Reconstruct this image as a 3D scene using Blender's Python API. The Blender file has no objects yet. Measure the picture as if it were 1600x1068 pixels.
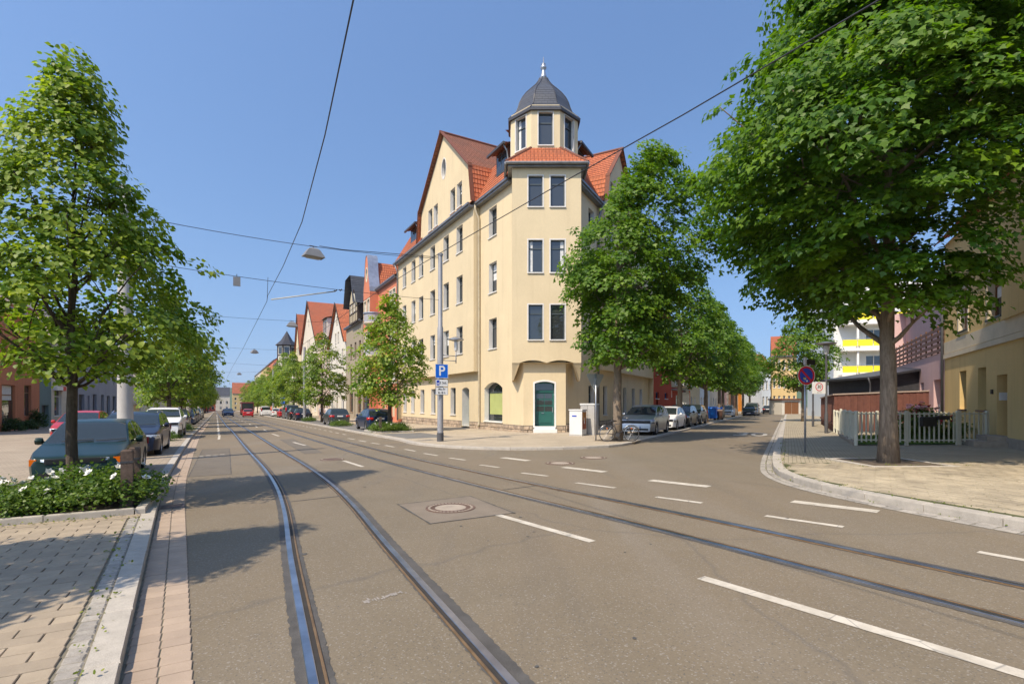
import bpy, bmesh, math, random
import numpy as np
from mathutils import Vector, Matrix
PI=math.pi
sc=bpy.context.scene
COL=sc.collection
RND=random.Random(7)

# ------------------------------------------------------------------ camera
CAMH=1.65
cam_d=bpy.data.cameras.new('camera'); cam=bpy.data.objects.new('camera',cam_d); COL.objects.link(cam)
cam.location=(0,0,CAMH); cam.rotation_euler=(PI/2,0,0)
cam_d.sensor_width=36; cam_d.lens=18.0; cam_d.shift_y=94/1600; cam_d.clip_start=.05; cam_d.clip_end=20000
sc.camera=cam

# ------------------------------------------------------------------ light
SUN_EL=math.radians(52); SUN_H=Vector((-.61,-.792))
world=bpy.data.worlds.new('World'); sc.world=world; world.use_nodes=True
wn=world.node_tree; wn.nodes.clear()
SKY_LIFT=.16      # a summer sky without the thick pale band at the horizon
sky=wn.nodes.new('ShaderNodeTexSky'); sky.sky_type='NISHITA'; sky.sun_disc=False
sky.sun_elevation=SUN_EL; sky.sun_rotation=math.atan2(SUN_H.x,SUN_H.y)
sky.altitude=200; sky.air_density=1.6; sky.dust_density=2.6; sky.ozone_density=10
bg=wn.nodes.new('ShaderNodeBackground'); bg.inputs['Strength'].default_value=.145
wo=wn.nodes.new('ShaderNodeOutputWorld')
tc=wn.nodes.new('ShaderNodeTexCoord'); va=wn.nodes.new('ShaderNodeVectorMath'); va.operation='ADD'; va.inputs[1].default_value=(0,0,SKY_LIFT)
wn.links.new(tc.outputs['Generated'],va.inputs[0]); wn.links.new(va.outputs[0],sky.inputs['Vector'])
wn.links.new(sky.outputs[0],bg.inputs[0]); wn.links.new(bg.outputs[0],wo.inputs[0])
sun_d=bpy.data.lights.new('sun','SUN'); sun=bpy.data.objects.new('sun',sun_d); COL.objects.link(sun)
sun_d.energy=4.3; sun_d.angle=math.radians(.53); sun_d.color=(1,.865,.69)
sdir=Vector((SUN_H.x*math.cos(SUN_EL),SUN_H.y*math.cos(SUN_EL),math.sin(SUN_EL)))
sun.rotation_euler=sdir.to_track_quat('Z','Y').to_euler(); sun.location=(-30,-40,60)
vs=sc.view_settings; vs.view_transform='Standard'; vs.look='None'; vs.gamma=1; vs.exposure=.48
vs.use_curve_mapping=False
sc.cycles.max_bounces=6; sc.cycles.transparent_max_bounces=6
sc.cycles.use_denoising=True

# ------------------------------------------------------------------ coordinates
# ground: a gently tilted plane; main street along D1, side street along D2
GA,GB=.00668,-.0075
def gz(x,y): return GA*x+GB*y
D1=Vector((-.490,.872)); N1=Vector((.872,.490))
D2=Vector((.475,.880)); N2=Vector((.880,-.475))
ST2=Vector((5.9,10.9))
def S1(s,t,h=0):                      # main street: s metres along it, t metres to its right
    p=D1*s+N1*t
    return Vector((p.x,p.y,gz(p.x,p.y)+h))
def on(x,y,h=0): return Vector((x,y,gz(x,y)+h))
def G(px,py,h=0):                     # survey sight line to the ground plane
    u=(px-800)/800; v=(py-628)/800
    Y=(CAMH-h)/(v+GA*u+GB)
    return Vector((u*Y,Y,gz(u*Y,Y)+h))
def lerp(a,b,f): return a+(b-a)*f
def interp(pts,s):
    if s<=pts[0][0]: 
        a,b=pts[0],pts[1]
    elif s>=pts[-1][0]: a,b=pts[-2],pts[-1]
    else:
        for a,b in zip(pts,pts[1:]):
            if a[0]<=s<=b[0]: break
    return a[1]+(b[1]-a[1])*(s-a[0])/(b[0]-a[0])
def catmull(pts,n=6):
    out=[]
    P=[pts[0]]+list(pts)+[pts[-1]]
    for i in range(1,len(P)-2):
        p0,p1,p2,p3=P[i-1],P[i],P[i+1],P[i+2]
        for k in range(n):
            t=k/n
            out.append(.5*((2*p1)+(p2-p0)*t+(2*p0-5*p1+4*p2-p3)*t*t+(3*p1-p0-3*p2+p3)*t**3))
    out.append(Vector(pts[-1])); return out
def resample(pts,step):
    out=[pts[0].copy()]; acc=0
    for a,b in zip(pts,pts[1:]):
        L=(b-a).length
        while acc+L>=step:
            f=(step-acc)/L; a=a+(b-a)*f; out.append(a.copy()); L=(b-a).length; acc=0
            if L<1e-6: break
        acc+=L
    return out
def offset(pts,d):                    # 2D polyline to its left by d
    out=[]
    for i,p in enumerate(pts):
        a=pts[max(0,i-1)]; b=pts[min(len(pts)-1,i+1)]
        t=(b-a); t=Vector((t.x,t.y)).normalized()
        out.append(Vector((p.x-t.y*d,p.y+t.x*d)))
    return out

# ------------------------------------------------------------------ objects
def link(o,parent=None):
    COL.objects.link(o)
    if parent is not None: o.parent=parent
    return o
def tag(o,label=None,cat=None,group=None,kind=None):
    if label: o['label']=label
    if cat: o['category']=cat
    if group: o['group']=group
    if kind: o['kind']=kind
    return o
def empty(name,loc=(0,0,0),rz=0,label=None,cat=None,group=None,parent=None):
    o=bpy.data.objects.new(name,None); link(o,parent); o.location=loc; o.rotation_euler=(0,0,rz)
    o.empty_display_size=.2
    return tag(o,label,cat,group)
def copy_tree(o,parent=None,matmap=None):
    c=o.copy(); link(c); c.parent=parent
    if matmap and c.type=='MESH':
        for i,s in enumerate(o.material_slots):
            if s.material and s.material.name in matmap:
                c.material_slots[i].link='OBJECT'; c.material_slots[i].material=matmap[s.material.name]
    for ch in o.children: copy_tree(ch,c,matmap)
    return c
class MB:
    def __init__(s): s.v=[]; s.f=[]; s.m=[]; s.mi=0
    def add(s,vs,fs):
        b=len(s.v); s.v+= [tuple(v) for v in vs]
        for f in fs: s.f.append(tuple(b+i for i in f)); s.m.append(s.mi)
        return s
    def quad(s,a,b,c,d): return s.add([a,b,c,d],[(0,1,2,3)])
    def poly(s,vs): return s.add(vs,[tuple(range(len(vs)))])
    def box(s,x0,y0,z0,x1,y1,z1):
        return s.add([(x0,y0,z0),(x1,y0,z0),(x1,y1,z0),(x0,y1,z0),(x0,y0,z1),(x1,y0,z1),(x1,y1,z1),(x0,y1,z1)],
          [(0,3,2,1),(4,5,6,7),(0,1,5,4),(1,2,6,5),(2,3,7,6),(3,0,4,7)])
    def cbox(s,x0,y0,z0,x1,y1,z1,c=.01):        # box with chamfered top edges
        s.add([(x0,y0,z0),(x1,y0,z0),(x1,y1,z0),(x0,y1,z0),(x0,y0,z1-c),(x1,y0,z1-c),(x1,y1,z1-c),(x0,y1,z1-c),
               (x0+c,y0+c,z1),(x1-c,y0+c,z1),(x1-c,y1-c,z1),(x0+c,y1-c,z1)],
          [(0,3,2,1),(8,9,10,11),(0,1,5,4),(1,2,6,5),(2,3,7,6),(3,0,4,7),(4,5,9,8),(5,6,10,9),(6,7,11,10),(7,4,8,11)])
        return s
    def obox(s,o,ax,ay,az):                       # oriented box: corner + three edge vectors
        o=Vector(o);ax=Vector(ax);ay=Vector(ay);az=Vector(az)
        v=[o,o+ax,o+ax+ay,o+ay]; v=v+[p+az for p in v]
        fs=[(0,3,2,1),(4,5,6,7),(0,1,5,4),(1,2,6,5),(2,3,7,6),(3,0,4,7)]
        if ax.cross(ay).dot(az)<0: fs=[f[::-1] for f in fs]
        return s.add(v,fs)
    def prism(s,poly,z0,z1):                     # ccw 2D polygon, z may be callables
        n=len(poly)
        f0=z0 if callable(z0) else (lambda x,y:z0); f1=z1 if callable(z1) else (lambda x,y:z1)
        v=[(p[0],p[1],f0(p[0],p[1])) for p in poly]+[(p[0],p[1],f1(p[0],p[1])) for p in poly]
        fs=[tuple(range(n-1,-1,-1)),tuple(range(n,2*n))]+[(i,(i+1)%n,n+(i+1)%n,n+i) for i in range(n)]
        return s.add(v,fs)
    def extr(s,poly,d):                          # 3D planar polygon extruded by vector d
        n=len(poly); d=Vector(d); v=[Vector(p) for p in poly]; v=v+[p+d for p in v]
        nn=(v[1]-v[0]).cross(v[2]-v[0])
        fs=[tuple(range(n-1,-1,-1)),tuple(range(n,2*n))]+[(i,(i+1)%n,n+(i+1)%n,n+i) for i in range(n)]
        if nn.dot(d)<0: fs=[f[::-1] for f in fs]
        return s.add(v,fs)
    def tube(s,pts,r,n=8,cap=True):
        pts=[Vector(p) for p in pts]; rs=r if isinstance(r,(list,tuple)) else [r]*len(pts)
        rings=[]; up=None
        for i,p in enumerate(pts):
            t=(pts[min(i+1,len(pts)-1)]-pts[max(i-1,0)]).normalized()
            if up is None:
                up=Vector((0,0,1)) if abs(t.z)<.9 else Vector((1,0,0))
            x=t.cross(up).normalized(); y=x.cross(t).normalized(); up=y
            rings.append([p+(x*math.cos(2*PI*k/n)+y*math.sin(2*PI*k/n))*rs[i] for k in range(n)])
        v=[q for rr in rings for q in rr]; fs=[]
        for i in range(len(pts)-1):
            for k in range(n):
                k2=(k+1)%n; fs.append((i*n+k2,i*n+k,(i+1)*n+k,(i+1)*n+k2))
        if cap: fs+= [tuple(range(n)),tuple(reversed([(len(pts)-1)*n+k for k in range(n)]))]
        return s.add(v,fs)
    def lathe(s,prof,n=16,c=(0,0,0),ax='z',a0=0,cap=True):     # prof [(r,z)]
        v=[];fs=[]
        for (r,z) in prof:
            for k in range(n):
                a=a0+2*PI*k/n; x,y=r*math.cos(a),r*math.sin(a)
                if ax=='z': p=(c[0]+x,c[1]+y,c[2]+z)
                elif ax=='y': p=(c[0]+x,c[1]+z,c[2]-y)
                else: p=(c[0]+z,c[1]+x,c[2]+y)
                v.append(p)
        for i in range(len(prof)-1):
            for k in range(n):
                k2=(k+1)%n; fs.append((i*n+k,i*n+k2,(i+1)*n+k2,(i+1)*n+k))
        if cap:
            fs.append(tuple(reversed(range(n)))); fs.append(tuple((len(prof)-1)*n+k for k in range(n)))
        return s.add(v,fs)
    def strip(s,left,right):                      # two polylines of 3D points, face up when right is right of travel
        n=min(len(left),len(right)); v=list(left[:n])+list(right[:n])
        return s.add(v,[(i,n+i,n+i+1,i+1) for i in range(n-1)])
    def mesh(s,name,smooth=False,merge=False):
        me=bpy.data.meshes.new(name); me.from_pydata([tuple(v) for v in s.v],[],s.f)
        if any(s.m): me.polygons.foreach_set('material_index',s.m)
        if smooth: me.polygons.foreach_set('use_smooth',[True]*len(me.polygons))
        me.update(); return me
    def facetint(s,o,per,seed=3):
        r=np.random.default_rng(seed); n=len(o.data.polygons); a=o.data.attributes.new('bt','FLOAT','FACE'); a.data.foreach_set('value',np.repeat(r.uniform(.02,1,n//per+1),per)[:n].astype(np.float32)); return o
    def build(s,name,mat,parent=None,smooth=False,loc=None,auto=None):
        me=s.mesh(name,smooth)
        for m in (mat if isinstance(mat,(list,tuple)) else [mat]): me.materials.append(m)
        if auto is not None:
            me.polygons.foreach_set('use_smooth',[True]*len(me.polygons)); me.set_sharp_from_angle(angle=auto)
        o=bpy.data.objects.new(name,me); link(o,parent)
        if loc is not None: o.location=loc
        return o

# ------------------------------------------------------------------ materials
def nmat(name):
    m=bpy.data.materials.new(name); m.use_nodes=True; nt=m.node_tree
    b=nt.nodes['Principled BSDF']; return m,nt,b
def N(nt,t,**k):
    n=nt.nodes.new(t)
    for a,v in k.items():
        if a in n.inputs: n.inputs[a].default_value=v
        else: setattr(n,a,v)
    return n
def coords(nt,obj=False):
    if obj: return N(nt,'ShaderNodeTexCoord').outputs['Object']
    return N(nt,'ShaderNodeNewGeometry').outputs['Position']
def ramp(nt,fac,stops):
    r=N(nt,'ShaderNodeValToRGB'); e=r.color_ramp.elements
    while len(e)<len(stops): e.new(.5)
    for el,(p,c) in zip(e,stops): el.position=p; el.color=(c[0],c[1],c[2],1) if len(c)==3 else c
    nt.links.new(fac,r.inputs[0]); return r.outputs[0]
def noise(nt,vec,scale,detail=4,rough=.55,dist=0):
    n=N(nt,'ShaderNodeTexNoise'); n.inputs['Scale'].default_value=scale; n.inputs['Detail'].default_value=detail
    n.inputs['Roughness'].default_value=rough; n.inputs['Distortion'].default_value=dist
    nt.links.new(vec,n.inputs['Vector']); return n.outputs['Fac']
def mix(nt,fac,a,b,mode='MIX'):
    m=N(nt,'ShaderNodeMix',data_type='RGBA',blend_type=mode)
    for i,x in ((0,fac),(6,a),(7,b)):
        if hasattr(x,'links'): nt.links.new(x,m.inputs[i])
        elif i==0: m.inputs[0].default_value=x
        else: m.inputs[i].default_value=(x[0],x[1],x[2],1)
    return m.outputs[2]
def bump(nt,b,h,strength=.3,dist=.01):
    n=N(nt,'ShaderNodeBump'); n.inputs['Strength'].default_value=strength; n.inputs['Distance'].default_value=dist
    nt.links.new(h,n.inputs['Height']); nt.links.new(n.outputs[0],b.inputs['Normal'])
def mapping(nt,vec,scale=(1,1,1),rot=(0,0,0)):
    m=N(nt,'ShaderNodeMapping'); m.inputs['Scale'].default_value=scale; m.inputs['Rotation'].default_value=rot
    nt.links.new(vec,m.inputs[0]); return m.outputs[0]
MC={}
def mat(name,col,rough=.7,var=.0,scale=3,metal=0,spec=.5,bumpk=0,bscale=60,perobj=0,obj=False,fine=0,facevar=0):
    """plain procedural surface: colour with soft large and fine mottling, fine relief, per-piece variation"""
    if name in MC: return MC[name]
    m,nt,b=nmat(name); L=nt.links
    b.inputs['Roughness'].default_value=rough; b.inputs['Metallic'].default_value=metal; b.inputs['Specular IOR Level'].default_value=spec
    c=None
    v=coords(nt,obj)
    k=lambda f:tuple(max(0,x*f) for x in col)
    if var:
        n=noise(nt,v,scale,5,.6); c=ramp(nt,n,[(.3,k(1-var)),(.7,k(1+var))])
    if fine:
        n=noise(nt,v,180,2,.7); f=ramp(nt,n,[(.3,(1-fine,)*3),(.7,(1+fine,)*3)])
        c=mix(nt,1.0,c if c else col,f,'MULTIPLY')
    if facevar:
        at=N(nt,'ShaderNodeAttribute',attribute_name='bt'); f=ramp(nt,at.outputs['Fac'],[(0,(1,1,1)),(.01,(1-facevar,1-facevar,1-facevar*.9)),(1,(1+facevar,1+facevar*.97,1+facevar*.9))])
        c=mix(nt,1.0,c if c else col,f,'MULTIPLY')
    if perobj:
        oi=N(nt,'ShaderNodeObjectInfo'); f=ramp(nt,oi.outputs['Random'],[(0,(1-perobj,1-perobj,1-perobj*.9)),(1,(1+perobj,1+perobj*.95,1+perobj*.9))])
        c=mix(nt,1.0,c if c else col,f,'MULTIPLY')
    if c: L.new(c,b.inputs['Base Color'])
    else: b.inputs['Base Color'].default_value=(col[0],col[1],col[2],1)
    if bumpk: bump(nt,b,noise(nt,v,bscale,4,.6),bumpk,.01)
    MC[name]=m; return m
def glass_dark(name,col=(.025,.032,.04),rough=.03):
    if name in MC: return MC[name]
    m,nt,b=nmat(name); b.inputs['Base Color'].default_value=(*col,1); b.inputs['Roughness'].default_value=rough
    b.inputs['Specular IOR Level'].default_value=.9; b.inputs['IOR'].default_value=1.55
    v=coords(nt); bump(nt,b,noise(nt,v,1.3,1,.4),.05,.05)
    MC[name]=m; return m
def plaster(name,col,stain=.10,dirt=(.45,.4,.33)):
    """rendered facade: soft mottling, vertical rain streaks, fine grain"""
    if name in MC: return MC[name]
    m,nt,b=nmat(name); v=coords(nt); L=nt.links
    n1=noise(nt,v,.45,5,.6); n2=noise(nt,mapping(nt,v,(1.8,1.8,.12)),1.6,4,.6); n3=noise(nt,v,14,4,.65)
    k=lambda f:tuple(x*f for x in col)
    c=ramp(nt,n1,[(.3,k(.93)),(.7,k(1.04))])
    c=mix(nt,ramp(nt,n2,[(.52,(0,)*3),(.8,(stain*2,)*3)]),c,dirt,'MULTIPLY')
    c=mix(nt,1.0,c,ramp(nt,n3,[(.3,(.96,)*3),(.7,(1.03,)*3)]),'MULTIPLY')
    L.new(c,b.inputs['Base Color']); b.inputs['Roughness'].default_value=.9; b.inputs['Specular IOR Level'].default_value=.2
    bump(nt,b,noise(nt,v,90,3,.7),.25,.004)
    MC[name]=m; return m
# ================================================================== ground, road, pavements
ANG_ST=math.atan2(D1.y,D1.x)-PI/2
def asphalt_mat():
    m,nt,b=nmat('asphalt'); L=nt.links; v=coords(nt)
    big=noise(nt,v,.12,4,.6); mid=noise(nt,v,.9,5,.65); fine=noise(nt,v,55,3,.8); gr=noise(nt,v,160,2,.8)
    lanes=noise(nt,mapping(nt,v,(.5,.5,1),(0,0,0)),.35,3,.5,.6)
    c=ramp(nt,mid,[(.28,(.165,.134,.090)),(.72,(.195,.160,.110))])
    c=mix(nt,ramp(nt,big,[(.42,(0,)*3),(.68,(.75,)*3)]),c,(.205,.155,.098))
    c=mix(nt,ramp(nt,lanes,[(.55,(0,)*3),(.75,(.5,)*3)]),c,(.150,.130,.104))
    st=noise(nt,mapping(nt,v,(.9,.07,1),(0,0,-ANG_ST)),1.0,4,.55,.4)          # wheel-worn streaks along the street
    c=mix(nt,ramp(nt,st,[(.35,(.0,)*3),(.5,(.0,)*3),(.72,(.55,)*3)]),c,(.215,.180,.135)); c=mix(nt,ramp(nt,st,[(.25,(.5,)*3),(.42,(.0,)*3)]),c,(.118,.103,.084))
    ol=noise(nt,v,2.3,3,.5); c=mix(nt,ramp(nt,ol,[(.70,(0,)*3),(.76,(.35,)*3)]),c,(.08,.075,.068))
    c=mix(nt,ramp(nt,fine,[(.34,(0,)*3),(.78,(1,)*3)]),mix(nt,1,c,(.86,.86,.86),'MULTIPLY'),mix(nt,1,c,(1.14,1.14,1.13),'MULTIPLY'))
    # single pale and dark aggregate stones
    vo=N(nt,'ShaderNodeTexVoronoi'); vo.inputs['Scale'].default_value=95; L.new(v,vo.inputs['Vector'])
    sp=N(nt,'ShaderNodeSeparateColor'); L.new(vo.outputs['Color'],sp.inputs[0])
    c=mix(nt,ramp(nt,sp.outputs[0],[(.90,(0,)*3),(.97,(.6,)*3)]),c,(.30,.275,.235))
    c=mix(nt,ramp(nt,sp.outputs[1],[(.93,(0,)*3),(.97,(.5,)*3)]),c,(.07,.07,.07))
    # hair cracks
    vc=N(nt,'ShaderNodeTexVoronoi',feature='DISTANCE_TO_EDGE'); vc.inputs['Scale'].default_value=.16
    wv=N(nt,'ShaderNodeMix',data_type='VECTOR'); nz=N(nt,'ShaderNodeTexNoise'); nz.inputs['Scale'].default_value=1.1; nz.inputs['Detail'].default_value=5
    L.new(v,nz.inputs['Vector']); wv.inputs[0].default_value=.35; L.new(v,wv.inputs[4]); L.new(nz.outputs['Color'],wv.inputs[5]); L.new(wv.outputs[1],vc.inputs['Vector'])
    c=mix(nt,ramp(nt,vc.outputs['Distance'],[(.0,(.35,)*3),(.003,(0,)*3)]),c,(.09,.085,.08))
    L.new(c,b.inputs['Base Color']); b.inputs['Roughness'].default_value=.82; b.inputs['Specular IOR Level'].default_value=.35
    ad=N(nt,'ShaderNodeMath',operation='ADD'); L.new(fine,ad.inputs[0]); L.new(gr,ad.inputs[1])
    bump(nt,b,ad.outputs[0],.45,.006)
    return m
def brick_mat(name,c1,c2,mortar,ang,w,h,sq=.5,ms=.012,rough=.9):
    m,nt,b=nmat(name); v=coords(nt); L=nt.links
    mp=mapping(nt,v,(1,1,0),(0,0,-ang)); br=N(nt,'ShaderNodeTexBrick'); L.new(mp,br.inputs['Vector'])
    br.inputs['Scale'].default_value=1; br.inputs['Brick Width'].default_value=w; br.inputs['Row Height'].default_value=h
    br.inputs['Mortar Size'].default_value=ms; br.inputs['Color1'].default_value=(*c1,1); br.inputs['Color2'].default_value=(*c2,1); br.inputs['Mortar'].default_value=(*mortar,1)
    br.offset=sq
    n=noise(nt,v,.7,5,.65); n2=noise(nt,v,60,3,.7)
    c=mix(nt,1,br.outputs[0],ramp(nt,n,[(.3,(.84,)*3),(.7,(1.1,)*3)]),'MULTIPLY')
    c=mix(nt,1,c,ramp(nt,n2,[(.3,(.93,)*3),(.7,(1.06,)*3)]),'MULTIPLY')
    L.new(c,b.inputs['Base Color']); b.inputs['Roughness'].default_value=rough; b.inputs['Specular IOR Level'].default_value=.25
    iv=N(nt,'ShaderNodeMath',operation='SUBTRACT'); iv.inputs[0].default_value=1; L.new(br.outputs['Fac'],iv.inputs[1])
    bump(nt,b,iv.outputs[0],.6,.006)
    return m
ANG1=math.atan2(D1.y,D1.x); ANGN1=math.atan2(N1.y,N1.x); ANG2=math.atan2(D2.y,D2.x)
M_ASPH=asphalt_mat()
M_PAVER=mat('paver_beige',(.335,.275,.20),.88,.10,5,spec=.25,bumpk=.25,bscale=120,perobj=.10,fine=.10,facevar=.12)
M_PAVERR=mat('paver_beige_mossy',(.36,.305,.215),.9,.20,1.6,spec=.2,bumpk=.25,bscale=120,perobj=.12,fine=.10,facevar=.16)
M_GUTTER=mat('gutter_slab_rose',(.365,.285,.215),.88,.08,4,spec=.25,bumpk=.25,bscale=120,perobj=.07,fine=.08)
M_GRANITE=mat('kerb_granite',(.40,.365,.31),.8,.12,7,spec=.3,bumpk=.2,bscale=90,perobj=.06,fine=.22)
M_COBBLE=mat('cobble_granite',(.31,.285,.245),.8,.18,12,spec=.3,bumpk=.5,bscale=60,perobj=.18,fine=.2)
M_SAND=mat('joint_sand',(.20,.18,.135),.95,.3,9,spec=.1,bumpk=.3,bscale=80)
M_TEXPAV=brick_mat('pavement_bricks_far',(.36,.295,.215),(.325,.265,.195),(.22,.185,.135),ANGN1,.32,.16)
M_TEXPAV2=brick_mat('pavement_bricks_corner',(.44,.37,.27),(.41,.34,.25),(.29,.245,.18),ANGN1,.2,.1,ms=.008)
M_TEXPAV3=brick_mat('pavement_bricks_side',(.38,.325,.235),(.34,.29,.21),(.22,.195,.13),ANG2,.2,.1,ms=.009)
M_PAINT=None
def paint_mat():
    m,nt,b=nmat('road_paint'); v=coords(nt); L=nt.links
    n=noise(nt,v,3.5,6,.7); n2=noise(nt,v,70,3,.75)
    c=ramp(nt,n,[(.28,(.36,.32,.25)),(.6,(.56,.51,.42))])
    c=mix(nt,ramp(nt,n2,[(.60,(0,)*3),(.76,(.8,)*3)]),c,(.24,.225,.2))
    vc=N(nt,'ShaderNodeTexVoronoi',feature='DISTANCE_TO_EDGE'); vc.inputs['Scale'].default_value=2.2; L.new(v,vc.inputs['Vector'])
    c=mix(nt,ramp(nt,vc.outputs['Distance'],[(.0,(.8,)*3),(.015,(0,)*3)]),c,(.2,.19,.17))
    L.new(c,b.inputs['Base Color']); b.inputs['Roughness'].default_value=.8; bump(nt,b,n2,.3,.004); return m
M_PAINT=paint_mat()

def sheet(mb,xs,ys,h):
    nx,ny=len(xs),len(ys)
    mb.add([(x,y,gz(x,y)+h) for y in ys for x in xs],[(j*nx+i,j*nx+i+1,(j+1)*nx+i+1,(j+1)*nx+i) for j in range(ny-1) for i in range(nx-1)])
    return mb
M_LAND=mat('land',(.07,.09,.035),.95,.35,.02)
g=sheet(MB(),[-6000,-1500,-400,0,400,1500,6000],[-400,-50,200,700,2000,6000],-.06).build('ground',M_LAND); tag(g,kind='structure')
road=sheet(MB(),[-260+i*20 for i in range(22)],[-24+i*20 for i in range(20)],0).build('road',M_ASPH); tag(road,kind='structure')

# kerb lines -----------------------------------------------------------
KLt=[(-14,.9),(-6,.1),(0,-.3),(3.8,-.55),(7.3,-.77),(11,-1.0),(14.4,-1.15),(22.5,-1.35),(35,-1.6),(90,-2.0),(320,-4.5)]
def V2(x,y): return Vector((x,y))
def s1xy(s,t): p=D1*s+N1*t; return V2(p.x,p.y)
def klt(s): return interp(KLt,s)
KL=[s1xy(s,klt(s)) for s in [-14,-10,-6,-3,0]+[x*1.0 for x in range(1,40)]+list(range(40,321,20))]
KC_raw=[s1xy(s,7.4-(s-22)*.006) for s in (320,200,120,80,50,35,28,24.5)]+[V2(-4.3,22.3),V2(-2.5,20.25),V2(-.6,19.25),V2(1.6,19.15),V2(3.7,19.9),V2(5.0,21.5)]
KC_raw+=[V2(6.4,24.0)+D2*k for k in (0,3,8,15,30,50,80,120,200)]
KC=catmull(KC_raw,6)
KR_raw=[V2(11.5,-3),V2(9.6,.6),V2(7.9,3.8),V2(6.75,6.2),V2(6.2,7.9),V2(5.9,9.5),V2(5.9,10.7),V2(6.2,12.0),V2(6.94,13.65)]+[V2(8.34,16.35)+D2*k for k in (0,3,8,15,30,50,80,120,200)]
KR=catmull(KR_raw,6)
def p3(p,h): return Vector((p.x,p.y,gz(p.x,p.y)+h))
HL,HC,HR=.10,.10,.13

def pavement(name,inner,outer,h,m):
    mb=MB(); n=len(inner)
    a=[p3(p,h) for p in outer]; b=[p3(p,h) for p in inner]
    mb.strip(a,b); return mb.build(name,m)
# kerbstones: one object each where they can be told apart, a joined run beyond
def kerb_run(line,parent,side,w,h,L,near,material,pieces_max=140,down=.03):
    """line = road-side edge; side +1: pavement on the left of travel"""
    pts=resample([p.copy() for p in line],L)
    rest=MB(); cnt=0
    for a,b in zip(pts,pts[1:]):
        d=(b-a).normalized(); nrm=V2(-d.y,d.x)*side
        a2,b2=a+d*.006,b-d*.006
        ring=[a2,b2,b2+nrm*w,a2+nrm*w]
        if side<0: ring=[a2,a2+nrm*w,b2+nrm*w,b2]
        mid=(a+b)/2; tgt=MB()
        vb=[p3(p,-down) for p in ring]; c=.018
        vm=[p3(p,h-c) for p in ring]
        cen=sum(ring,V2(0,0))/4
        vt=[]
        for p in ring:
            q=p+(cen-p).normalized()*c*1.4; vt.append(p3(q,h+RND.uniform(-.002,.002)))
        fs=[(8,9,10,11)]+[(i,(i+1)%4,4+(i+1)%4,4+i) for i in range(4)]+[(4+i,4+(i+1)%4,8+(i+1)%4,8+i) for i in range(4)]
        v=vb+vm+vt
        if mid.length<near and cnt<pieces_max:
            tgt.add(v,fs); tgt.build('kerbstone',material,parent); cnt+=1
        else: rest.add(v,fs)
    if rest.f: tag(rest.build('kerbstone_run',material,parent),kind='stuff')
# ---------------- left pavement
LI=[s1xy(s,klt(s)-.18) for s in [-14,-10,-6,-3,0]+[x*1.0 for x in range(1,40)]+list(range(40,321,20))]
LO=[s1xy(s,-40) for s in [-14,-10,-6,-3,0]+[x*1.0 for x in range(1,40)]+list(range(40,321,20))]
SPL=14                                       # index of s=10 in the list (near bed / far bed)
idx=[i for i,s in enumerate([-14,-10,-6,-3,0]+[x*1.0 for x in range(1,40)]) if s==9.0][0]
lp=pavement('pavement_left',LI[idx:],LO[idx:],HL,M_TEXPAV); tag(lp,kind='structure')
bed=pavement('joint_sand',LI[:idx+1],LO[:idx+1],HL-.014,M_SAND); bed.parent=lp
kerb_run([p for p in KL],lp,+1,.18,HL,1.0,34,M_GRANITE)
brick_me=MB().cbox(-.155,-.075,-.05,.155,.075,0,.004).mesh('brick'); brick_me.materials.append(M_PAVER)
cells=[]; halves=[]
r=0; s=-1.0
while s<8.95:
    t=klt(s)-.18-.14-.16
    if r%2:
        t-=.16; p=D1*s+N1*(t+.24)
        if p.y>1.5 and -1.12<p.x/p.y<.0: halves.append((s,t+.24))
    while t>-7.5:
        p=D1*s+N1*t
        if p.y>1.5 and -1.12<p.x/p.y<.0: cells.append((p.length,s,t))
        t-=.32
    s+=.16; r+=1
cells.sort(); restb=MB()
for i,(d_,s,t) in enumerate(cells):
    p=s1xy(s,t)
    if i<296:
        o=bpy.data.objects.new('brick',brick_me); link(o,lp); o.location=p3(p,HL+RND.uniform(-.0025,.0025)); o.rotation_euler=(RND.gauss(0,.004),RND.gauss(0,.004),ANGN1+RND.gauss(0,.004))
    else:
        a=N1*.155; b=D1*.075; z=HL+RND.uniform(-.0025,.0025)
        q=[p-a-b,p+a-b,p+a+b,p-a+b]
        restb.add([p3(x,z-.03) for x in q]+[p3(x,z) for x in q],[(4,5,6,7),(0,1,5,4),(1,2,6,5),(2,3,7,6),(3,0,4,7)])
if restb.f: tag(restb.facetint(restb.build('brick_field',M_PAVER,lp),5),kind='stuff')
half_me=MB().cbox(-.075,-.075,-.05,.075,.075,0,.004).mesh('brick'); half_me.materials.append(M_PAVER)
for s,t in halves:
    o=bpy.data.objects.new('half_brick',half_me); link(o,lp); o.location=p3(s1xy(s,t),HL+RND.uniform(-.0025,.0025)); o.rotation_euler=(0,0,ANGN1)
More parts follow.
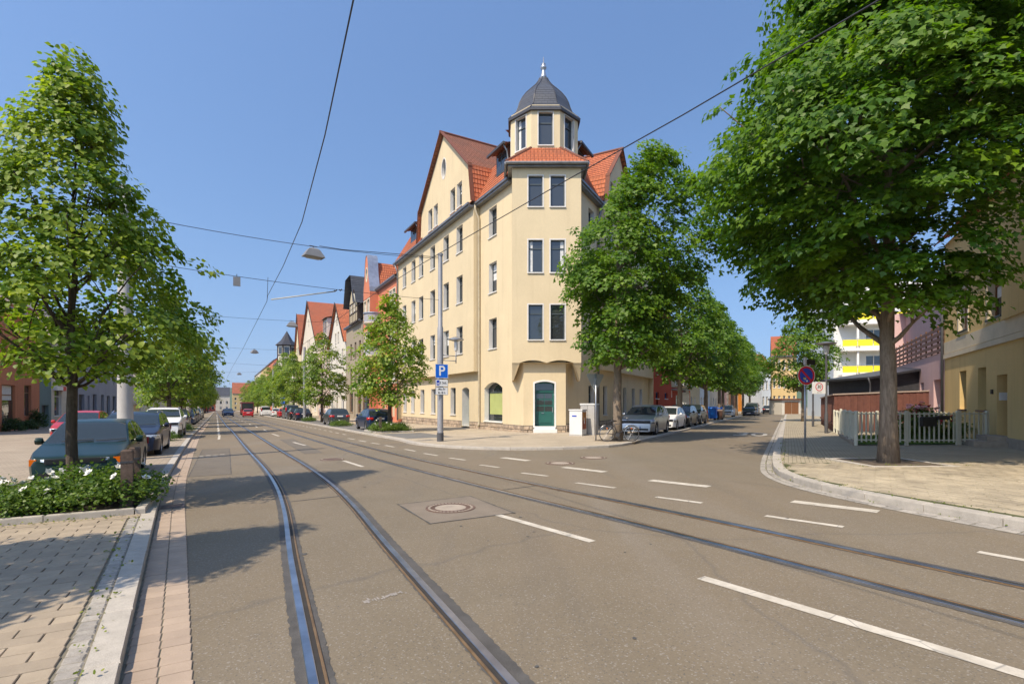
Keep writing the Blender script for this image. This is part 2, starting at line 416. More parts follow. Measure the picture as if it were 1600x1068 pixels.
# cobble strip behind the kerb
def stone(mb,p,hx,hy,ax,ay,z,c=.012):
    ring=[]
    for sx,sy in((-1,-1),(1,-1),(1,1),(-1,1)):
        ring.append(p+ax*(sx*hx*RND.uniform(.88,1.04))+ay*(sy*hy*RND.uniform(.86,1.04)))
    cen=sum(ring,V2(0,0))/4
    vb=[p3(q,z-.05) for q in ring]; vm=[p3(q,z-c) for q in ring]; vt=[p3(q+(cen-q)*.22,z+RND.uniform(-.004,.004)) for q in ring]
    mb.add(vb+vm+vt,[(8,9,10,11)]+[(i,(i+1)%4,4+(i+1)%4,4+i) for i in range(4)]+[(4+i,4+(i+1)%4,8+(i+1)%4,8+i) for i in range(4)])
s=1.0; far=MB(); cnt=0
while s<9.0:
    L_=RND.uniform(.09,.14); p=s1xy(s+L_/2,klt(s)-.18-.07)
    mb=MB(); stone(mb,p,.062,L_/2-.005,N1,D1,HL-.004)
    mb.build('cobble',M_COBBLE,lp); s+=L_
# gutter: two rows of rose slabs, flush with the road
gut=MB(); gl=[s1xy(s,klt(s)) for s in range(-6,120)]; gr=[s1xy(s,klt(s)+.37) for s in range(-6,120)]
gb=MB().strip([p3(p,.004) for p in gl],[p3(p,.004) for p in gr]).build('gutter',M_SAND); tag(gb,kind='structure')
rest=MB(); cnt=0; s=.6
while s<70:
    for k in range(2):
        L_=.145 if k else .16
        p0=klt(s)+.012+k*.182
        a=s1xy(s+.003,p0+.003); b=s1xy(s+.003,p0+.175); c=s1xy(s+.142,p0+.175); d=s1xy(s+.142,p0+.003)
        z=.012+RND.uniform(-.002,.002)
        if s>20: z=.010
        q=[a,b,c,d]; tgt=MB() if s<16 else rest
        if 10.0<s+.07<10.42 : continue
        tgt.add([p3(x,-.02) for x in q]+[p3(x,z-.003) for x in q]+[p3(x+(p_-x).normalized()*.005,z) for x,p_ in zip(q,[c,d,a,b])],
          [(8,9,10,11)]+[(i,(i+1)%4,4+(i+1)%4,4+i) for i in range(4)]+[(4+i,4+(i+1)%4,8+(i+1)%4,8+i) for i in range(4)])
        if s<16: tgt.build('gutter_slab',M_GUTTER,gb)
    s+=.145
tag(rest.build('gutter_slab_run',M_GUTTER,gb),kind='stuff')
# ---------------- corner pavement (round the corner house)
KCi=offset(KC,-.25) if True else KC
# travel: far main street -> corner -> side street; pavement lies on the left
KCi=offset(KC,.24)
hub=V2(6,80)
mb=MB(); n=len(KCi)
outer=[]
for p in KCi:
    f=(p-V2(2.5,19)).length
    outer.append(p+ (V2(2.2,60)-p)*.0)
inner3=[p3(p,HC) for p in KCi]
mb.poly(inner3)
cp=mb.build('pavement_corner',M_TEXPAV2); tag(cp,kind='structure')
kerb_run(KC,cp,+1,.24,HC,1.0,40,M_GRANITE,110)
# ---------------- right pavement
KRi=offset(KR,-.22)
far_r=[p+V2(60,-20) if p.y<12 else p+N2*60 for p in KRi]
mb=MB(); mb.strip([p3(p,HR-.012) for p in KRi],[p3(p,HR-.012) for p in far_r])
rp=mb.build('pavement_right',M_TEXPAV3); tag(rp,kind='structure')
kerb_run(KR,rp,-1,.22,HR,1.0,40,M_GRANITE,110)
# channel of granite setts in front of the right kerb
ch_=offset(KR,.30); chp=resample(ch_,.26); kk=resample(KR,.26)
rest=MB(); cnt=0
chan=MB().strip([p3(p,.004) for p in ch_],[p3(p,.004) for p in KR]).build('channel',M_SAND); tag(chan,kind='structure')
for row in (0,1):
    base=resample(offset(KR,.075+.15*row),.25)
    for a,b in zip(base,base[1:]):
        d=(b-a).normalized(); m_=(a+b)/2
        if m_.y<4 or m_.y>60: continue
        tgt=MB() if (m_.length<17 and cnt<280) else rest
        stone(tgt,m_,.118,.066,d,V2(-d.y,d.x),.016,.006)
        if tgt is not rest: tgt.build('sett',M_COBBLE,chan); cnt+=1
tag(rest.build('sett_run',M_COBBLE,chan),kind='stuff')
# bricks of the right pavement
cells=[]
import bisect
def side_of_kr(p):
    # signed distance to the right kerb line (positive: on the pavement)
    best=1e9;sg=0
    for a,b in zip(KR_seg,KR_seg[1:]):
        ab=b-a; f=max(0,min(1,(p-a).dot(ab)/ab.length_squared)); q=a+ab*f; dd=(p-q).length
        if dd<best: best=dd; sg=-(ab.x*(p-a).y-ab.y*(p-a).x)
    return best if sg>0 else -best
KR_seg=[p for p in KR if p.y>2 and p.y<30]
PIT=(Vector((9.8,13.3)),.95)
E1=V2(-.27,.963).normalized(); E2=V2(E1.y,-E1.x); r=0; t=4.0; ANGE=math.atan2(E1.y,E1.x)
while t<24:
    s=-3+(.16 if r%2 else 0)
    while s<18:
        p=E1*s+E2*t
        if p.y>4.6 and p.y<13.2 and p.x/p.y<1.30 and p.x>5.5 and side_of_kr(p)>.34 and not (abs(p.x-PIT[0].x)<.95 and abs(p.y-PIT[0].y)<.85):
            cells.append((p.length,s,t))
        s+=.32
    t+=.2; r+=1
cells.sort()
yy_=[4.6+.25*i for i in range(36)]; KRY=sorted((p.y,p.x+.03) for p in KRi if 0<p.y<16)
def kx(y): 
    return interp(KRY,y)
MB().strip([Vector((kx(y),y,gz(kx(y),y)+HR-.010)) for y in yy_],[Vector((1.3*y+.3,y,gz(1.3*y+.3,y)+HR-.010)) for y in yy_]).build('joint_moss',mat('joint_moss',(.07,.075,.025),.95,.4,5,bumpk=.4),rp)
bm2=MB().cbox(-.147,-.087,-.04,.147,.087,0,.007).mesh('brick'); bm2.materials.append(M_PAVERR)
restb=MB()
for i,(d_,s,t) in enumerate(cells):
    p=E1*s+E2*t; z=HR+RND.uniform(-.004,.004)
    if i<300:
        o=bpy.data.objects.new('brick',bm2); link(o,rp); o.location=p3(p,z); o.rotation_euler=(RND.gauss(0,.008),RND.gauss(0,.008),ANGE+RND.gauss(0,.012))
    else:
        a=E1*.146; b=E2*.086; q=[p-a-b,p-a+b,p+a+b,p+a-b][::-1]
        dz=[RND.uniform(-.0015,.0015) for _ in range(4)]
        restb.add([p3(x,z-.02) for x in q]+[p3(x,z+e) for x,e in zip(q,dz)],[(4,5,6,7),(0,1,5,4),(1,2,6,5),(2,3,7,6),(3,0,4,7)])
        if restb.v and False: pass
tag(restb.facetint(restb.build('brick_field',M_PAVERR,rp),5),kind='stuff')

# ================================================================== tram tracks
T1t=[(-14,.1),(-6,.4),(0,.8),(3,.98),(6,1.16),(9,1.37),(12,1.48),(16,1.47),(24,1.30),(45,.95),(74,.35),(320,-3.6)]
T2t=[(-14,7.4),(-6,6.6),(0,5.85),(2,5.70),(5,5.52),(8,5.25),(12,4.95),(17,4.66),(25,4.48),(35,4.25),(50,4.0),(75,3.5),(320,-.5)]
def smooth_tab(tab):
    pts=catmull([V2(*p) for p in tab],8); return [(p.x,p.y) for p in pts]
T1s,T2s=smooth_tab(T1t),smooth_tab(T2t)
M_RAILHEAD=mat('rail_steel_polished',(.50,.50,.52),.33,.25,3,metal=1)
M_RAILLIP=mat('rail_steel_rusty',(.26,.165,.085),.5,.3,6,metal=.6,bumpk=.2)
M_GROOVE=mat('recess_shade',(.03,.026,.022),.9,.2,8)  # near-black puts the shade of rail grooves and drain pit into the colour
M_BITUMEN=mat('joint_bitumen',(.075,.070,.063),.75,.25,5,bumpk=.4,bscale=50)
SS=[-12+i*.5 for i in range(0,110)]+list(range(43,320,8))
def rail(tab,off,flip,label):
    c=lambda s,o:interp(tab,s)+off+o
    e=empty('tram_rail',S1(8,interp(tab,8)+off),0,label,'tram rail','grooved tram rails in the road'); inv=Vector(e.location)
    def st(name,o0,o1,h,m,rag=0):
        if o0>o1: o0,o1=o1,o0
        l=[];r=[]
        ss=SS if not rag else [-6+i*.035 for i in range(0,700)]+[18.6+i*.3 for i in range(30)]+list(range(28,320,8))
        for s in ss:
            k=rag if s<27 else 0
            l.append(S1(s,c(s,o0)+RND.uniform(-k,k),h)-inv); r.append(S1(s,c(s,o1)+RND.uniform(-k,k),h)-inv)
        return MB().strip(l,r).build(name,m,e)
    def stb(name,o0,o1,h0,h1,m):
        if o0>o1: o0,o1=o1,o0
        mb=MB(); prof=[(o0,h0),(o0,h1-.002),(o0+.004,h1),(o1-.004,h1),(o1,h1-.002),(o1,h0)]
        rows=[[S1(s,c(s,o),h)-inv for s in SS] for o,h in prof]
        for a,b in zip(rows,rows[1:]): mb.strip(a,b)
        return mb.build(name,m,e)
    f=-1 if flip else 1
    st('bitumen_joint',-.095,.125,.004,M_BITUMEN,.009)
    st('groove',f*.026,f*.066,.008,M_GROOVE)
    stb('rail_head',f*-.032,f*.028,.002,.016,M_RAILHEAD)
    stb('rail_lip',f*.064,f*.082,.002,.015,M_RAILLIP)
rail(T1s,-.53,False,'polished grooved tram rail beside the lane with the rose slab gutter')
rail(T1s,.53,True,'grooved tram rail of the gutter side track, nearer the centre dashes')
rail(T2s,-.53,False,'grooved tram rail of the corner house track, nearer the centre dashes')
rail(T2s,.53,True,'rust brown grooved tram rail next to the short white dashes of the junction')
# cross joints between the rails
for s,tab in ((9.75,T1s),(8.9,T2s),(29,T1s)):
    t=interp(tab,s); mb=MB().strip([S1(s-.02,t-.46,.0045),S1(s+.12,t+.46,.0045)],[S1(s-.05,t-.46,.0045),S1(s+.07,t+.46,.0045)])
    mb.build('joint_seam',M_BITUMEN,road)

# ================================================================== road paint
def dash(a,b,w,name='lane_dash',h=.005,taper=False):
    a=V2(a.x,a.y);b=V2(b.x,b.y); d=(b-a).normalized(); n=V2(-d.y,d.x)*w/2
    L=(b-a).length; k=max(2,int(L/.25)); l=[];r=[]
    for i in range(k+1):
        q=a+(b-a)*(i/k); j=RND.uniform(-.006,.006) 
        l.append(p3(q+n*(1+j*4),h)); r.append(p3(q-n*(1-j*4),h))
    return MB().strip(l,r).build(name,M_PAINT,road)
def pd(x0,y0,x1,y1,w,name='lane_dash'): return dash(G(x0,y0),G(x1,y1),w,name)
# centre line
pd(1095,902,1620,1060,.13,'centre_line')
for a in ((777,804,926,846),(537,719.5,567,729),(458,690.5,477,695.5),(425.5,677.5,436,681)): pd(*a,.12,'centre_dash')
s=40
while s<190:
    t=(interp(T1s,s)+interp(T2s,s))/2
    dash(S1(s,t),S1(s+3,t),.12,'centre_dash'); s+=8
# wide give-way dashes across the side street and narrow ones along the track
for a in ((785,714.5,826,719.5),(880,729.5,945,737),(1016,750,1108,760),(1238,783,1373,799)): pd(*a,.26,'wide_dash')
for a in ((1528,862,1640,882),(1196,805.5,1318,823),(1025,776,1097,785.5),(900,754,961,762),(815,738.5,856,743.5),(750,726,780,730),(702,715,727,718.5),(662.5,708,683.5,711.5),(632.5,701.5,649,704.5),(602,695.5,615.5,698),(580,691.5,593,693.5),(561,687.8,572,689.8),(544,684.5,554,686.3)): pd(*a,.12,'edge_dash')
s=31.5
while s<140:
    t=6.35-(s-30)*.012; dash(S1(s,t),S1(s+1,t),.12,'edge_dash'); s+=2.1
# parking lane line by the left row
s=31
while s<150:
    t=-.25-(s-31)*.012; dash(S1(s,t),S1(s+4.6,t),.12,'parking_line'); s+=5.0
for i in range(5):
    for row in (0,1):
        a=G(300+i*11,715.6-i*.9-row*2.2); b=G(307+i*11,715.0-i*.9-row*2.2); dash(a,b,.10,'checker_mark')
# speed figure 30 on the side street
def figure(txt,loc,size,rot,stretch,name,m,parent,h=.006,ext=0,font=None):
    cu=bpy.data.curves.new(name,'FONT'); cu.body=txt; cu.size=size; cu.align_x='CENTER'; cu.align_y='CENTER'; cu.extrude=ext; cu.offset=.012*size
    o=bpy.data.objects.new(name+'_tmp',cu); COL.objects.link(o)
    dg=bpy.context.evaluated_depsgraph_get(); me=bpy.data.meshes.new_from_object(o.evaluated_get(dg))
    bpy.data.objects.remove(o); bpy.data.curves.remove(cu)
    me.materials.clear(); me.materials.append(m); me.name=name
    ob=bpy.data.objects.new(name,me); link(ob,parent); ob.location=loc
    ob.rotation_euler=rot; ob.scale=(1,stretch,1); return ob
p=G(1172,678.5); figure('30',p+Vector((0,0,.012)),1.75,(0,0,math.atan2(D2.y,D2.x)-PI/2),2.3,'speed_figure',M_PAINT,road)
# asphalt patch round the big manhole and small repair scars
M_SEAM=mat('patch_seam',(.07,.068,.064),.9,.3,6)
M_PATCH=mat('asphalt_patch',(.19,.155,.115),.88,.12,2,bumpk=.4,bscale=90,fine=.2)
q=[G(622,788),G(672,818),G(803,801),G(735,775)]
MB().poly([p3(V2(p.x,p.y),.0035) for p in q]).build('asphalt_patch',M_PATCH,road)
for a,b in zip(q,q[1:]+q[:1]): 
    dash_=MB(); d=(b-a).normalized(); n=Vector((-d.y,d.x,0))*.016
    l=[];r=[]
    for i in range(13):
        c=a+(b-a)*(i/12*1.04-.02); k=RND.uniform(.3,1.2); l.append(p3(V2(*(c+n*k).xy),.006)); r.append(p3(V2(*(c-n*k).xy),.006))
    dash_.strip(l,r).build('patch_seam',M_SEAM,road)
M_PATCHD=mat('asphalt_patch_dark',(.135,.115,.088),.88,.12,2,bumpk=.4,bscale=90,fine=.2); M_PATCHL=mat('asphalt_patch_pale',(.20,.172,.128),.88,.12,2,bumpk=.4,bscale=90,fine=.2)
def rpatch(s0,s1,t0,t1,m,h=.0025):
    q=[S1(s0,t0,h),S1(s0+.05,t1,h),S1(s1,t1+.04,h),S1(s1-.04,t0,h)]; MB().poly([q[0],q[3],q[2],q[1]][::-1]).build('asphalt_patch',m,road)
    for a,b in zip(q,q[1:]+q[:1]):
        d=(b-a).normalized(); n=Vector((-d.y,d.x,0))*.012; n_=max(4,int((b-a).length/.25)); l=[];r=[]
        for i in range(n_+1): c=a+(b-a)*(i/n_); k=RND.uniform(.3,1.1); l.append(p3(V2(*(c+n*k).xy),.0045)); r.append(p3(V2(*(c-n*k).xy),.0045))
        MB().strip(l,r).build('patch_seam',M_SEAM,road)
rpatch(14.5,24,-.75,.15,M_PATCHD); rpatch(19.5,29,2.5,3.1,M_PATCHD)
sp=MB(); rs=random.Random(12)
for _ in range(46):
    p=s1xy(rs.uniform(2.6,20),rs.uniform(-.1,7.2)); r=rs.uniform(.012,.035); k=7; sp.poly([p3(p+V2(math.cos(2*PI*i/k)*r*rs.uniform(.6,1.3),math.sin(2*PI*i/k)*r*rs.uniform(.6,1.3)),.0052) for i in range(k)])
tag(sp.build('tar_spots',M_SEAM,road),kind='stuff')
M_SCAR=mat('asphalt_scar',(.26,.235,.205),.9,.2,8,fine=.2)
for (x0,y0,x1,y1,w) in ((567,940,635,924,.07),):
    a,b=G(x0,y0),G(x1,y1); d=(b-a).normalized(); n=Vector((-d.y,d.x,0))
    for i in range(16):
        c=a+(b-a)*(i/16); L=(b-a).length/16*RND.uniform(.5,1); k=n*w*RND.uniform(.2,.6); o_=n*RND.uniform(-.03,.03)
        MB().poly([p3(V2(*x.xy),.004) for x in (c-k+o_,c+d*L-k*.7+o_,c+d*L+k+o_,c+k*.8+o_)]).build('repair_scar',M_SCAR,road)
M_CAST=mat('cast_iron_rusty',(.15,.095,.07),.7,.3,9,metal=.3,bumpk=.3)
M_CONC=mat('concrete_lid',(.33,.275,.215),.9,.15,5,bumpk=.3,fine=.15)
def manhole(p,r,label,fill):
    e=empty('manhole_cover',p,0,label,'manhole cover','round manhole covers in the road')
    MB().lathe([(r,0),(r,.010),(r*.92,.012),(r*.92,.007),(r*.70,.007),(r*.70,.011),(r*.64,.011),(r*.64,.006)],40).build('frame_ring',M_CAST,e)
    MB().lathe([(r*.63,.0),(r*.63,.0095),(r*.2,.011)],32).build('lid',fill,e)
    for ring,(rr,n) in enumerate(((.86,36),(.76,30))):
        for k in range(n):
            a=2*PI*(k+ring*.5)/n; MB().obox((r*rr*math.cos(a)-.02,r*rr*math.sin(a)-.02,.006),(.04,0,0),(0,.04,0),(0,0,.0075)).build('stud',M_CAST if ring else M_CONC,e)
manhole(G(704,793.5)+Vector((0,0,.004)),.40,'big round manhole cover inside a square asphalt patch',M_CONC)
manhole(G(519,717.5)+Vector((0,0,.002)),.36,'round manhole cover touching a centre dash, flecked with white paint',M_CAST)
manhole(G(875,723.5)+Vector((0,0,.002)),.42,'rusty round manhole cover beside a wide white dash of the junction',M_CONC)
manhole(G(927,714.8)+Vector((0,0,.002)),.42,'pale round manhole cover nearest the corner kerb',M_CONC)
# gutter drain grate
e=empty('drain_grate',S1(10.21,klt(10.2)+.19,.004),ANGN1,'rusty slotted drain grate set in the rose slab gutter','drain')
M_GRATE=mat('grate_iron',(.16,.115,.095),.6,.3,9,metal=.4)
MB().box(-.18,-.20,0,.18,.20,.003).build('pit',M_GROOVE,e)
fr=MB(); fr.box(-.18,-.2,0,.18,-.17,.014); fr.box(-.18,.17,0,.18,.2,.014); fr.box(-.18,-.17,0,-.15,.17,.0141); fr.box(.15,-.17,0,.18,.17,.0141); fr.build('frame',M_GRATE,e)
for k in range(7): MB().box(-.15,-.16+k*.048,.0,.15,-.136+k*.048,.013).build('bar',M_GRATE,e)
# parking bays, right of the main street
M_BAY=mat('bay_asphalt',(.15,.145,.135),.9,.15,1.2,bumpk=.4,bscale=70,fine=.2)
mb=MB(); ss=list(range(31,140,4))
mb.strip([S1(s,7.62-(s-22)*.006,HC+.004) for s in ss],[S1(s,10.0-(s-22)*.006,HC+.004) for s in ss]).build('parking_bay',M_BAY,cp)
mb=MB(); mb.poly([S1(24.2,7.75,HC+.004),S1(24.2,10.2,HC+.004),S1(29.3,10.2,HC+.004),S1(29.3,7.7,HC+.004)]).build('driveway_asphalt',M_BAY,cp)
# ================================================================== building kit
from mathutils.geometry import tessellate_polygon
class Fr:                                    # facade frame: x along, y outward, z up (world z)
    def __init__(s,o,a,n): s.o=V2(*o); s.a=V2(*a); s.n=V2(*n)
    def __call__(s,x,y,z): p=s.o+s.a*x+s.n*y; return Vector((p.x,p.y,z))
    def xat(s,px,y=0):                       # where the sight line of a picture column meets the facade plane
        u=(px-800)/800; o=s.o+s.n*y
        return (u*o.y-o.x)/(s.a.x-u*s.a.y)
    def zat(s,px,py,y=0):
        x=s.xat(px,y); p=s(x,y,0); return CAMH-(py-628)/800*p.y
    def depth(s,px,y=0): return s(s.xat(px,y),y,0).y
class Bld:
    def __init__(s,name,base,label,cat,group=None):
        s.root=empty(name,base,0,label,cat,group); s.b=Vector(base)
    def rel(s,v): return Vector(v)-s.b
    def put(s,mb,name,m,parent=None,smooth=False,auto=None):
        mb.v=[tuple(Vector(v)-s.b) for v in mb.v]
        return mb.build(name,m,parent or s.root,smooth,auto=auto)
def rect(x0,x1,z0,z1): return [(x0,z0),(x1,z0),(x1,z1),(x0,z1)]
def arch(x0,x1,z0,z1,rise,n=8):
    p=[(x0,z0),(x1,z0)]
    for i in range(n+1):
        f=i/n; x=lerp(x1,x0,f); p.append((x,z1-rise+rise*(1-(2*f-1)**2)))
    return p
def oval(cx,cz,rx,rz,n=20): return [(cx+rx*math.cos(2*PI*i/n),cz+rz*math.sin(2*PI*i/n)) for i in range(n)]
def wall(b,fr,outline,holes,m,y=0,name='wall'):
    loops=[outline]+holes
    pts=[p for l in loops for p in l]
    tris=tessellate_polygon([[Vector((p[0],p[1],0)) for p in l] for l in loops])
    mb=MB(); mb.add([fr(p[0],y,p[1]) for p in pts],[tuple(t) for t in tris])
    return b.put(mb,name,m)
def inset(o,w):
    xs=[p[0] for p in o]; zs=[p[1] for p in o]; cx=(min(xs)+max(xs))/2; cz=(min(zs)+max(zs))/2
    hx=(max(xs)-min(xs))/2; hz=(max(zs)-min(zs))/2
    return [(cx+(p[0]-cx)*(1-w/hx),cz+(p[1]-cz)*(1-w/hz)) for p in o]
def ringm(mb,fr,o,i,y0,y1):
    n=len(o)
    for k in range(n):
        a,b_=o[k],o[(k+1)%n]; c,d=i[(k+1)%n],i[k]
        mb.quad(fr(a[0],y0,a[1]),fr(b_[0],y0,b_[1]),fr(c[0],y0,c[1]),fr(d[0],y0,d[1]))
        mb.quad(fr(d[0],y0,d[1]),fr(c[0],y0,c[1]),fr(c[0],y1,c[1]),fr(d[0],y1,d[1]))
        mb.quad(fr(b_[0],y0,b_[1]),fr(a[0],y0,a[1]),fr(a[0],y1,a[1]),fr(b_[0],y1,b_[1]))
def bar(mb,fr,x0,x1,z0,z1,y0,y1):
    v=[fr(x,y,z) for y in (y0,y1) for (x,z) in ((x0,z0),(x1,z0),(x1,z1),(x0,z1))]
    mb.add(v,[(0,1,2,3),(7,6,5,4),(0,4,5,1),(1,5,6,2),(2,6,7,3),(3,7,4,0)])
CURT=True
def window(b,fr,hole,y=0,depth=.22,frame=.06,fm=None,rm=None,gm=None,transom=None,mullion=False,sill=True,sur=0,surm=None,sillm=None,name='window',simple=False,curtain=None):
    xs=[p[0] for p in hole]; zs=[p[1] for p in hole]; x0,x1,z0,z1=min(xs),max(xs),min(zs),max(zs)
    mb=MB(); yi=y-depth
    fi=inset(hole,frame); ringm(mb,fr,hole,fi,yi+.03,yi-.03)
    if transom: zt=lerp(z0,z1,transom); bar(mb,fr,x0+frame*.8,x1-frame*.8,zt-frame*.5,zt+frame*.5,yi-.025,yi+.035)
    if mullion: xm=(x0+x1)/2; bar(mb,fr,xm-frame*.5,xm+frame*.5,z0+frame*.8,(lerp(z0,z1,transom) if transom else z1)-frame*.4,yi-.026,yi+.033)
    w=b.put(mb,name,fm)
    if curtain is None and not simple and CURT and RND.random()<.45: curtain=RND.choice([(.06,.34,.02),(.66,.94,.02),(.06,.94,.62),(.06,.94,.45)])
    mb=MB(); mb.poly([fr(p[0],yi-.012,p[1]) for p in fi]); b.put(mb,'pane',gm,w)
    if curtain:
        mb=MB(); f0,f1,c0=curtain; bar(mb,fr,lerp(x0,x1,f0),lerp(x0,x1,f1),lerp(z0,z1,c0),z1-frame,yi-.011,yi-.009); b.put(mb,'curtain',M_CURT,w)
    if not simple:
        mb=MB(); n=len(hole)
        for k in range(n):
            a,c=hole[k],hole[(k+1)%n]; mb.quad(fr(a[0],y+.001,a[1]),fr(c[0],y+.001,c[1]),fr(c[0],yi-.03,c[1]),fr(a[0],yi-.03,a[1]))
        b.put(mb,'reveal',rm,w)
    if sill:
        mb=MB(); bar(mb,fr,x0-.06,x1+.06,z0-.07,z0-.005,yi+.02,y+.07); b.put(mb,'sill',sillm or rm,w)
    if sur:
        mb=MB(); o=inset(hole,-sur); ringm(mb,fr,o,hole,y+.02,y-.02); b.put(mb,'surround',surm or rm,w)
    return w
M_CURT=mat('curtain_white',(.6,.6,.58),.9,.15,6)
def tile_mesh(slopes,course=.33,lift=.035,thick=.02):
    """slopes: list of (A,B,C,D) bottom-left,bottom-right,top-right,top-left; stepped courses with metric uv"""
    vs=[];fs=[];uv=[]
    for (A,B,C,D) in slopes:
        A,B,C,D=map(Vector,(A,B,C,D))
        nrm=(B-A).cross(D-A)
        if nrm.length<1e-6: nrm=(B-A).cross(C-A)
        nrm.normalize()
        if nrm.z<0: nrm=-nrm
        H=max((D-A).length,(C-B).length); n=max(1,int(round(H/course)))
        ex=(B-A)
        if ex.length<1e-4: ex=(C-D)
        ex=ex.normalized(); 
        for i in range(n):
            f0=i/n; f1=min(1,(i+1)/n+.02)
            a=lerp(A,D,f0)+nrm*lift; b_=lerp(B,C,f0)+nrm*lift; c=lerp(B,C,f1)+nrm*.004; d=lerp(A,D,f1)+nrm*.004
            a0=lerp(A,D,f0)-nrm*.02; b0=lerp(B,C,f0)-nrm*.02
            k=len(vs); vs+= [a,b_,c,d,a0,b0]
            fs.append((k,k+1,k+2,k+3)); uv+=[((p-A).dot(ex),(i+(0 if j<2 else 1))*course) for j,p in enumerate((a,b_,c,d))]
            fs.append((k+4,k+5,k+1,k)); uv+=[((p-A).dot(ex),i*course) for p in (a0,b0,b_,a)]
    return vs,fs,uv
def roof(b,slopes,m,name='roof',course=.33,lift=.035,parent=None):
    vs,fs,uv=tile_mesh(slopes,course,lift)
    me=bpy.data.meshes.new(name); me.from_pydata([tuple(Vector(v)-b.b) for v in vs],[],fs)
    l=me.uv_layers.new(name='UVMap'); l.data.foreach_set('uv',[c for p in uv for c in p])
    me.materials.append(m); o=bpy.data.objects.new(name,me); link(o,parent or b.root); return o
def tile_mat(name,c1,c2,w=.22,h=.33,joint=(.16,.05,.025),rough=.75,wav=.6,dirt=(.1,.07,.05),dk=.35):
    if name in MC: return MC[name]
    m,nt,b=nmat(name); L=nt.links; v=coords(nt)
    uv=N(nt,'ShaderNodeUVMap'); br=N(nt,'ShaderNodeTexBrick'); L.new(uv.outputs[0],br.inputs['Vector'])
    br.inputs['Scale'].default_value=1; br.inputs['Brick Width'].default_value=w; br.inputs['Row Height'].default_value=h
    br.inputs['Mortar Size'].default_value=.012; br.inputs['Color1'].default_value=(*c1,1); br.inputs['Color2'].default_value=(*c2,1); br.inputs['Mortar'].default_value=(*joint,1)
    n=noise(nt,v,.6,5,.65); n2=noise(nt,v,9,4,.7)
    c=mix(nt,1,br.outputs[0],ramp(nt,n2,[(.3,(.82,)*3),(.7,(1.15,)*3)]),'MULTIPLY')
    c=mix(nt,ramp(nt,n,[(.45,(0,)*3),(.75,(dk,)*3)]),c,dirt)
    L.new(c,b.inputs['Base Color']); b.inputs['Roughness'].default_value=rough
    sx=N(nt,'ShaderNodeSeparateXYZ'); L.new(uv.outputs[0],sx.inputs[0])
    mu=N(nt,'ShaderNodeMath',operation='MULTIPLY'); mu.inputs[1].default_value=2*PI/w; L.new(sx.outputs[0],mu.inputs[0])
    si=N(nt,'ShaderNodeMath',operation='SINE'); L.new(mu.outputs[0],si.inputs[0]); bump(nt,b,si.outputs[0],wav,.02)
    MC[name]=m; return m
M_TILE=tile_mat('roof_tile_orange',(.50,.145,.055),(.42,.115,.045))
M_TILEOLD=tile_mat('roof_tile_weathered',(.30,.12,.065),(.23,.09,.05),dk=.5)
M_TILERED=tile_mat('roof_tile_red',(.40,.11,.045),(.34,.09,.04))
M_SLATE=tile_mat('roof_slate',(.075,.080,.092),(.055,.06,.07),w=.34,h=.2,joint=(.03,.03,.035),rough=.42,wav=.0,dirt=(.10,.09,.075),dk=.3)
M_ZINC=mat('zinc_grey',(.22,.22,.225),.45,.2,3,metal=.6)
M_ZINCL=mat('zinc_light',(.40,.42,.45),.35,.15,3,metal=.7)
M_DARKMET=mat('dark_metal',(.05,.05,.055),.5,.2,4)
M_WHITEP=mat('white_paint',(.72,.70,.66),.6,.05,3)
M_WHITEREV=mat('reveal_white',(.63,.61,.57),.75,.06,3)
M_GLASS=glass_dark('window_glass',(.03,.034,.036))
M_FRDK=mat('window_frame_dark',(.055,.07,.075),.45)
M_GREEN=mat('door_green',(.018,.105,.085),.4,.12,4)
M_STONE=mat('plinth_sandstone',(.36,.28,.20),.9,.25,3,bumpk=.5,bscale=20,perobj=.22,fine=.1)
M_STONEJ=mat('plinth_joint',(.20,.17,.13),.95,.2,6)
M_CREAM=plaster('plaster_cream',(.63,.52,.335),.09)

def pipe(b,pts,r,name='downpipe',m=None,parent=None,n=8):
    return b.put(MB().tube(pts,r,n),name,m or M_ZINC,parent,True)
def gutter(b,fr,x0,x1,y,z,name='gutter',m=None):
    mb=MB(); bar(mb,fr,x0,x1,z-.09,z+.05,y-.04,y+.12); bar(mb,fr,x0,x1,z-.22,z-.09,y-.32,y+.03); return b.put(mb,name,m or M_ZINC)

# ================================================================== corner house
BY=29.6
FL=Fr((.67,29.95),D1,-N1); FRt=Fr((3.145,29.95),D2,N2); FC=Fr((0,BY),(1,0),(0,-1)); FG=Fr((.67,29.95),(1,0),(0,-1))
ch=Bld('corner_house',on(1.9,30.0,HC),'cream corner house with slate domed turret and orange tiled gables','house')
ZG=gz(1.9,30)+HC
PJ=.45
EAVE=15.15
LX0=FL.xat(740,PJ); LX1=FL.xat(622,PJ)
RX0=FRt.xat(944,PJ); RX1=FRt.xat(1021,PJ)
def px_rect(fr,pxl,pxr,pyt,pyb,y,pref):    # hole from picture extents measured at column pref
    xa,xb=sorted((fr.xat(pxl,y),fr.xat(pxr,y)))
    return rect(xa,xb,fr.zat(pref,pyb,y),fr.zat(pref,pyt,y))
WKW=dict(fm=M_FRDK,rm=M_WHITEREV,gm=M_GLASS,transom=.72)
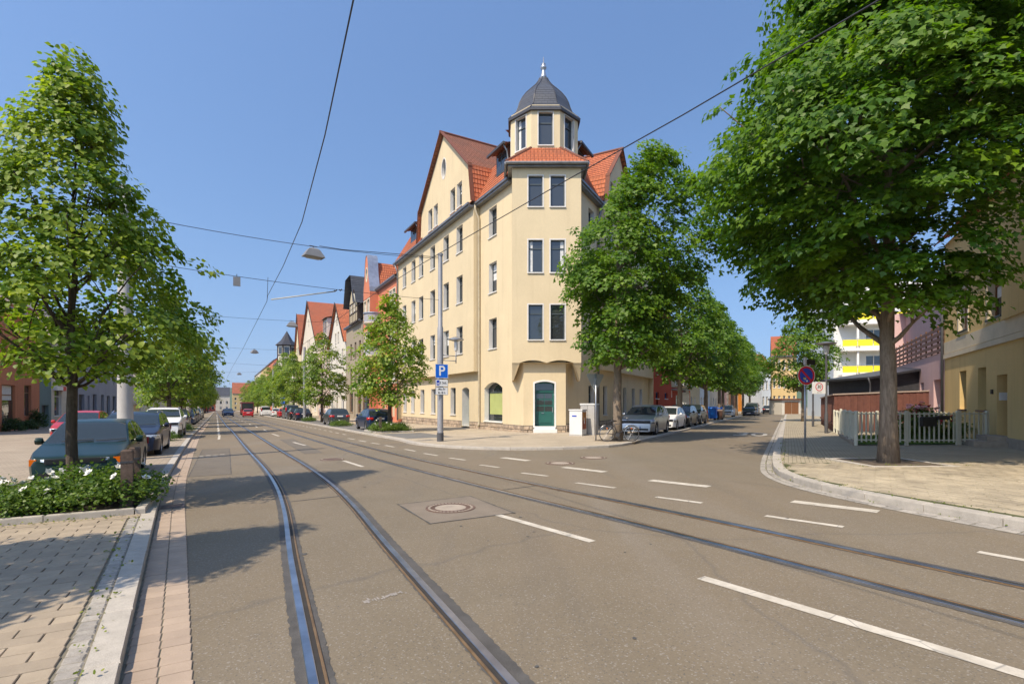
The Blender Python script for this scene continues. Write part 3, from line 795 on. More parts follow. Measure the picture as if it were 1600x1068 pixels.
# --- left facade, first bay (between turret bay and downpipe)
bx=FL.xat(770,0)
ROWS=[(12.45,14.35),(8.80,10.75),(5.15,7.10)]
holes=[rect(bx-.55,bx+.55,a,c) for a,c in ROWS]
shop=arch(FL.xat(785,0),FL.xat(757,0),.42,2.95,.38)
wall(ch,FL,[(-.0,ZG+.35),(LX0+.3,ZG+.35),(LX0+.3,EAVE),(0,EAVE)],holes+[shop],M_CREAM)
for h in holes: window(ch,FL,h,0,.3,sur=.0,**WKW)
M_BLIND=mat('shop_blind_green',(.36,.40,.14),.7,.08,2)
w=window(ch,FL,shop,0,.35,fm=M_FRDK,rm=M_WHITEREV,gm=M_GLASS,transom=.74,mullion=False,sur=.0,name='shop_window',sillm=M_WHITEP)
mb=MB(); bar(mb,FL,shop[0][0]+.15,shop[1][0]-.12,.85,2.25,-.358,-.354); ch.put(mb,'blind',M_BLIND,w)
# --- main projecting front, upper floors
cols=[FL.xat(p,PJ) for p in (718,697,676,658,646,632)]
holes=[]
for (a,c) in ROWS:
    for x in cols: holes.append(rect(x-.55,x+.55,a,c))
gx0,gx1,gxm=LX0,FL.xat(657,PJ),0
gxm=(gx0+gx1)/2
gk0,gk1=gx0+.35,gx1-.35
GKZ=17.95; GAZ=22.3
gw=[]
for x in (gxm-3.0,gxm-1.75,gxm+1.75,gxm+3.0): gw.append(rect(x-.45,x+.45,15.75,17.5))
ov=oval(gxm,19.7,.42,.75)
out=[(LX0,3.75),(LX1,3.75),(LX1,EAVE),(gx1,EAVE),(gk1,GKZ),(gxm,GAZ),(gk0,GKZ),(LX0,EAVE)]
wall(ch,FL,out,holes+gw+[ov],M_CREAM,PJ)
for i,h in enumerate(holes): window(ch,FL,h,PJ,.3,sur=.0,**WKW)
for h in gw: window(ch,FL,h,PJ,.28,sur=.0,**WKW)
window(ch,FL,ov,PJ,.25,fm=M_FRDK,rm=M_WHITEREV,gm=M_GLASS,sill=False,sur=.08,name='oval_window')
mb=MB(); mb.quad(FL(LX0,0,3.75),FL(LX0,PJ,3.75),FL(LX0,PJ,EAVE),FL(LX0,0,EAVE)); mb.quad(FL(LX1,0,3.75),FL(LX1,PJ,3.75),FL(LX1,PJ,EAVE),FL(LX1,0,EAVE))
mb.quad(FL(LX0,0,3.75),FL(LX1,0,3.75),FL(LX1,PJ,3.75),FL(LX0,PJ,3.75)); ch.put(mb,'wall_return',M_CREAM)
# tiled string course at the gable foot
roof(ch,[(FL(LX0-.1,PJ+.28,EAVE-.05),FL(gx1+.3,PJ+.28,EAVE-.05),FL(gx1+.3,PJ-.02,EAVE+.35),FL(LX0-.1,PJ-.02,EAVE+.35))],M_TILE,'tiled_ledge')
# ground floor of the main front
gcols=[FL.xat(p,0) for p in (708,677,660,645,633)]
gh=[rect(x-.5,x+.5,.72,2.75) for x in gcols]
dx=FL.xat(727.5,0); drec=arch(dx-.62,dx+.62,ZG+.05,2.72,.15)
wall(ch,FL,[(LX0+.3,ZG+.02),(LX1+.2,ZG+.02-.1),(LX1+.2,3.76),(LX0+.3,3.76)],gh+[drec],M_CREAM,.001,'ground_floor_wall')
for h in gh: window(ch,FL,h,0,.32,fm=M_FRDK,rm=M_WHITEREV,gm=M_GLASS,transom=.75)
mb=MB(); mb.poly([FL(p[0],-.55,p[1]) for p in drec]); dd=ch.put(mb,'side_door',M_GREEN)
mb=MB()
for k in range(len(drec)):
    a,c=drec[k],drec[(k+1)%len(drec)]; mb.quad(FL(a[0],.002,a[1]),FL(c[0],.002,c[1]),FL(c[0],-.56,c[1]),FL(a[0],-.56,a[1]))
ch.put(mb,'reveal',M_WHITEREV,dd)
# end gable wall toward neighbours and back
mb=MB(); mb.quad(FL(LX1,PJ,0),FL(LX1,-10,0),FL(LX1,-10,17),FL(LX1,PJ,EAVE)); ch.put(mb,'wall_end',M_CREAM)
# --- turret bay (upper floors) with corbels
BX0,BX1=0.0,4.0; BZ=4.05
bh=[]
for (a,c) in ((12.95,14.72),(9.15,11.02),(5.27,7.28)):
    for (p,q) in ((.95,1.77),(2.23,3.05)): bh.append(rect(p,q,a,c))
wav=[(BX0,BZ-.13),(BX0+.42,BZ-.13)]+[(lerp(.42,2.0,i/8),BZ-.13+.16*math.sin(PI*i/8)) for i in range(1,9)]+[(lerp(2.0,3.58,i/8),BZ-.13+.16*math.sin(PI*i/8)) for i in range(1,9)]+[(BX1,BZ-.13)]
wall(ch,FC,wav+[(BX1,15.3),(BX0,15.3)],bh,M_CREAM,0,'bay_wall')
for i,h in enumerate(bh): window(ch,FC,h,0,.14,fm=M_FRDK,rm=M_WHITEREV,gm=M_GLASS,transom=.74,sur=.07,curtain=((.05,.3,.02) if i in (2,) else ((.7,.95,.02) if i==3 else None)))
mb=MB(); mb.quad((BX0,BY,BZ-.13),(BX0,BY+2,BZ-.13),(BX0,BY+2,15.3),(BX0,BY,15.3)); mb.quad((BX1,BY,BZ-.13),(BX1,BY+2.3,BZ-.13),(BX1,BY+2.3,15.3),(BX1,BY,15.3))
ch.put(mb,'bay_side',M_CREAM)
mb=MB(); mb.quad((BX0,BY,BZ-.12),(BX1,BY,BZ-.12),(BX1,BY+2,BZ-.12),(BX0,BY+2,BZ-.12)); ch.put(mb,'bay_soffit',M_CREAM)
for sx,x in ((1,BX0),(-1,BX1)):
    mb=MB(); p=[(x,BY+.02,BZ-.13),(x+sx*.46,BY+.02,BZ-.13),(x+sx*.02,BY+.5,2.85)]
    mb.extr([(x,BY+.02,BZ-.13),(x+sx*.46,BY+.02,BZ-.13),(x+sx*.38,BY+.02,BZ-.35),(x+sx*.10,BY+.45,2.95),(x,BY+.5,2.9)],(0,1.0,0)); ch.put(mb,'corbel',M_CREAM)
# --- ground floor chamfer with green door
gx_=3.145-.67
door=arch(.93+.0,.93+1.08,ZG+.42,2.92,.12); 
door=arch(FG.xat(835.5),FG.xat(866.5),ZG+.36,2.86,.12)
wall(ch,FG,[(0,ZG+.35),(gx_,ZG+.35),(gx_,BZ+.05),(0,BZ+.05)],[[(p[0],max(p[1],ZG+.355)) for p in door]],M_CREAM,0,'chamfer_wall')
x0,x1=door[0][0],door[1][0]; yd=-.33
de=MB(); bar(de,FG,x0,x1,ZG+.36,2.86,yd-.05,yd); dr=ch.put(de,'door',M_GREEN)
mb=MB()
for k in range(len(door)):
    a,c=door[k],door[(k+1)%len(door)]; mb.quad(FG(a[0],.002,a[1]),FG(c[0],.002,c[1]),FG(c[0],yd-.01,c[1]),FG(a[0],yd-.01,a[1]))
ch.put(mb,'reveal',M_WHITEREV,dr)
mb=MB(); ringm(mb,FG,inset(door,-.09),door,.02,-.02); ch.put(mb,'surround',M_WHITEP,dr)
mb=MB(); bar(mb,FG,x0+.07,x1-.07,2.36,2.74,yd,yd+.012); ch.put(mb,'transom_pane',M_GLASS,dr)
W=(x1-x0)
for r_ in range(3):
    for c_ in range(2):
        a=x0+.12+c_*(W-.2)/2; zb=1.12+r_*.37
        mb=MB(); bar(mb,FG,a,a+(W-.28)/2,zb,zb+.29,yd,yd+.012); ch.put(mb,'pane',M_GLASS,dr)
for (zz0,zz1) in ((.42,.94),):
    mb=MB(); bar(mb,FG,x0+.16,x1-.16,zz0,zz1,yd,yd+.03); ch.put(mb,'panel',M_GREEN,dr)
mb=MB(); bar(mb,FG,x0+.05,x1-.05,2.24,2.31,yd,yd+.05); ch.put(mb,'transom_rail',M_GREEN,dr)
mb=MB(); mb.tube([FG(x1-.1,yd+.07,1.05),FG(x1-.1,yd+.07,1.35)],.016); ch.put(mb,'handle',M_ZINCL,dr)
mb=MB(); bar(mb,FG,x0+.42,x0+.56,.99,1.03,yd,yd+.03); ch.put(mb,'letter_slot',M_ZINCL,dr)
mb=MB(); mb.add([],[]); bar(mb,FG,x0-.1,x1+.1,ZG,ZG+.2,-.02,.62); ch.put(mb,'step',M_WHITEP)
mb=MB(); bar(mb,FG,x0-.02,x1+.02,ZG+.2,ZG+.36,-.3,.3); ch.put(mb,'step',M_WHITEP)
# --- right facade
holes=[]
bx=FRt.xat(924,0)
for (a,c) in ROWS: holes.append(rect(bx-.55,bx+.55,a,c))
gw1=rect(bx-.55,bx+.55,.72,2.75)
wall(ch,FRt,[(0,ZG+.35),(RX0+.1,ZG+.35),(RX0+.1,EAVE),(0,EAVE)],holes+[gw1],M_CREAM)
for h in holes+[gw1]: window(ch,FRt,h,0,.3,**WKW)
rcols=[RX0+1.6+2.5*i for i in range(5)]
holes=[rect(x-.55,x+.55,a,c) for (a,c) in ROWS for x in rcols]
rgm=RX0+3.4; RG1=RX0+6.8; RAZ=20.1; 
out=[(RX0,3.85),(RX1,3.85),(RX1,EAVE),(RG1,EAVE),(RG1-.4,17.2),(rgm,RAZ),(RX0+.4,17.2),(RX0,EAVE)]
gw=[rect(x-.4,x+.4,15.75,17.2) for x in (rgm-1.6,rgm+1.6)]
wall(ch,FRt,out,holes+gw,M_CREAM,PJ)
for h in holes+gw: window(ch,FRt,h,PJ,.3,**WKW)
gh=[rect(x-.45,x+.45,.75,2.8) for x in rcols]
wall(ch,FRt,[(RX0+.1,ZG),(RX1,ZG),(RX1,3.86),(RX0+.1,3.86)],gh,M_CREAM,.001,'ground_floor_wall')
for h in gh: window(ch,FRt,h,0,.25,**WKW)
mb=MB(); mb.quad(FRt(RX0,0,3.85),FRt(RX0,PJ,3.85),FRt(RX0,PJ,EAVE),FRt(RX0,0,EAVE)); mb.quad(FRt(RX0,0,3.85),FRt(RX1,0,3.85),FRt(RX1,PJ,3.85),FRt(RX0,PJ,3.85)); ch.put(mb,'wall_return',M_CREAM)
mb=MB(); mb.quad(FRt(RX1,PJ,ZG),FRt(RX1,-10,ZG),FRt(RX1,-10,17),FRt(RX1,PJ,EAVE)); ch.put(mb,'wall_end',M_CREAM)
# --- plinth of rough stones, one by one
def plinth(fr,x0,x1,z0,z1,y,skip=()):
    mb=MB(); bar(mb,fr,x0,x1,z0-.2,z1,y-.1,y+.015); pl=ch.put(mb,'plinth',M_STONEJ)
    for row in range(2):
        za=lerp(z0-.1,z1,row/2)+.008; zb=lerp(z0-.1,z1,(row+1)/2)-.008; x=x0+ (0 if row else -.12)
        while x<x1-.05:
            w_=RND.uniform(.28,.62); a=max(x,x0)+.008; c=min(x+w_,x1)-.008; x+=w_
            if c-a<.06 or any(p<(a+c)/2<q for p,q in skip): continue
            d=RND.uniform(.03,.07); mb=MB(); i=.03
            v=[fr(p,y,q) for p,q in ((a,za),(c,za),(c,zb),(a,zb))]+[fr(p+RND.uniform(-.012,.012),y+d,q+RND.uniform(-.012,.012)) for p,q in ((a+i,za+i),(c-i,za+i),(c-i,zb-i),(a+i,zb-i))]
            mb.add(v,[(4,5,6,7),(0,1,5,4),(1,2,6,5),(2,3,7,6),(3,0,4,7)]); ch.put(mb,'stone',M_STONE,pl)
    mb=MB(); bar(mb,fr,x0,x1,z1,z1+.03,y-.05,y+.03); ch.put(mb,'drip_edge',M_STONEJ,pl)
plinth(FL,.0,dx-.7,ZG,ZG+.37,.0,skip=())
plinth(FL,dx+.7,LX1,ZG-.1,ZG+.37,.004)
plinth(FG,0,x0-.1,ZG,ZG+.37,0); plinth(FG,x1+.1,gx_,ZG,ZG+.37,0)
plinth(FRt,0,RX1,ZG,ZG+.45,.004)
# --- roofs
E0,E1=EAVE,18.2
def Lp(x,y,z): return FL(x,y,z)
slopes=[(Lp(1.3,.35,E0),Lp(LX0+.2,.35,E0),Lp(LX0+1.2,-1.3,E1),Lp(1.0,-1.3,E1)),
        (Lp(gx1-.4,PJ+.35,E0),Lp(LX1+.3,PJ+.35,E0),Lp(LX1+.3,-1.0,E1),Lp(gx1-.9,-1.0,E1))]
for q in slopes: roof(ch,[q],M_TILE,'mansard_roof')
roof(ch,[(Lp(1.0,-1.3,E1),Lp(LX1+.3,-1.3,E1),Lp(LX1+.3,-6.5,20.7),Lp(3.5,-6.5,20.7))],M_TILEOLD,'upper_roof')
for q in [(FRt(1.3,.35,E0),FRt(RX0+.3,.35,E0),FRt(RX0+1.2,-1.3,E1),FRt(1.0,-1.3,E1)),(FRt(RG1-.4,PJ+.35,E0),FRt(RX1+.3,PJ+.35,E0),FRt(RX1+.3,-1,E1),FRt(RG1-.8,-1,E1))]: roof(ch,[q],M_TILE,'mansard_roof')
roof(ch,[(FRt(1.0,-1.3,E1),FRt(RX1+.3,-1.3,E1),FRt(RX1+.3,-6,20.7),FRt(3.5,-6,20.7))],M_TILEOLD,'upper_roof')
# gambrel cross gables
def crossgable(fr,a0,a1,k0,k1,xm,az,m_up,m_low,yy,deep,GKZ=17.95):
    o=.3
    up=[(fr(k0-.12,yy+o,GKZ-.12),fr(k0-.12,-deep,GKZ-.12),fr(xm,-deep,az+.12),fr(xm,yy+o,az+.12)),(fr(k1+.12,yy+o,GKZ-.12),fr(k1+.12,-deep,GKZ-.12),fr(xm,-deep,az+.12),fr(xm,yy+o,az+.12))]
    roof(ch,up,m_up,'gable_roof')
    lo=[(fr(a0-.16,yy+.22,E0+.1),fr(a0-.16,-2,E0+.1),fr(k0-.1,-2,GKZ),fr(k0-.1,yy+.22,GKZ)),(fr(a1+.16,yy+.22,E0+.1),fr(a1+.16,-2,E0+.1),fr(k1+.1,-2,GKZ),fr(k1+.1,yy+.22,GKZ))]
    for q in lo: roof(ch,[q],m_low,'gable_flank_roof')
    mb=MB()
    for pts in ([(k0-.2,GKZ-.2),(xm,az+.16)],[(k1+.2,GKZ-.2),(xm,az+.16)],[(a0-.22,E0+.1),(k0-.12,GKZ)],[(a1+.22,E0+.1),(k1+.12,GKZ)]):
        (xa,za),(xb,zb)=pts; mb.extr([fr(xa,yy+.04,za),fr(xa,yy+.34,za),fr(xb,yy+.34,zb),fr(xb,yy+.04,zb)],(0,0,.09))
    ch.put(mb,'verge',M_TILE)
    mb=MB(); mb.tube([fr(xm,yy+.36,az+.17),fr(xm,-deep,az+.17)],.11,8); ch.put(mb,'ridge_tiles',M_TILE)
crossgable(FL,gx0,gx1,gk0,gk1,gxm,GAZ,M_TILEOLD,M_TILE,PJ,8)
crossgable(FRt,RX0,RG1,RX0+.4,RG1-.4,rgm,RAZ,M_TILE,M_TILE,PJ,6,17.2)
# chimney-like hipped ridge piece and vent pipe behind the gable
c0=Lp(3.6,-3.2,0)
mb=MB(); mb.box(c0.x-.7,c0.y-.7,18.5,c0.x+.7,c0.y+.7,20.6); ch.put(mb,'chimney',M_TILERED)
mb=MB(); mb.lathe([(.16,0),(.16,.45),(.2,.46),(.2,.55)],12,(c0.x,c0.y,20.6)); ch.put(mb,'vent_pipe',M_ZINCL)
# dormers
def dormer(fr,x0,x1,z0,z1,yf,yb):
    mb=MB(); mb.quad(fr(x0,yf,z0),fr(x1,yf,z0),fr(x1,yf,z1),fr(x0,yf,z1)); mb.quad(fr(x0,yf,z0),fr(x0,yf,z1),fr(x0,yb,z1),fr(x0,yb,z0)); mb.quad(fr(x1,yf,z0),fr(x1,yf,z1),fr(x1,yb,z1),fr(x1,yb,z0))
    d=ch.put(mb,'dormer',M_TILERED)
    roof(ch,[(fr(x0-.3,yf+.45,z1-.05),fr(x1+.3,yf+.45,z1-.05),fr(x1+.3,yb,z1+.8),fr(x0-.3,yb,z1+.8))],M_TILEOLD,'dormer_roof',parent=d)
    mb=MB(); bar(mb,fr,x0-.35,x1+.35,z1-.17,z1-.03,yf+.4,yf+.55); ch.put(mb,'gutter',M_DARKMET,d)
    mb=MB(); bar(mb,fr,x0+.08,x1-.08,z0+.1,z1-.15,yf,yf+.03); ch.put(mb,'window_frame',M_FRDK,d)
    mb=MB()
    xm=(x0+x1)/2
    for a,c in ((x0+.18,xm-.04),(xm+.04,x1-.18)): bar(mb,fr,a,c,z0+.2,z1-.25,yf+.03,yf+.04)
    ch.put(mb,'pane',M_GLASS,d)
    pipe(ch,[fr(x0-.2,yf+.45,z1-.15),fr(x0-.2,yf+.2,z1-.5),fr(x0-.2,yf+.12,z0+.6),fr(x0-.2,yf+.1,z0+.3)],.05,parent=d)
dormer(FL,2.3,3.9,16.2,17.75,-.25,-3.6); dormer(FL,gx1+1.6,gx1+4.0,16.1,17.7,.0,-3.6); dormer(FRt,2.2,3.7,16.2,17.75,-.25,-3.6)
# gutters, downpipes
gutter(ch,FL,1.2,LX0+.1,.35,E0); gutter(ch,FL,LX0-.05,LX1+.3,PJ+.35,E0-.02); gutter(ch,FRt,1.3,RX0+.1,.35,E0); gutter(ch,FRt,RX0-.05,RX1+.3,PJ+.35,E0-.02)
M_PIPE=mat('downpipe_cream',(.42,.36,.25),.5,.15,4)
pipe(ch,[Lp(LX0-.12,.4,E0-.1),Lp(LX0-.12,.38,E0-.4),Lp(LX0-.14,.12,E0-1.0),Lp(LX0-.14,.10,.9),Lp(LX0-.14,.10,ZG+.25),Lp(LX0-.14,.2,ZG+.12)],.075,m=M_PIPE)
pipe(ch,[FRt(RX0-.12,.4,E0-.1),FRt(RX0-.14,.12,E0-1.0),FRt(RX0-.14,.10,ZG+.2)],.075)
pipe(ch,[Lp(LX1-.15,PJ+.4,E0-.1),Lp(LX1-.1,PJ+.1,E0-.8),Lp(LX1-.1,PJ+.1,ZG)],.07)
# bay skirt roof and turret
TC=V2(1.98,32.2); AF=2.05; R8=AF/math.cos(PI/8)
def oct(r,z,k): a=-PI/2-PI/8+k*PI/4; return Vector((TC.x+r*math.cos(a),TC.y+r*math.sin(a),z))
ez=15.38
b0=[Vector((-.42,BY+1.9,ez)),Vector((-.36,BY-.36,ez)),Vector((4.36,BY-.36,ez)),Vector((4.42,BY+2.2,ez))]
t0,t1=oct(R8+.02,16.6,0),oct(R8+.02,16.6,1); tl=oct(R8+.02,16.6,-1); tr=oct(R8+.02,16.6,2)
roof(ch,[(b0[1],b0[2],t1,t0),(b0[0],b0[1],t0,tl),(b0[2],b0[3],tr,t1)],M_TILE,'skirt_roof',.3)
mb=MB(); mb.tube([b0[1],t0],.09,8); mb.tube([b0[2],t1],.09,8); ch.put(mb,'hip_tiles',M_TILE)
mb=MB()
for p,q in ((b0[0],b0[1]),(b0[1],b0[2]),(b0[2],b0[3])):
    mb.tube([p+Vector((0,0,-.06)),q+Vector((0,0,-.06))],.085,8)
ch.put(mb,'gutter',M_ZINC)
mb=MB(); mb.prism([(-.25,BY-.25),(4.25,BY-.25),(4.25,BY+2.2),(-.25,BY+1.8)],ez-.22,ez-.05); ch.put(mb,'cornice',M_ZINC)
TZ0,TZ1=15.6,19.15
for k in range(8):
    a=oct(R8,0,k); c=oct(R8,0,k+1); d=(c-a); L_=d.length; d.normalize(); nn=Vector((d.y,-d.x,0))
    ftu=Fr((a.x,a.y),(d.x,d.y),(nn.x,nn.y))
    hh=[rect(L_/2-.42,L_/2+.42,16.78,18.72)] if k in (6,7,0,1,2) else []
    wall(ch,ftu,rect(0,L_,TZ0,TZ1),hh,M_CREAM,0,'turret_wall')
    for h in hh: window(ch,ftu,h,0,.2,fm=M_FRDK,rm=M_WHITEREV,gm=M_GLASS,transom=.7,sur=.06,curtain=((.0,.3,.0) if k in(7,1) else None))
prof=[(2.36,18.92),(2.24,19.06),(1.86,19.42),(1.72,19.76),(1.62,20.10),(1.44,20.46),(1.18,20.82),(.86,21.15),(.56,21.45),(.36,21.72),(.26,21.95)]
sl=[]
for k in range(8):
    for (r0,z0_),(r1,z1_) in zip(prof,prof[1:]):
        c_=1/math.cos(PI/8); sl.append((oct(r0*c_*.93,z0_,k),oct(r0*c_*.93,z0_,k+1),oct(r1*c_*.93,z1_,k+1),oct(r1*c_*.93,z1_,k)))
roof(ch,sl,M_SLATE,'dome',.2,.012)
mb=MB()
for k in range(8): mb.tube([oct(r0/math.cos(PI/8)*.93,z0_+.01,k) for r0,z0_ in prof],.035,6)
ch.put(mb,'dome_hips',M_SLATE)
mb=MB(); mb.prism([oct(2.36/math.cos(PI/8)*.93,0,k).xy for k in range(8)],18.80,18.93); ch.put(mb,'dome_eave',M_DARKMET)
mb=MB(); mb.lathe([(.29,21.85),(.18,22.15),(.11,22.42),(.09,22.48),(.17,22.56),(.20,22.66),(.16,22.76),(.09,22.83),(.14,22.87),(.04,22.94),(.015,23.35)],16,(TC.x,TC.y,0)); ch.put(mb,'finial',M_ZINCL,smooth=True)
# ================================================================== trees
def leaf_mat(name,dark,light,trans,tf=.34,rough=.5):
    m,nt,b=nmat(name); L=nt.links
    at=N(nt,'ShaderNodeAttribute',attribute_name='tint'); c=ramp(nt,at.outputs['Fac'],[(0,dark),(.6,tuple((a+d)/2 for a,d in zip(dark,light))),(1,light)])
    oi=N(nt,'ShaderNodeObjectInfo'); c=mix(nt,1,c,ramp(nt,oi.outputs['Random'],[(0,(.85,.9,.85)),(1,(1.15,1.08,1.1))]),'MULTIPLY')
    L.new(c,b.inputs['Base Color']); b.inputs['Roughness'].default_value=rough; b.inputs['Specular IOR Level'].default_value=.35
    tr=N(nt,'ShaderNodeBsdfTranslucent'); tc_=mix(nt,1,c,trans,'MULTIPLY'); L.new(tc_,tr.inputs[0])
    ms=N(nt,'ShaderNodeMixShader'); ms.inputs[0].default_value=tf; L.new(b.outputs[0],ms.inputs[1]); L.new(tr.outputs[0],ms.inputs[2])
    L.new(ms.outputs[0],nt.nodes['Material Output'].inputs[0]); return m
M_LIME=leaf_mat('leaf_lime',(.070,.148,.014),(.25,.32,.034),(2.2,2.2,.9),.38)
M_MAPLE=leaf_mat('leaf_maple',(.050,.122,.010),(.17,.262,.018),(2.1,2.2,.8),.38)
M_DARKLEAF=leaf_mat('leaf_dark',(.022,.06,.012),(.06,.11,.02),(2.,2.2,.9),.3)
M_ROSELEAF=leaf_mat('leaf_rose',(.05,.105,.016),(.16,.23,.035),(1.9,2.,.9),.33,.45)
def bark_mat(name,c1,c2,sc=1):
    m,nt,b=nmat(name); L=nt.links; v=coords(nt,True)
    mp=mapping(nt,v,(14*sc,14*sc,2.2*sc)); n=noise(nt,mp,1,6,.7,1.2); n2=noise(nt,v,1.3,4,.6)
    c=ramp(nt,n,[(.32,c1),(.66,c2)]); c=mix(nt,ramp(nt,n2,[(.55,(0,)*3),(.7,(.55,)*3)]),c,(.30,.25,.19))
    L.new(c,b.inputs['Base Color']); b.inputs['Roughness'].default_value=.95; b.inputs['Specular IOR Level'].default_value=.15
    bump(nt,b,n,.9,.03); return m
M_BARK=bark_mat('bark_maple',(.11,.085,.062),(.27,.215,.16)); M_BARKD=bark_mat('bark_lime',(.055,.043,.032),(.12,.095,.072),1.6)
LEAF_LIME=(np.array([(0,0,0),(.38,.12,.06),(.46,.48,.10),(0,1,-.08),(-.46,.48,.10),(-.38,.12,.06),(0,.5,-.02)]),[(0,1,2,6),(6,2,3),(0,6,4,5),(6,3,4)])
LEAF_MAPLE=(np.array([(0,0,0),(.30,.02,.02),(.30,.20,.03),(.58,.34,.04),(.34,.52,.04),(.22,.62,.03),(0,1,-.08),(-.22,.62,.03),(-.34,.52,.04),(-.58,.34,.04),(-.30,.20,.03),(-.30,.02,.02)]),[(0,1,2,10,11),(2,3,4,8,9,10),(4,5,6,7,8)])
LEAF_MAPLE2=(np.array([(0,0,0),(.28,.06,.03),(.58,.34,.04),(.26,.54,.03),(0,1,-.08),(-.26,.54,.03),(-.58,.34,.04),(-.28,.06,.03)]),[(0,1,2,3),(0,3,4,5),(0,5,6,7)])
LEAF_FAR=(np.array([(0,0,0),(.5,.3,.08),(.34,.75,.04),(0,1,-.08),(-.34,.75,.04),(-.5,.3,.08)]),[(0,1,2,3),(0,3,4,5)])
def norm(a): return a/np.maximum(1e-9,np.linalg.norm(a,axis=-1,keepdims=True))
def leaves_mesh(name,pos,nrm,tipdir,size,tint,tmpl):
    tv,tf=tmpl; n=len(pos); nrm=norm(nrm)
    y=norm(tipdir-nrm*np.sum(tipdir*nrm,1,keepdims=True)); x=np.cross(y,nrm)
    V=(x[:,None,:]*tv[None,:,0:1]+y[:,None,:]*tv[None,:,1:2]+nrm[:,None,:]*tv[None,:,2:3])*size[:,None,None]+pos[:,None,:]
    k=len(tv); V=V.reshape(-1,3)
    loops=np.concatenate([np.array(f) for f in tf]); cnts=np.array([len(f) for f in tf])
    lv=(np.arange(n)[:,None]*k+loops[None,:]).ravel(); ln=np.tile(cnts,n); ls=np.concatenate([[0],np.cumsum(ln)[:-1]])
    me=bpy.data.meshes.new(name); me.vertices.add(len(V)); me.vertices.foreach_set('co',V.ravel().astype(np.float32))
    me.loops.add(len(lv)); me.loops.foreach_set('vertex_index',lv.astype(np.int32))
    me.polygons.add(len(ln)); me.polygons.foreach_set('loop_start',ls.astype(np.int32)); me.polygons.foreach_set('loop_total',ln.astype(np.int32))
    me.update(calc_edges=True)
    a=me.attributes.new('tint','FLOAT','POINT'); a.data.foreach_set('value',np.repeat(tint,k).astype(np.float32))
    return me
def crown(rng,prof,z0,z1,ncl,per,rc,leaf,lsz,cen=(0,0),lump=.22,shell=.72,flat=.35,droop=.35,keep=None):
    """prof(f)->radius over height fraction f. returns leaf arrays and cluster centres"""
    lob=[(rng.uniform(0,2*PI),rng.uniform(0,1),rng.uniform(.5,1.0)*rng.choice([-1,1])) for _ in range(16)]
    cs=[]
    rmax=max(prof(f) for f in np.linspace(0,1,21)); tries=0
    while len(cs)<ncl and tries<ncl*200:
        tries+=1
        f=rng.uniform(0,1); R=prof(f)
        if rng.uniform()>R/rmax+.06: continue
        a=rng.uniform(0,2*PI); m=0
        for (la,lf,lw) in lob:
            da=math.cos(a-la); m+=lw*math.exp(-(1-da)*3.5)*math.exp(-((f-lf)/.16)**2)
        R*=1+lump*max(-1.3,min(1.3,m))
        r=R*(rng.uniform(.72,1.0) if rng.uniform()<shell else math.sqrt(rng.uniform(0,.6)))
        p=np.array([r*math.cos(a)+cen[0]*f,r*math.sin(a)+cen[1]*f,lerp(z0,z1,f)])
        spray=rng.uniform()<.16
        if spray: p[:2]*=rng.uniform(1.08,1.28); p[2]+=rng.uniform(-.1,.25)
        if keep and not keep(p): continue
        cs.append(np.append(p,[r/max(.1,R),.45 if spray else 1.0]))
    cs=np.array(cs); P=[];Nn=[];T=[];S=[];C=[]
    for c in cs:
        out=np.array([c[0],c[1],0]); out=out/(np.linalg.norm(out)+1e-6)
        nrm=norm(np.array([0,0,1.])+out*(.75*c[3])+rng.normal(0,.18,3)); k=rng.poisson(per*c[4]*c[4]*1.3+.5) if c[4]<1 else rng.poisson(per)
        # spray: elongated outward, flattened along its normal
        d=rng.normal(0,1,(k,3)); d/=np.maximum(1e-6,np.linalg.norm(d,axis=1,keepdims=True)); d*=rng.uniform(.2,1,(k,1))**.5*rc*rng.uniform(.55,1.35)*(.62 if c[4]<1 else 1)
        dn=d@nrm; d=d-dn[:,None]*nrm[None,:]*(1-flat)
        rad=np.linalg.norm(d,axis=1,keepdims=True)
        d[:,2]-=(rad[:,0]/rc)**2*rc*droop*.5
        pos=c[:3]+d
        n=norm(nrm[None,:]+norm(d+1e-6)*.35+rng.normal(0,.33,(k,3)))
        tip=norm(d+out*.3*rc+np.array([0,0,-.55*rc])+rng.normal(0,.15*rc,(k,3)))
        P.append(pos);Nn.append(n);T.append(tip);S.append(lsz*rng.uniform(.65,1.2,k)); C.append(np.clip(rng.normal(.45+.22*rng.normal(),.18,k),0,1))
    return [np.concatenate(x) for x in (P,Nn,T,S,C)],cs
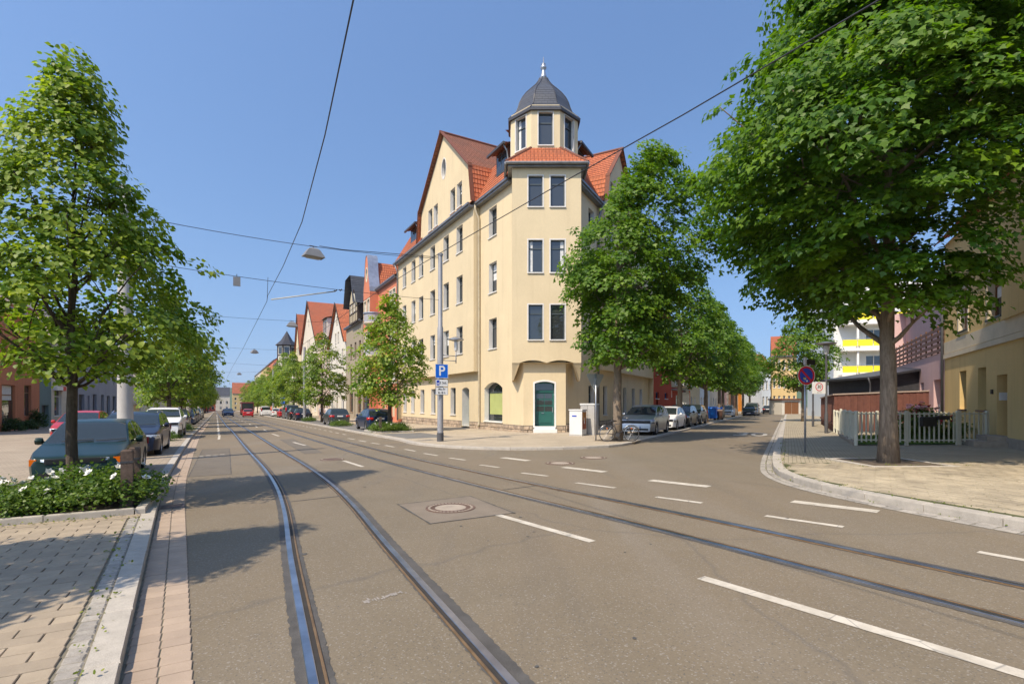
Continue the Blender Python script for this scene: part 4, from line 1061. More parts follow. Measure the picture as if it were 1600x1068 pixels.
def make_tree(name,seed,trunk_r,z0,z1,prof,ncl,per,rc,tmpl,lsz,lm,bm,fork,lump=.22,shell=.72,nlimb=16,flat=.35,lean=(0,0),keep=None,root=True,cen=(0,0)):
    rng=np.random.default_rng(seed); rr=random.Random(seed)
    arr,cs=crown(rng,prof,z0,z1,ncl,per,rc,tmpl,lsz,cen,lump,shell,flat,keep=keep)
    cm=leaves_mesh('crown',*arr,tmpl); cm.materials.append(lm)
    mb=MB(); H=z1
    pts=[];rs=[]
    top=lerp(fork,H,.62)
    for i in range(11):
        f=i/10; z=top*f
        pts.append((lean[0]*f*f+(rr.uniform(-.03,.03) if i>1 else 0),lean[1]*f*f+(rr.uniform(-.03,.03) if i>1 else 0),z-(.12 if i==0 else 0)))
        rs.append(trunk_r*(1.28 if i==0 else lerp(1.0,.82,min(1,z/fork)) if z<fork else lerp(.8,.16,(z-fork)/(top-fork))))
    mb.tube(pts,rs,14)
    tr=[Vector(p) for p in pts]
    def at(z):
        f=max(0,min(1,z/top)); i=min(9,int(f*10)); return lerp(tr[i],tr[i+1],f*10-i)
    sel=[cs[i] for i in rr.sample(range(len(cs)),min(nlimb*4,len(cs)))]
    sel.sort(key=lambda c:c[2])
    big=sel[::4]
    for c in big:
        zs=max(fork,min(top*.96,c[2]-.75*math.hypot(c[0],c[1])-.4)); a=at(zs); e=Vector(c[:3])
        m=lerp(a,e,.5)+Vector((0,0,-.08*(e-a).length+.12*(e-a).length)); r0=trunk_r*lerp(.36,.15,(zs-fork)/max(.1,top-fork))
        q=lerp(a,e,.25)+Vector((0,0,-.03)); mb.tube([a,q,m,lerp(m,e,.55)+Vector((0,0,.05)),e],[r0,r0*.8,r0*.5,r0*.3,.012],7)
        near=sorted(sel,key=lambda k:(Vector(k[:3])-m).length)[:4]
        for k in near:
            e2=Vector(k[:3]); 
            if (e2-m).length<.2: continue
            mb.tube([m,lerp(m,e2,.5)+Vector((0,0,.08)),e2],[r0*.38,r0*.25,.01],5)
    tm=mb.mesh('trunk',True); tm.materials.append(bm)
    return tm,cm
def put_tree(name,meshes,loc,rz,label,cat='tree',group=None,scale=1):
    e=empty(name,loc,rz,label,cat,group); e.scale=(scale,)*3
    t=bpy.data.objects.new('trunk',meshes[0]); link(t,e); c=bpy.data.objects.new('crown',meshes[1]); link(c,e); return e
def pf(*pts): return lambda f:interp(list(pts),f)
# lime by the rose bed
limeA=make_tree('l',3,.088,2.2,7.35,pf((0,.9),(.08,1.45),(.22,1.68),(.38,1.5),(.52,1.12),(.66,.82),(.8,.55),(.92,.30),(1,.08)),250,100,.46,LEAF_LIME,.086,M_LIME,M_BARKD,1.9,lump=.42,shell=.66,nlimb=26)
limeB=make_tree('l',11,.14,2.0,8.9,pf((0,1.1),(.12,1.95),(.3,2.1),(.5,1.7),(.7,1.15),(.88,.55),(1,.1)),210,54,.55,LEAF_FAR,.155,M_LIME,M_BARKD,2.1,lump=.36,shell=.7,nlimb=18)
limeC=make_tree('l',17,.14,1.9,9.4,pf((0,1.2),(.12,2.1),(.3,2.25),(.5,1.9),(.7,1.35),(.88,.7),(1,.1)),210,52,.56,LEAF_FAR,.165,M_LIME,M_BARKD,2.0,lump=.36,shell=.7,nlimb=16)
put_tree('lime_tree',limeA,S1(11.0,-2.2,HL),.6,'slender young lime tree growing out of the rose bed before the green car',group='lime trees along the main street')
put_tree('lime_tree',limeA,on(-6.6,2.3,HL),2.6,'young lime tree on the brick pavement beyond the rose bed kerb',group='lime trees along the main street')
LS=[(38,-3.0,limeB,1.0,'lime tree behind the white off-roader of the left parking row'),(51,-3.2,limeC,1.0,'second lime tree beyond the white off-roader, left parking row'),(63,-3.4,limeB,1.05,'lime tree beside the grey estate car of the left row'),(76,-3.6,limeC,1.05,'lime tree between the silver hatchback and the light grey people carrier'),(90,-3.9,limeB,1.1,'lime tree before the black hatchback of the left row'),(106,-4.2,limeC,1.1,'lime tree past the third concrete mast'),(124,-4.5,limeB,1.1,None),(142,-4.6,limeC,1.1,None),(160,-4.8,limeB,1.15,None),(180,-5,limeC,1.2,None),(205,-5,limeB,1.3,None)]
for i,(s,t,me,sc_,lab) in enumerate(LS): put_tree('lime_tree',me,S1(s,t,HL),i*1.3,lab or 'lime tree far down the left parking row of the main street',group='lime trees along the main street',scale=sc_)
RS=[(31.6,9.0,limeB,.98,1.2,'lime tree in the rose bed next to the corner house'),(57,9.0,limeC,1.0,2.2,'full lime tree in front of the taupe timbered house'),(80,8.8,limeB,1.1,3.3,'lime tree in front of the cream gabled houses'),(92,8.7,limeC,1.12,4.1,'lime tree between the red and the white hatchback'),(108,8.6,limeB,1.1,5.0,'lime tree beside the white van'),(124,8.5,limeC,1.1,.4,None),(142,8.4,limeB,1.1,1.4,None),(162,8.2,limeC,1.1,2.4,None),(182,7.9,limeB,1.15,.9,None),(205,7.6,limeC,1.2,.2,None)]
for i,(s,t,me,sc_,rz,lab) in enumerate(RS): put_tree('lime_tree',me,S1(s,t,HC),rz,lab or 'lime tree far down the corner house side of the main street',group='lime trees along the main street',scale=sc_)
# maples of the side street
mapA=make_tree('m',21,.20,3.5,12.9,pf((0,1.2),(.08,2.1),(.22,2.8),(.42,3.15),(.6,2.85),(.78,1.9),(.9,1.1),(1,.3)),380,104,.70,LEAF_MAPLE2,.155,M_MAPLE,M_BARK,3.1,lump=.42,shell=.75,nlimb=22,cen=(1.7,0))
mapB=make_tree('m',29,.20,3.7,11.8,pf((0,1.3),(.08,2.1),(.25,2.7),(.45,2.8),(.65,2.4),(.82,1.5),(1,.2)),250,54,.74,LEAF_FAR,.20,M_MAPLE,M_BARK,3.2,lump=.40,shell=.75,nlimb=18)
mapC=make_tree('m',37,.20,3.6,12.0,pf((0,1.3),(.08,2.1),(.25,2.6),(.45,2.8),(.65,2.4),(.82,1.6),(1,.3)),240,52,.76,LEAF_FAR,.21,M_MAPLE,M_BARK,3.1,lump=.40,shell=.75,nlimb=16)
T0=G(965,688,HC); T0=V2(T0.x,T0.y)
put_tree('maple_tree',mapA,on(T0.x,T0.y,HC),.0,'maple tree on the corner pavement with a bicycle leaning at its trunk',group='maples along the side street')
ML=[(13.5,mapB,'maple tree between parked cars in front of the red house'),(26,mapC,'maple tree in front of the glazed bay of the red house'),(36,mapB,'maple tree behind the blue waste bins'),(45,mapC,'maple tree next to the white hatchback beyond the bins'),(56,mapB,'maple tree beside the navy hatchback of the side street'),(68,mapC,None),(84,mapB,None),(105,mapC,None)]
for i,(s,me,lab) in enumerate(ML):
    p=T0+D2*s+N2*(.2 if i!=3 else -.4); put_tree('maple_tree',me,on(p.x,p.y,HC),1.1+i*1.7,lab or 'maple tree far down the side street on the red house side',group='maples along the side street',scale=[.93,.93,.95,.95,.93,1,1,1][i])
mapBig=make_tree('m',41,.205,3.9,15.6,pf((0,1.5),(.05,2.5),(.12,3.3),(.28,3.9),(.55,3.8),(.75,3.3),(.9,2.3),(1,.8)),1000,150,.80,LEAF_MAPLE2,.138,M_MAPLE,M_BARK,3.0,lump=.24,shell=.64,nlimb=26,cen=(1.5,0),flat=.22,keep=lambda p:(p[0]<1.0 or p[2]>5.0+(p[0]-1.0)*1.2) and (p[0]>-1.5 or p[2]>4.5+(-p[0]-1.5)*.3))
PT=G(1388,722,HR)
put_tree('maple_tree',mapBig,PT,.0,'huge spreading maple tree standing in the pit of the garden corner',group='maples along the side street')
q=V2(8.34,16.35)+D2*34+N2*1.6
put_tree('maple_tree',mapC,on(q.x,q.y,HR),2.0,'round maple tree behind the brown board fence',group='maples along the side street',scale=.82)
# ================================================================== vehicles
def paint(name,col,metal=.3,rough=.28):
    m,nt,b=nmat(name); b.inputs['Base Color'].default_value=(*col,1); b.inputs['Metallic'].default_value=metal
    b.inputs['Roughness'].default_value=rough; b.inputs['Coat Weight'].default_value=.15; b.inputs['Specular IOR Level'].default_value=.35; b.inputs['Coat Roughness'].default_value=.06
    v=coords(nt,True); n=noise(nt,v,2.2,4,.6); L=nt.links           # thin road dust
    c=mix(nt,ramp(nt,n,[(.4,(.005,)*3),(.75,(.045,)*3)]),col,(.22,.20,.17)); L.new(c,b.inputs['Base Color'])
    return m
M_CPAINT=paint('car_paint',(.004,.022,.018),.15,.3)
PAINTS={'navy':paint('paint_navy',(.02,.026,.05),.5),'white':paint('paint_white',(.70,.70,.69),0,.3),'silver':paint('paint_silver',(.40,.42,.44),.75,.3),
 'black':paint('paint_black',(.012,.012,.014),.3),'grey':paint('paint_grey',(.075,.085,.09),.6),'red':paint('paint_red',(.42,.02,.02),.1),'darkblue':paint('paint_darkblue',(.02,.04,.10),.5),'lightgrey':paint('paint_lightgrey',(.28,.29,.30),.7)}
M_CGLASS=glass_dark('car_glass',(.02,.028,.03),.02); M_CGLASS.node_tree.nodes['Principled BSDF'].inputs['Specular IOR Level'].default_value=.5
M_TYRE=mat('tyre_rubber',(.016,.016,.017),.85,.2,9,bumpk=.2)
M_RIM=mat('rim_alloy',(.45,.45,.46),.3,.1,6,metal=.9)
M_BLACKP=mat('black_plastic',(.018,.018,.019),.55,.15,6)
M_CHROME=mat('chrome',(.7,.7,.72),.12,metal=1)
M_LENS=mat('lamp_lens_clear',(.55,.57,.58),.08,.2,30,metal=.55)
M_AMBER=mat('lamp_lens_amber',(.75,.16,.01),.15)
M_REDL=mat('lamp_lens_red',(.42,.012,.012),.15,.15,30)
M_PLATE=mat('plate_white',(.72,.72,.70),.4); M_PLATEB=mat('plate_blue',(.02,.06,.35),.4)
M_SEAM_C=mat('car_seam',(.008,.008,.008),.8)
STY={
 'sedan':dict(L=4.14,W=1.65,H=1.42,wb=2.44,fo=.80,r=.29,belt=.87,top=[(0,.58),(.03,.66),(.09,.71),(.5,.80),(1.05,.91),(1.82,1.36),(2.15,1.41),(2.6,1.42),(2.95,1.39),(3.2,1.31),(3.66,.99),(3.98,.95),(4.09,.90),(4.14,.70)],cowl=1.05,rf=1.82,rr=3.1,rg=3.66,sg=(1.32,3.42),pil=[(2.28,2.38),(3.02,3.10)]),
 'hatch':dict(L=4.0,W=1.72,H=1.47,wb=2.5,fo=.80,r=.30,belt=.90,top=[(0,.55),(.04,.66),(.14,.75),(.5,.86),(.95,.96),(1.78,1.40),(2.15,1.46),(2.6,1.47),(3.1,1.44),(3.45,1.38),(3.82,1.0),(3.93,.86),(4.0,.58)],cowl=.95,rf=1.78,rr=3.42,rg=3.83,sg=(1.2,3.5),pil=[(2.22,2.33),(3.08,3.18)]),
 'wagon':dict(L=4.6,W=1.81,H=1.45,wb=2.71,fo=.92,r=.32,belt=.91,top=[(0,.58),(.05,.70),(.16,.78),(.6,.88),(1.12,.97),(1.98,1.38),(2.4,1.44),(2.9,1.45),(3.7,1.42),(4.12,1.36),(4.46,1.0),(4.55,.86),(4.6,.58)],cowl=1.12,rf=1.98,rr=4.1,rg=4.47,sg=(1.4,4.1),pil=[(2.5,2.6),(3.42,3.5)],rails=True),
 'suv':dict(L=4.4,W=1.84,H=1.60,wb=2.6,fo=.88,r=.35,belt=1.03,top=[(0,.62),(.05,.80),(.16,.90),(.6,1.0),(1.08,1.08),(1.86,1.52),(2.25,1.59),(2.7,1.60),(3.4,1.57),(3.85,1.50),(4.2,1.12),(4.33,.95),(4.4,.62)],cowl=1.08,rf=1.86,rr=3.82,rg=4.22,sg=(1.35,3.75),pil=[(2.42,2.53),(3.26,3.36)],rails=True,clad=True),
 'mpv':dict(L=4.34,W=1.80,H=1.58,wb=2.69,fo=.86,r=.32,belt=.98,top=[(0,.58),(.05,.72),(.16,.82),(.55,.94),(.98,1.03),(1.8,1.48),(2.2,1.56),(2.7,1.58),(3.5,1.54),(3.95,1.44),(4.2,1.08),(4.29,.9),(4.34,.58)],cowl=.98,rf=1.8,rr=3.92,rg=4.2,sg=(1.2,3.85),pil=[(2.42,2.52),(3.35,3.43)]),
 'van':dict(L=4.9,W=1.92,H=1.95,wb=3.0,fo=.92,r=.33,belt=1.18,top=[(0,.62),(.06,.88),(.2,1.02),(.5,1.12),(.75,1.2),(1.5,1.80),(1.85,1.92),(2.6,1.95),(4.4,1.94),(4.66,1.86),(4.80,1.25),(4.86,1.0),(4.9,.6)],cowl=.75,rf=1.5,rr=4.62,rg=4.81,sg=(.95,4.5),pil=[(2.0,2.1),(3.3,3.4)]),
}
def smooth_prof(pts):
    v=[V2(*p) for p in pts]; o=[v[0]]
    for a,b,c in zip(v,v[1:],v[2:]):
        o+=[lerp(a,b,.78),b*.5+(lerp(a,b,.78)+lerp(b,c,.22))*.25,lerp(b,c,.22)]
    o.append(v[-1]); return [(p.x,p.y) for p in o]
def car(style,label,group,detail=1,front=None,wiper=True):
    S=STY[style]; L,W,H,wb,fo,r=S['L'],S['W'],S['H'],S['wb'],S['fo'],S['r']
    root=empty('parked_car',(0,0,0),0,label,'car',group)
    prof=smooth_prof(S['top']); ztop=lambda x:interp(prof,x)
    ax=[fo,fo+wb]; R=r+.055
    xs=set()
    for p in S['top']: xs.add(round(p[0],3))
    for p in prof: xs.add(round(p[0],3))
    for a in ax:
        for k in range(13): xs.add(round(a-R*math.cos(PI*k/12),3))
    for a,b in S['pil']: xs.add(a); xs.add(b)
    xs|={S['cowl'],S['rf'],S['rr'],S['rg'],S['sg'][0],S['sg'][1],.02,.25,.4,L-.25,L-.4}
    x=0
    while x<L: xs.add(round(x,3)); x+=.22
    xs=sorted(v for v in xs if 0<=v<=L); 
    ys=[xs[0]]
    for v in xs[1:]:
        if v-ys[-1]>.012: ys.append(v)
    xs=ys
    tum=.34 if style!='van' else .16
    def sec(x):
        zt=ztop(x); w=W/2
        f=max(0,(.55-x)/.55); g=max(0,(x-(L-.5))/.5)
        w*=1-.16*f**2.4-.12*g**2.4
        zb=S['belt']+.06*(x/L); zb=min(zb,zt-.015)
        zl=.20+.03*f+.06*g
        for a in ax:
            if abs(x-a)<R: zl=max(zl,r+math.sqrt(max(0,R*R-(x-a)**2)))
        yb=w*.945; hh=zt-zb
        pts=[(0,.2),(w*.78,.2),(w*.965,zl),(w*.995,max(zl+.025,min(.46,zb-.1))),(w*1.0,max(zl+.05,min(.62,zb-.06))),(w*.985,max(zl+.07,zb-.09)),(yb,max(zl+.09,zb)),
             (yb-.06*hh*tum-.006,max(zl+.10,zb+.06*hh)),(yb-.87*hh*tum-.010,zb+.87*hh),(yb-.95*hh*tum-.04,zb+.955*hh),((yb-.95*hh*tum)*.72,zt-.010),(0,zt)]
        fix=[]; zz=-1
        for i,(y,z) in enumerate(pts):
            if 2<=i<=8: z=min(max(z,zz),max(zt,zl+.1)); zz=z
            fix.append((y,z))
        return fix
    G_=[sec(x) for x in xs]; n=len(xs); K=12
    X=lambda x:L/2-x
    body=MB(); parts={}
    def q(tag_,a,b,c,d): parts.setdefault(tag_,MB()).quad(a,b,c,d)
    for sgn in (1,-1):
        P=[[Vector((X(xs[i]),sgn*y,z)) for (y,z) in G_[i]] for i in range(n)]
        for i in range(n-1):
            xm=(xs[i]+xs[i+1])/2
            for k in range(K-1):
                a,b,c,d=P[i][k],P[i][k+1],P[i+1][k+1],P[i+1][k]
                if sgn<0: a,b,c,d=d,c,b,a
                t=None; hh=ztop(xm)-S['belt']
                if k==7 and S['sg'][0]<xm<S['sg'][1] and hh>.1 and not any(p<xm<q_ for p,q_ in S['pil']):
                    j=sum(1 for p,_ in S['pil'] if xm>p); t=('side_window',sgn,j)
                if k in (9,10) and S['cowl']<xm<S['rf']: t=('windscreen',)
                if k in (9,10) and S['rr']<xm<S['rg']: t=('rear_window',)
                if k<=1: t=('underbody',)
                if S.get('clad') and k in (2,): t=('cladding',)
                if t: q(t,a,b,c,d)
                else: body.quad(a,b,c,d)
    for i,flip in ((0,1),(n-1,-1)):
        ring=[Vector((X(xs[i]),y,z)) for (y,z) in G_[i][1:]]+[Vector((X(xs[i]),-y,z)) for (y,z) in reversed(G_[i][1:-1])]
        body.poly(ring if flip>0 else ring[::-1])
    def weld(mb):
        bm=bmesh.new(); vs=[bm.verts.new(v) for v in mb.v]
        for f in mb.f:
            try: bm.faces.new([vs[i] for i in f])
            except ValueError: pass
        bmesh.ops.remove_doubles(bm,verts=bm.verts,dist=.0005); bmesh.ops.dissolve_degenerate(bm,edges=bm.edges,dist=.0004)
        bmesh.ops.recalc_face_normals(bm,faces=bm.faces)
        return bm
    def mk(name,mb,m,ang=.55,parent=root):
        bm=weld(mb); me=bpy.data.meshes.new(name); bm.to_mesh(me); bm.free(); me.materials.append(m)
        me.polygons.foreach_set('use_smooth',[True]*len(me.polygons)); me.set_sharp_from_angle(angle=ang)
        o=bpy.data.objects.new(name,me); link(o,parent); return o
    b=mk('body',body,M_CPAINT)
    for t,mb in parts.items():
        m={'underbody':M_BLACKP,'cladding':M_BLACKP}.get(t[0],M_CGLASS); mk(t[0],mb,m)
    # inner block so that nothing shows through the wheel openings
    mb=MB(); mb.box(-L/2+.25,-W/2+.24,.22,L/2-.25,W/2-.24,.62); mb.build('chassis',M_BLACKP,root)
    # wheels
    for a in ax:
        for sgn in (1,-1):
            w0=MB(); yw=W/2-.01
            tw=.19
            w0.lathe([(r*.62,-tw/2),(r*.93,-tw/2),(r,-tw*.3),(r,tw*.3),(r*.93,tw/2),(r*.66,tw/2),(r*.62,tw*.35)],24,(0,0,0),'y')
            wh=w0.build('wheel',M_TYRE,root,auto=.6); wh.location=(X(a),sgn*(yw-tw/2),r); wh.rotation_euler=(0,0,0 if sgn>0 else PI)
            rm=MB(); rm.lathe([(r*.64,tw*.30),(r*.66,tw*.46),(r*.60,tw*.46),(r*.56,tw*.25),(r*.15,tw*.25)],20,(0,0,0),'y',cap=False)
            for k in range(5):
                aa=2*PI*k/5+.3; c,s_=math.cos(aa),math.sin(aa); t_=Vector((-s_,0,c)); u=Vector((c,0,s_))
                rm.add([tuple(u*(r*.12)+t_*(r*.09)+Vector((0,tw*.46,0))),tuple(u*(r*.12)-t_*(r*.09)+Vector((0,tw*.46,0))),tuple(u*(r*.62)-t_*(r*.12)+Vector((0,tw*.44,0))),tuple(u*(r*.62)+t_*(r*.12)+Vector((0,tw*.44,0)))],[(0,1,2,3)])
            rm.lathe([(r*.16,tw*.3),(r*.16,tw*.48),(.001,tw*.50)],12,(0,0,0),'y',cap=False)
            rm.build('rim',M_RIM,wh,auto=.5)
            dk=MB(); dk.lathe([(r*.6,tw*.2),(.001,tw*.2)],20,(0,0,0),'y',cap=False); dk.build('brake_disc',M_BLACKP,wh)
    # lamps
    sx=lambda x:sec(x)
    F=front or {}
    def lamp(name,m,x0,x1,y0f,y1f,z0,z1,front=True,out=.012):
        for sgn in (1,-1):
            mb=MB(); cols=6; rows=[z0,(z0+z1)/2,z1]; g=[]
            for j in range(cols+1):
                f=j/cols
                if f<.6: yy=lerp(y0f,.97 if not (F.get('amber') and front) else .84,f/.6); xx=x0
                else: yy=.97; xx=lerp(x0,x1,(f-.6)/.4)
                if f>=.6 and F.get('amber') and front: continue
                w=sec(min(L-.01,max(.01,xx)))[4][0]
                y=yy*w if f<.6 else w*.992
                xo=xx-(out if front else -out)
                if f<.6 and front: xo=x0+ .10*max(0,(yy-.72))**1.0 -out
                if f<.6 and not front: xo=x0-.10*max(0,(yy-.72))+out
                g.append([(X(xo),sgn*(y+(out if f>=.6 else 0)),z) for z in rows])
            for j in range(len(g)-1):
                for k in range(2):
                    f4=[g[j][k],g[j+1][k],g[j+1][k+1],g[j][k+1]]
                    mb.quad(*f4)
            back=[(X(x0+(.05 if front else -.05)),sgn*.5*W*.5,z) for z in (z0,z1)]
            o=mk(name,mb,m)
            so=o.modifiers.new('solid','SOLIDIFY'); so.thickness=.03; so.offset=0
    zt0=S['top'][2][1]
    hz0,hz1=F.get('hz',(zt0-.20,zt0-.035))
    lamp('headlight',M_LENS,.035,.42 if not F.get('boxy') else .10,F.get('hy',.52),1,hz0,hz1)
    if F.get('amber'):
        for sgn in (1,-1):
            w=sec(.1)[4][0]; mb=MB(); mb.obox((X(.02),sgn*(w*.84),hz0),(0,sgn*w*.15,0),(-.20,0,0),(0,0,hz1-hz0)); mb.build('indicator',M_AMBER,root)
    if style=='van': lamp('tail_light',M_REDL,L-.03,L-.12,.86,1,.95,1.55,False)
    else: lamp('tail_light',M_REDL,L-.05,L-.36,.62,1,S['belt']-.20,S['belt']-.02,False)
    # grille, plates, bumper lines
    gz0,gz1=F.get('gz',(zt0-.19,zt0-.06)); gw=F.get('gw',.42)
    mb=MB(); mb.box(X(.015),-gw*W,gz0,X(-.012),gw*W,gz1); g_=mb.build('grille',M_BLACKP,root)
    for k in range(3):
        z=lerp(gz0,gz1,(k+1)/4); mb=MB(); mb.box(X(-.012),-gw*W+.02,z-.008,X(-.018),gw*W-.02,z+.008); mb.build('slat',M_BLACKP,g_)
    mb=MB(); mb.box(X(.02),-.36*W,.27,X(-.008),.36*W,.37); mb.build('lower_intake',M_BLACKP,root)
    for nm,x0,x1,z in (('number_plate',-.014,-.024,.42),('number_plate',L+.012,L+.022,.80 if style in('hatch','wagon','mpv','suv') else .78)):
        mb=MB(); a,c=sorted((X(x0),X(x1))); mb.box(a,-.26,z-.055,c,.26,z+.055); pl=mb.build(nm,M_PLATE,root)
        mb=MB(); e=.0015; sg=1 if x0<1 else -1; xa=(c+e if sg>0 else a-e); mb.box(min(xa,xa-sg*.002),-.26 if sg<0 else .215,z-.055,max(xa,xa-sg*.002),-.215 if sg<0 else .26,z+.055); mb.build('country_strip',M_PLATEB,pl)
    if style in ('hatch','wagon','mpv','suv','sedan','van'):
        mb=MB(); mb.box(X(L+.008),-.36*W,.24,X(L-.05),.36*W,.34); mb.build('bumper_valance',M_BLACKP,root)
    # mirrors
    for sgn in (1,-1):
        xm=S['cowl']+.42; y0=sec(xm)[6][0]; z=S['belt']+.06
        mb=MB(); mb.tube([(X(xm),sgn*(y0-.02),z-.02),(X(xm-.02),sgn*(y0+.06),z)],.025,6)
        mb.lathe([(.02,-.08),(.075,-.06),(.085,0),(.075,.06),(.02,.08)],10,(X(xm-.02),sgn*(y0+.14),z+.02),'y'); mk('mirror',mb,M_CPAINT,.8)
    # seams, handles
    for sgn in (1,-1):
        for xd in [S['sg'][0]+.02]+[p for p,_ in S['pil']]:
            c=sec(xd); pts=[Vector((X(xd),sgn*(y+.0035),z)) for (y,z) in c[2:7]]
            mb=MB(); mb.strip([p+Vector((.005,0,0)) for p in pts],[p-Vector((.005,0,0)) for p in pts]); mb.build('door_seam',M_SEAM_C,root)
        for p,_ in S['pil']:
            c=sec(p-.18); y,z=c[5]; mb=MB(); mb.box(X(p-.05),sgn*y-.02 if sgn>0 else sgn*y-.028,z-.03,X(p-.25),sgn*y+.028 if sgn>0 else sgn*y+.02,z+.0); 
            mb=MB(); mb.tube([(X(p-.08),sgn*(y+.005),z-.01),(X(p-.11),sgn*(y+.03),z-.01),(X(p-.22),sgn*(y+.03),z-.01),(X(p-.25),sgn*(y+.005),z-.01)],.013,6); mk('door_handle',mb,M_CPAINT,.8)
    if S.get('rails'):
        for sgn in (1,-1):
            pts=[]
            for i in range(7):
                xx=lerp(S['rf']+.15,S['rr']-.1,i/6); c=sec(xx); pts.append((X(xx),sgn*(c[9][0]-.02),c[9][1]+(.05 if 0<i<6 else .01)))
            mb=MB(); mb.tube(pts,.015,6); mk('roof_rail',mb,M_CHROME if style=='wagon' else M_ZINCL,.8)
    if wiper:
        for yy in (.15,-.45):
            a=Vector((X(S['cowl']+.01),yy,ztop(S['cowl'])+.03)); b2=Vector((X(S['cowl']+.07),yy+.55,ztop(S['cowl']+.07)+.025)); mb=MB(); mb.tube([a,b2],.009,5); mb.build('wiper',M_BLACKP,root)
    return root
def place(o,p,ang): o.location=p; o.rotation_euler=(0,0,ang)
CARG='cars parked along the streets'
DN=ANG1+PI        # facing back toward the junction on the main street
tmpl={}
def newcar(style,colour,label,p,ang,**k):
    key=(style,str(k))
    if key not in tmpl:
        o=car(style,label,CARG,**k); tmpl[key]=o
        if colour:
            for c in o.children_recursive:
                for i,s in enumerate(c.material_slots):
                    if s.material==M_CPAINT: s.link='OBJECT'; s.material=PAINTS[colour]
    else:
        src=tmpl[key]; o=copy_tree(src); o['label']=label
        for c in o.children_recursive:
            for i,s in enumerate(c.material_slots):
                if s.material and (s.material==M_CPAINT or s.material.name.startswith('paint_')): s.link='OBJECT'; s.material=PAINTS[colour]
    place(o,p,ang); return o
# left row
vw=newcar('sedan',None,'dark green saloon car with orange indicators behind the rose bed',S1(15.0,-2.56,HL-.03),DN,front=dict(boxy=True,amber=True,hy=.50,hz=(.53,.66),gz=(.55,.66),gw=.30))
e=vw; vw.scale=(.95,.95,.95); X0=4.14/2
mb=MB(); mb.lathe([(.056,0),(.056,.012),(.046,.012),(.046,0)],24,(X0+.018,0,.605),'x',cap=False); em=mb.build('emblem',M_CHROME,e)
def stroke(pts,w=.009):
    for a,b in zip(pts,pts[1:]):
        a=Vector((X0+.024,a[0],.605+a[1])); b=Vector((X0+.024,b[0],.605+b[1])); m_=MB(); m_.tube([a,b],w/2,6); m_.build('emblem_stroke',M_CHROME,em)
stroke([(-.020,.042),(0,.006),(.020,.042)]); stroke([(-.043,.016),(-.020,-.040),(0,-.004),(.020,-.040),(.043,.016)])
mb=MB(); mb.box(X0-.06,-.80,.36,X0+.03,.80,.50)
ME=newcar('wagon','navy','navy blue estate car with silver roof rails behind the grey concrete mast',S1(22.4,-2.75,HL),DN+.0,front=dict(hz=(.58,.72),hy=.45,gz=(.52,.66),gw=.36))
Xr=4.6/2
for sgn in (1,-1):
    mb=MB(); mb.tube([(Xr+.03,sgn*.06,.62),(Xr+.025,sgn*.35,.585),(Xr-.0,sgn*.62,.64)],[.016,.013,.008],6); mb.build('chrome_wing',M_CHROME,ME)
mb=MB(); mb.tube([(Xr+.035,0,.70),(Xr+.035,.05,.61),(Xr+.035,0,.52),(Xr+.035,-.05,.61),(Xr+.035,0,.70)],.013,6); mb.build('emblem',M_CHROME,ME)
newcar('suv','white','white off-roader parked beyond the navy estate car',S1(33.6,-2.85,HL),DN)
newcar('hatch','red','dark red car parked by the house wall behind the concrete mast',S1(31.5,-5.9,HL),DN)
LC=[(45.5,'hatch','navy','navy hatchback parked beyond the white off-roader'),(57,'hatch','darkblue','dark blue hatchback far down the left parking row'),(63,'wagon','grey','grey estate car far down the left parking row'),(70,'hatch','silver','silver hatchback far down the left parking row'),(82,'mpv','lightgrey','light grey people carrier far down the left parking row'),(95,'hatch','black','black hatchback at the far end of the left parking row')]
for s,st,c,l in LC: newcar(st,c,l,S1(s,-3.1-(s-45)*.012,HL),DN)
# right row of the main street (seen from behind)
RC=[(35.6,9.0,'hatch','darkblue','dark blue hatchback behind the rose bed by the corner house'),(47.6,8.75,'hatch','grey','grey hatchback with red tail lights in the bays by the street'),(66.5,8.3,'hatch','navy','navy hatchback beside the second grey mast'),(71.5,8.2,'mpv','black','black people carrier in front of the silver van'),(79,8.4,'van','lightgrey','silver van with tall red tail lights in the parking row'),(87.5,8.3,'hatch','red','red hatchback parked beyond the silver van'),(98,8.2,'hatch','white','white hatchback parked beyond the red hatchback')]
for s,t,st,c,l in RC: newcar(st,c,l,S1(s,t-(s-35)*.004,HC),ANG1)
# traffic
for (s,t,st,c,l,a) in ((112,.7,'mpv','darkblue','dark blue car coming up the main street',DN),(104,3.7,'hatch','red','bright red car driving away down the main street',ANG1),(116,7.3,'van','white','white van standing at the kerb of the main street',ANG1),(128,.4,'hatch','navy','navy car following the dark blue car',DN)):
    o=newcar(st,c,l,S1(s,t),a); o.name='driving_car'; o['group']='cars in the main street traffic'
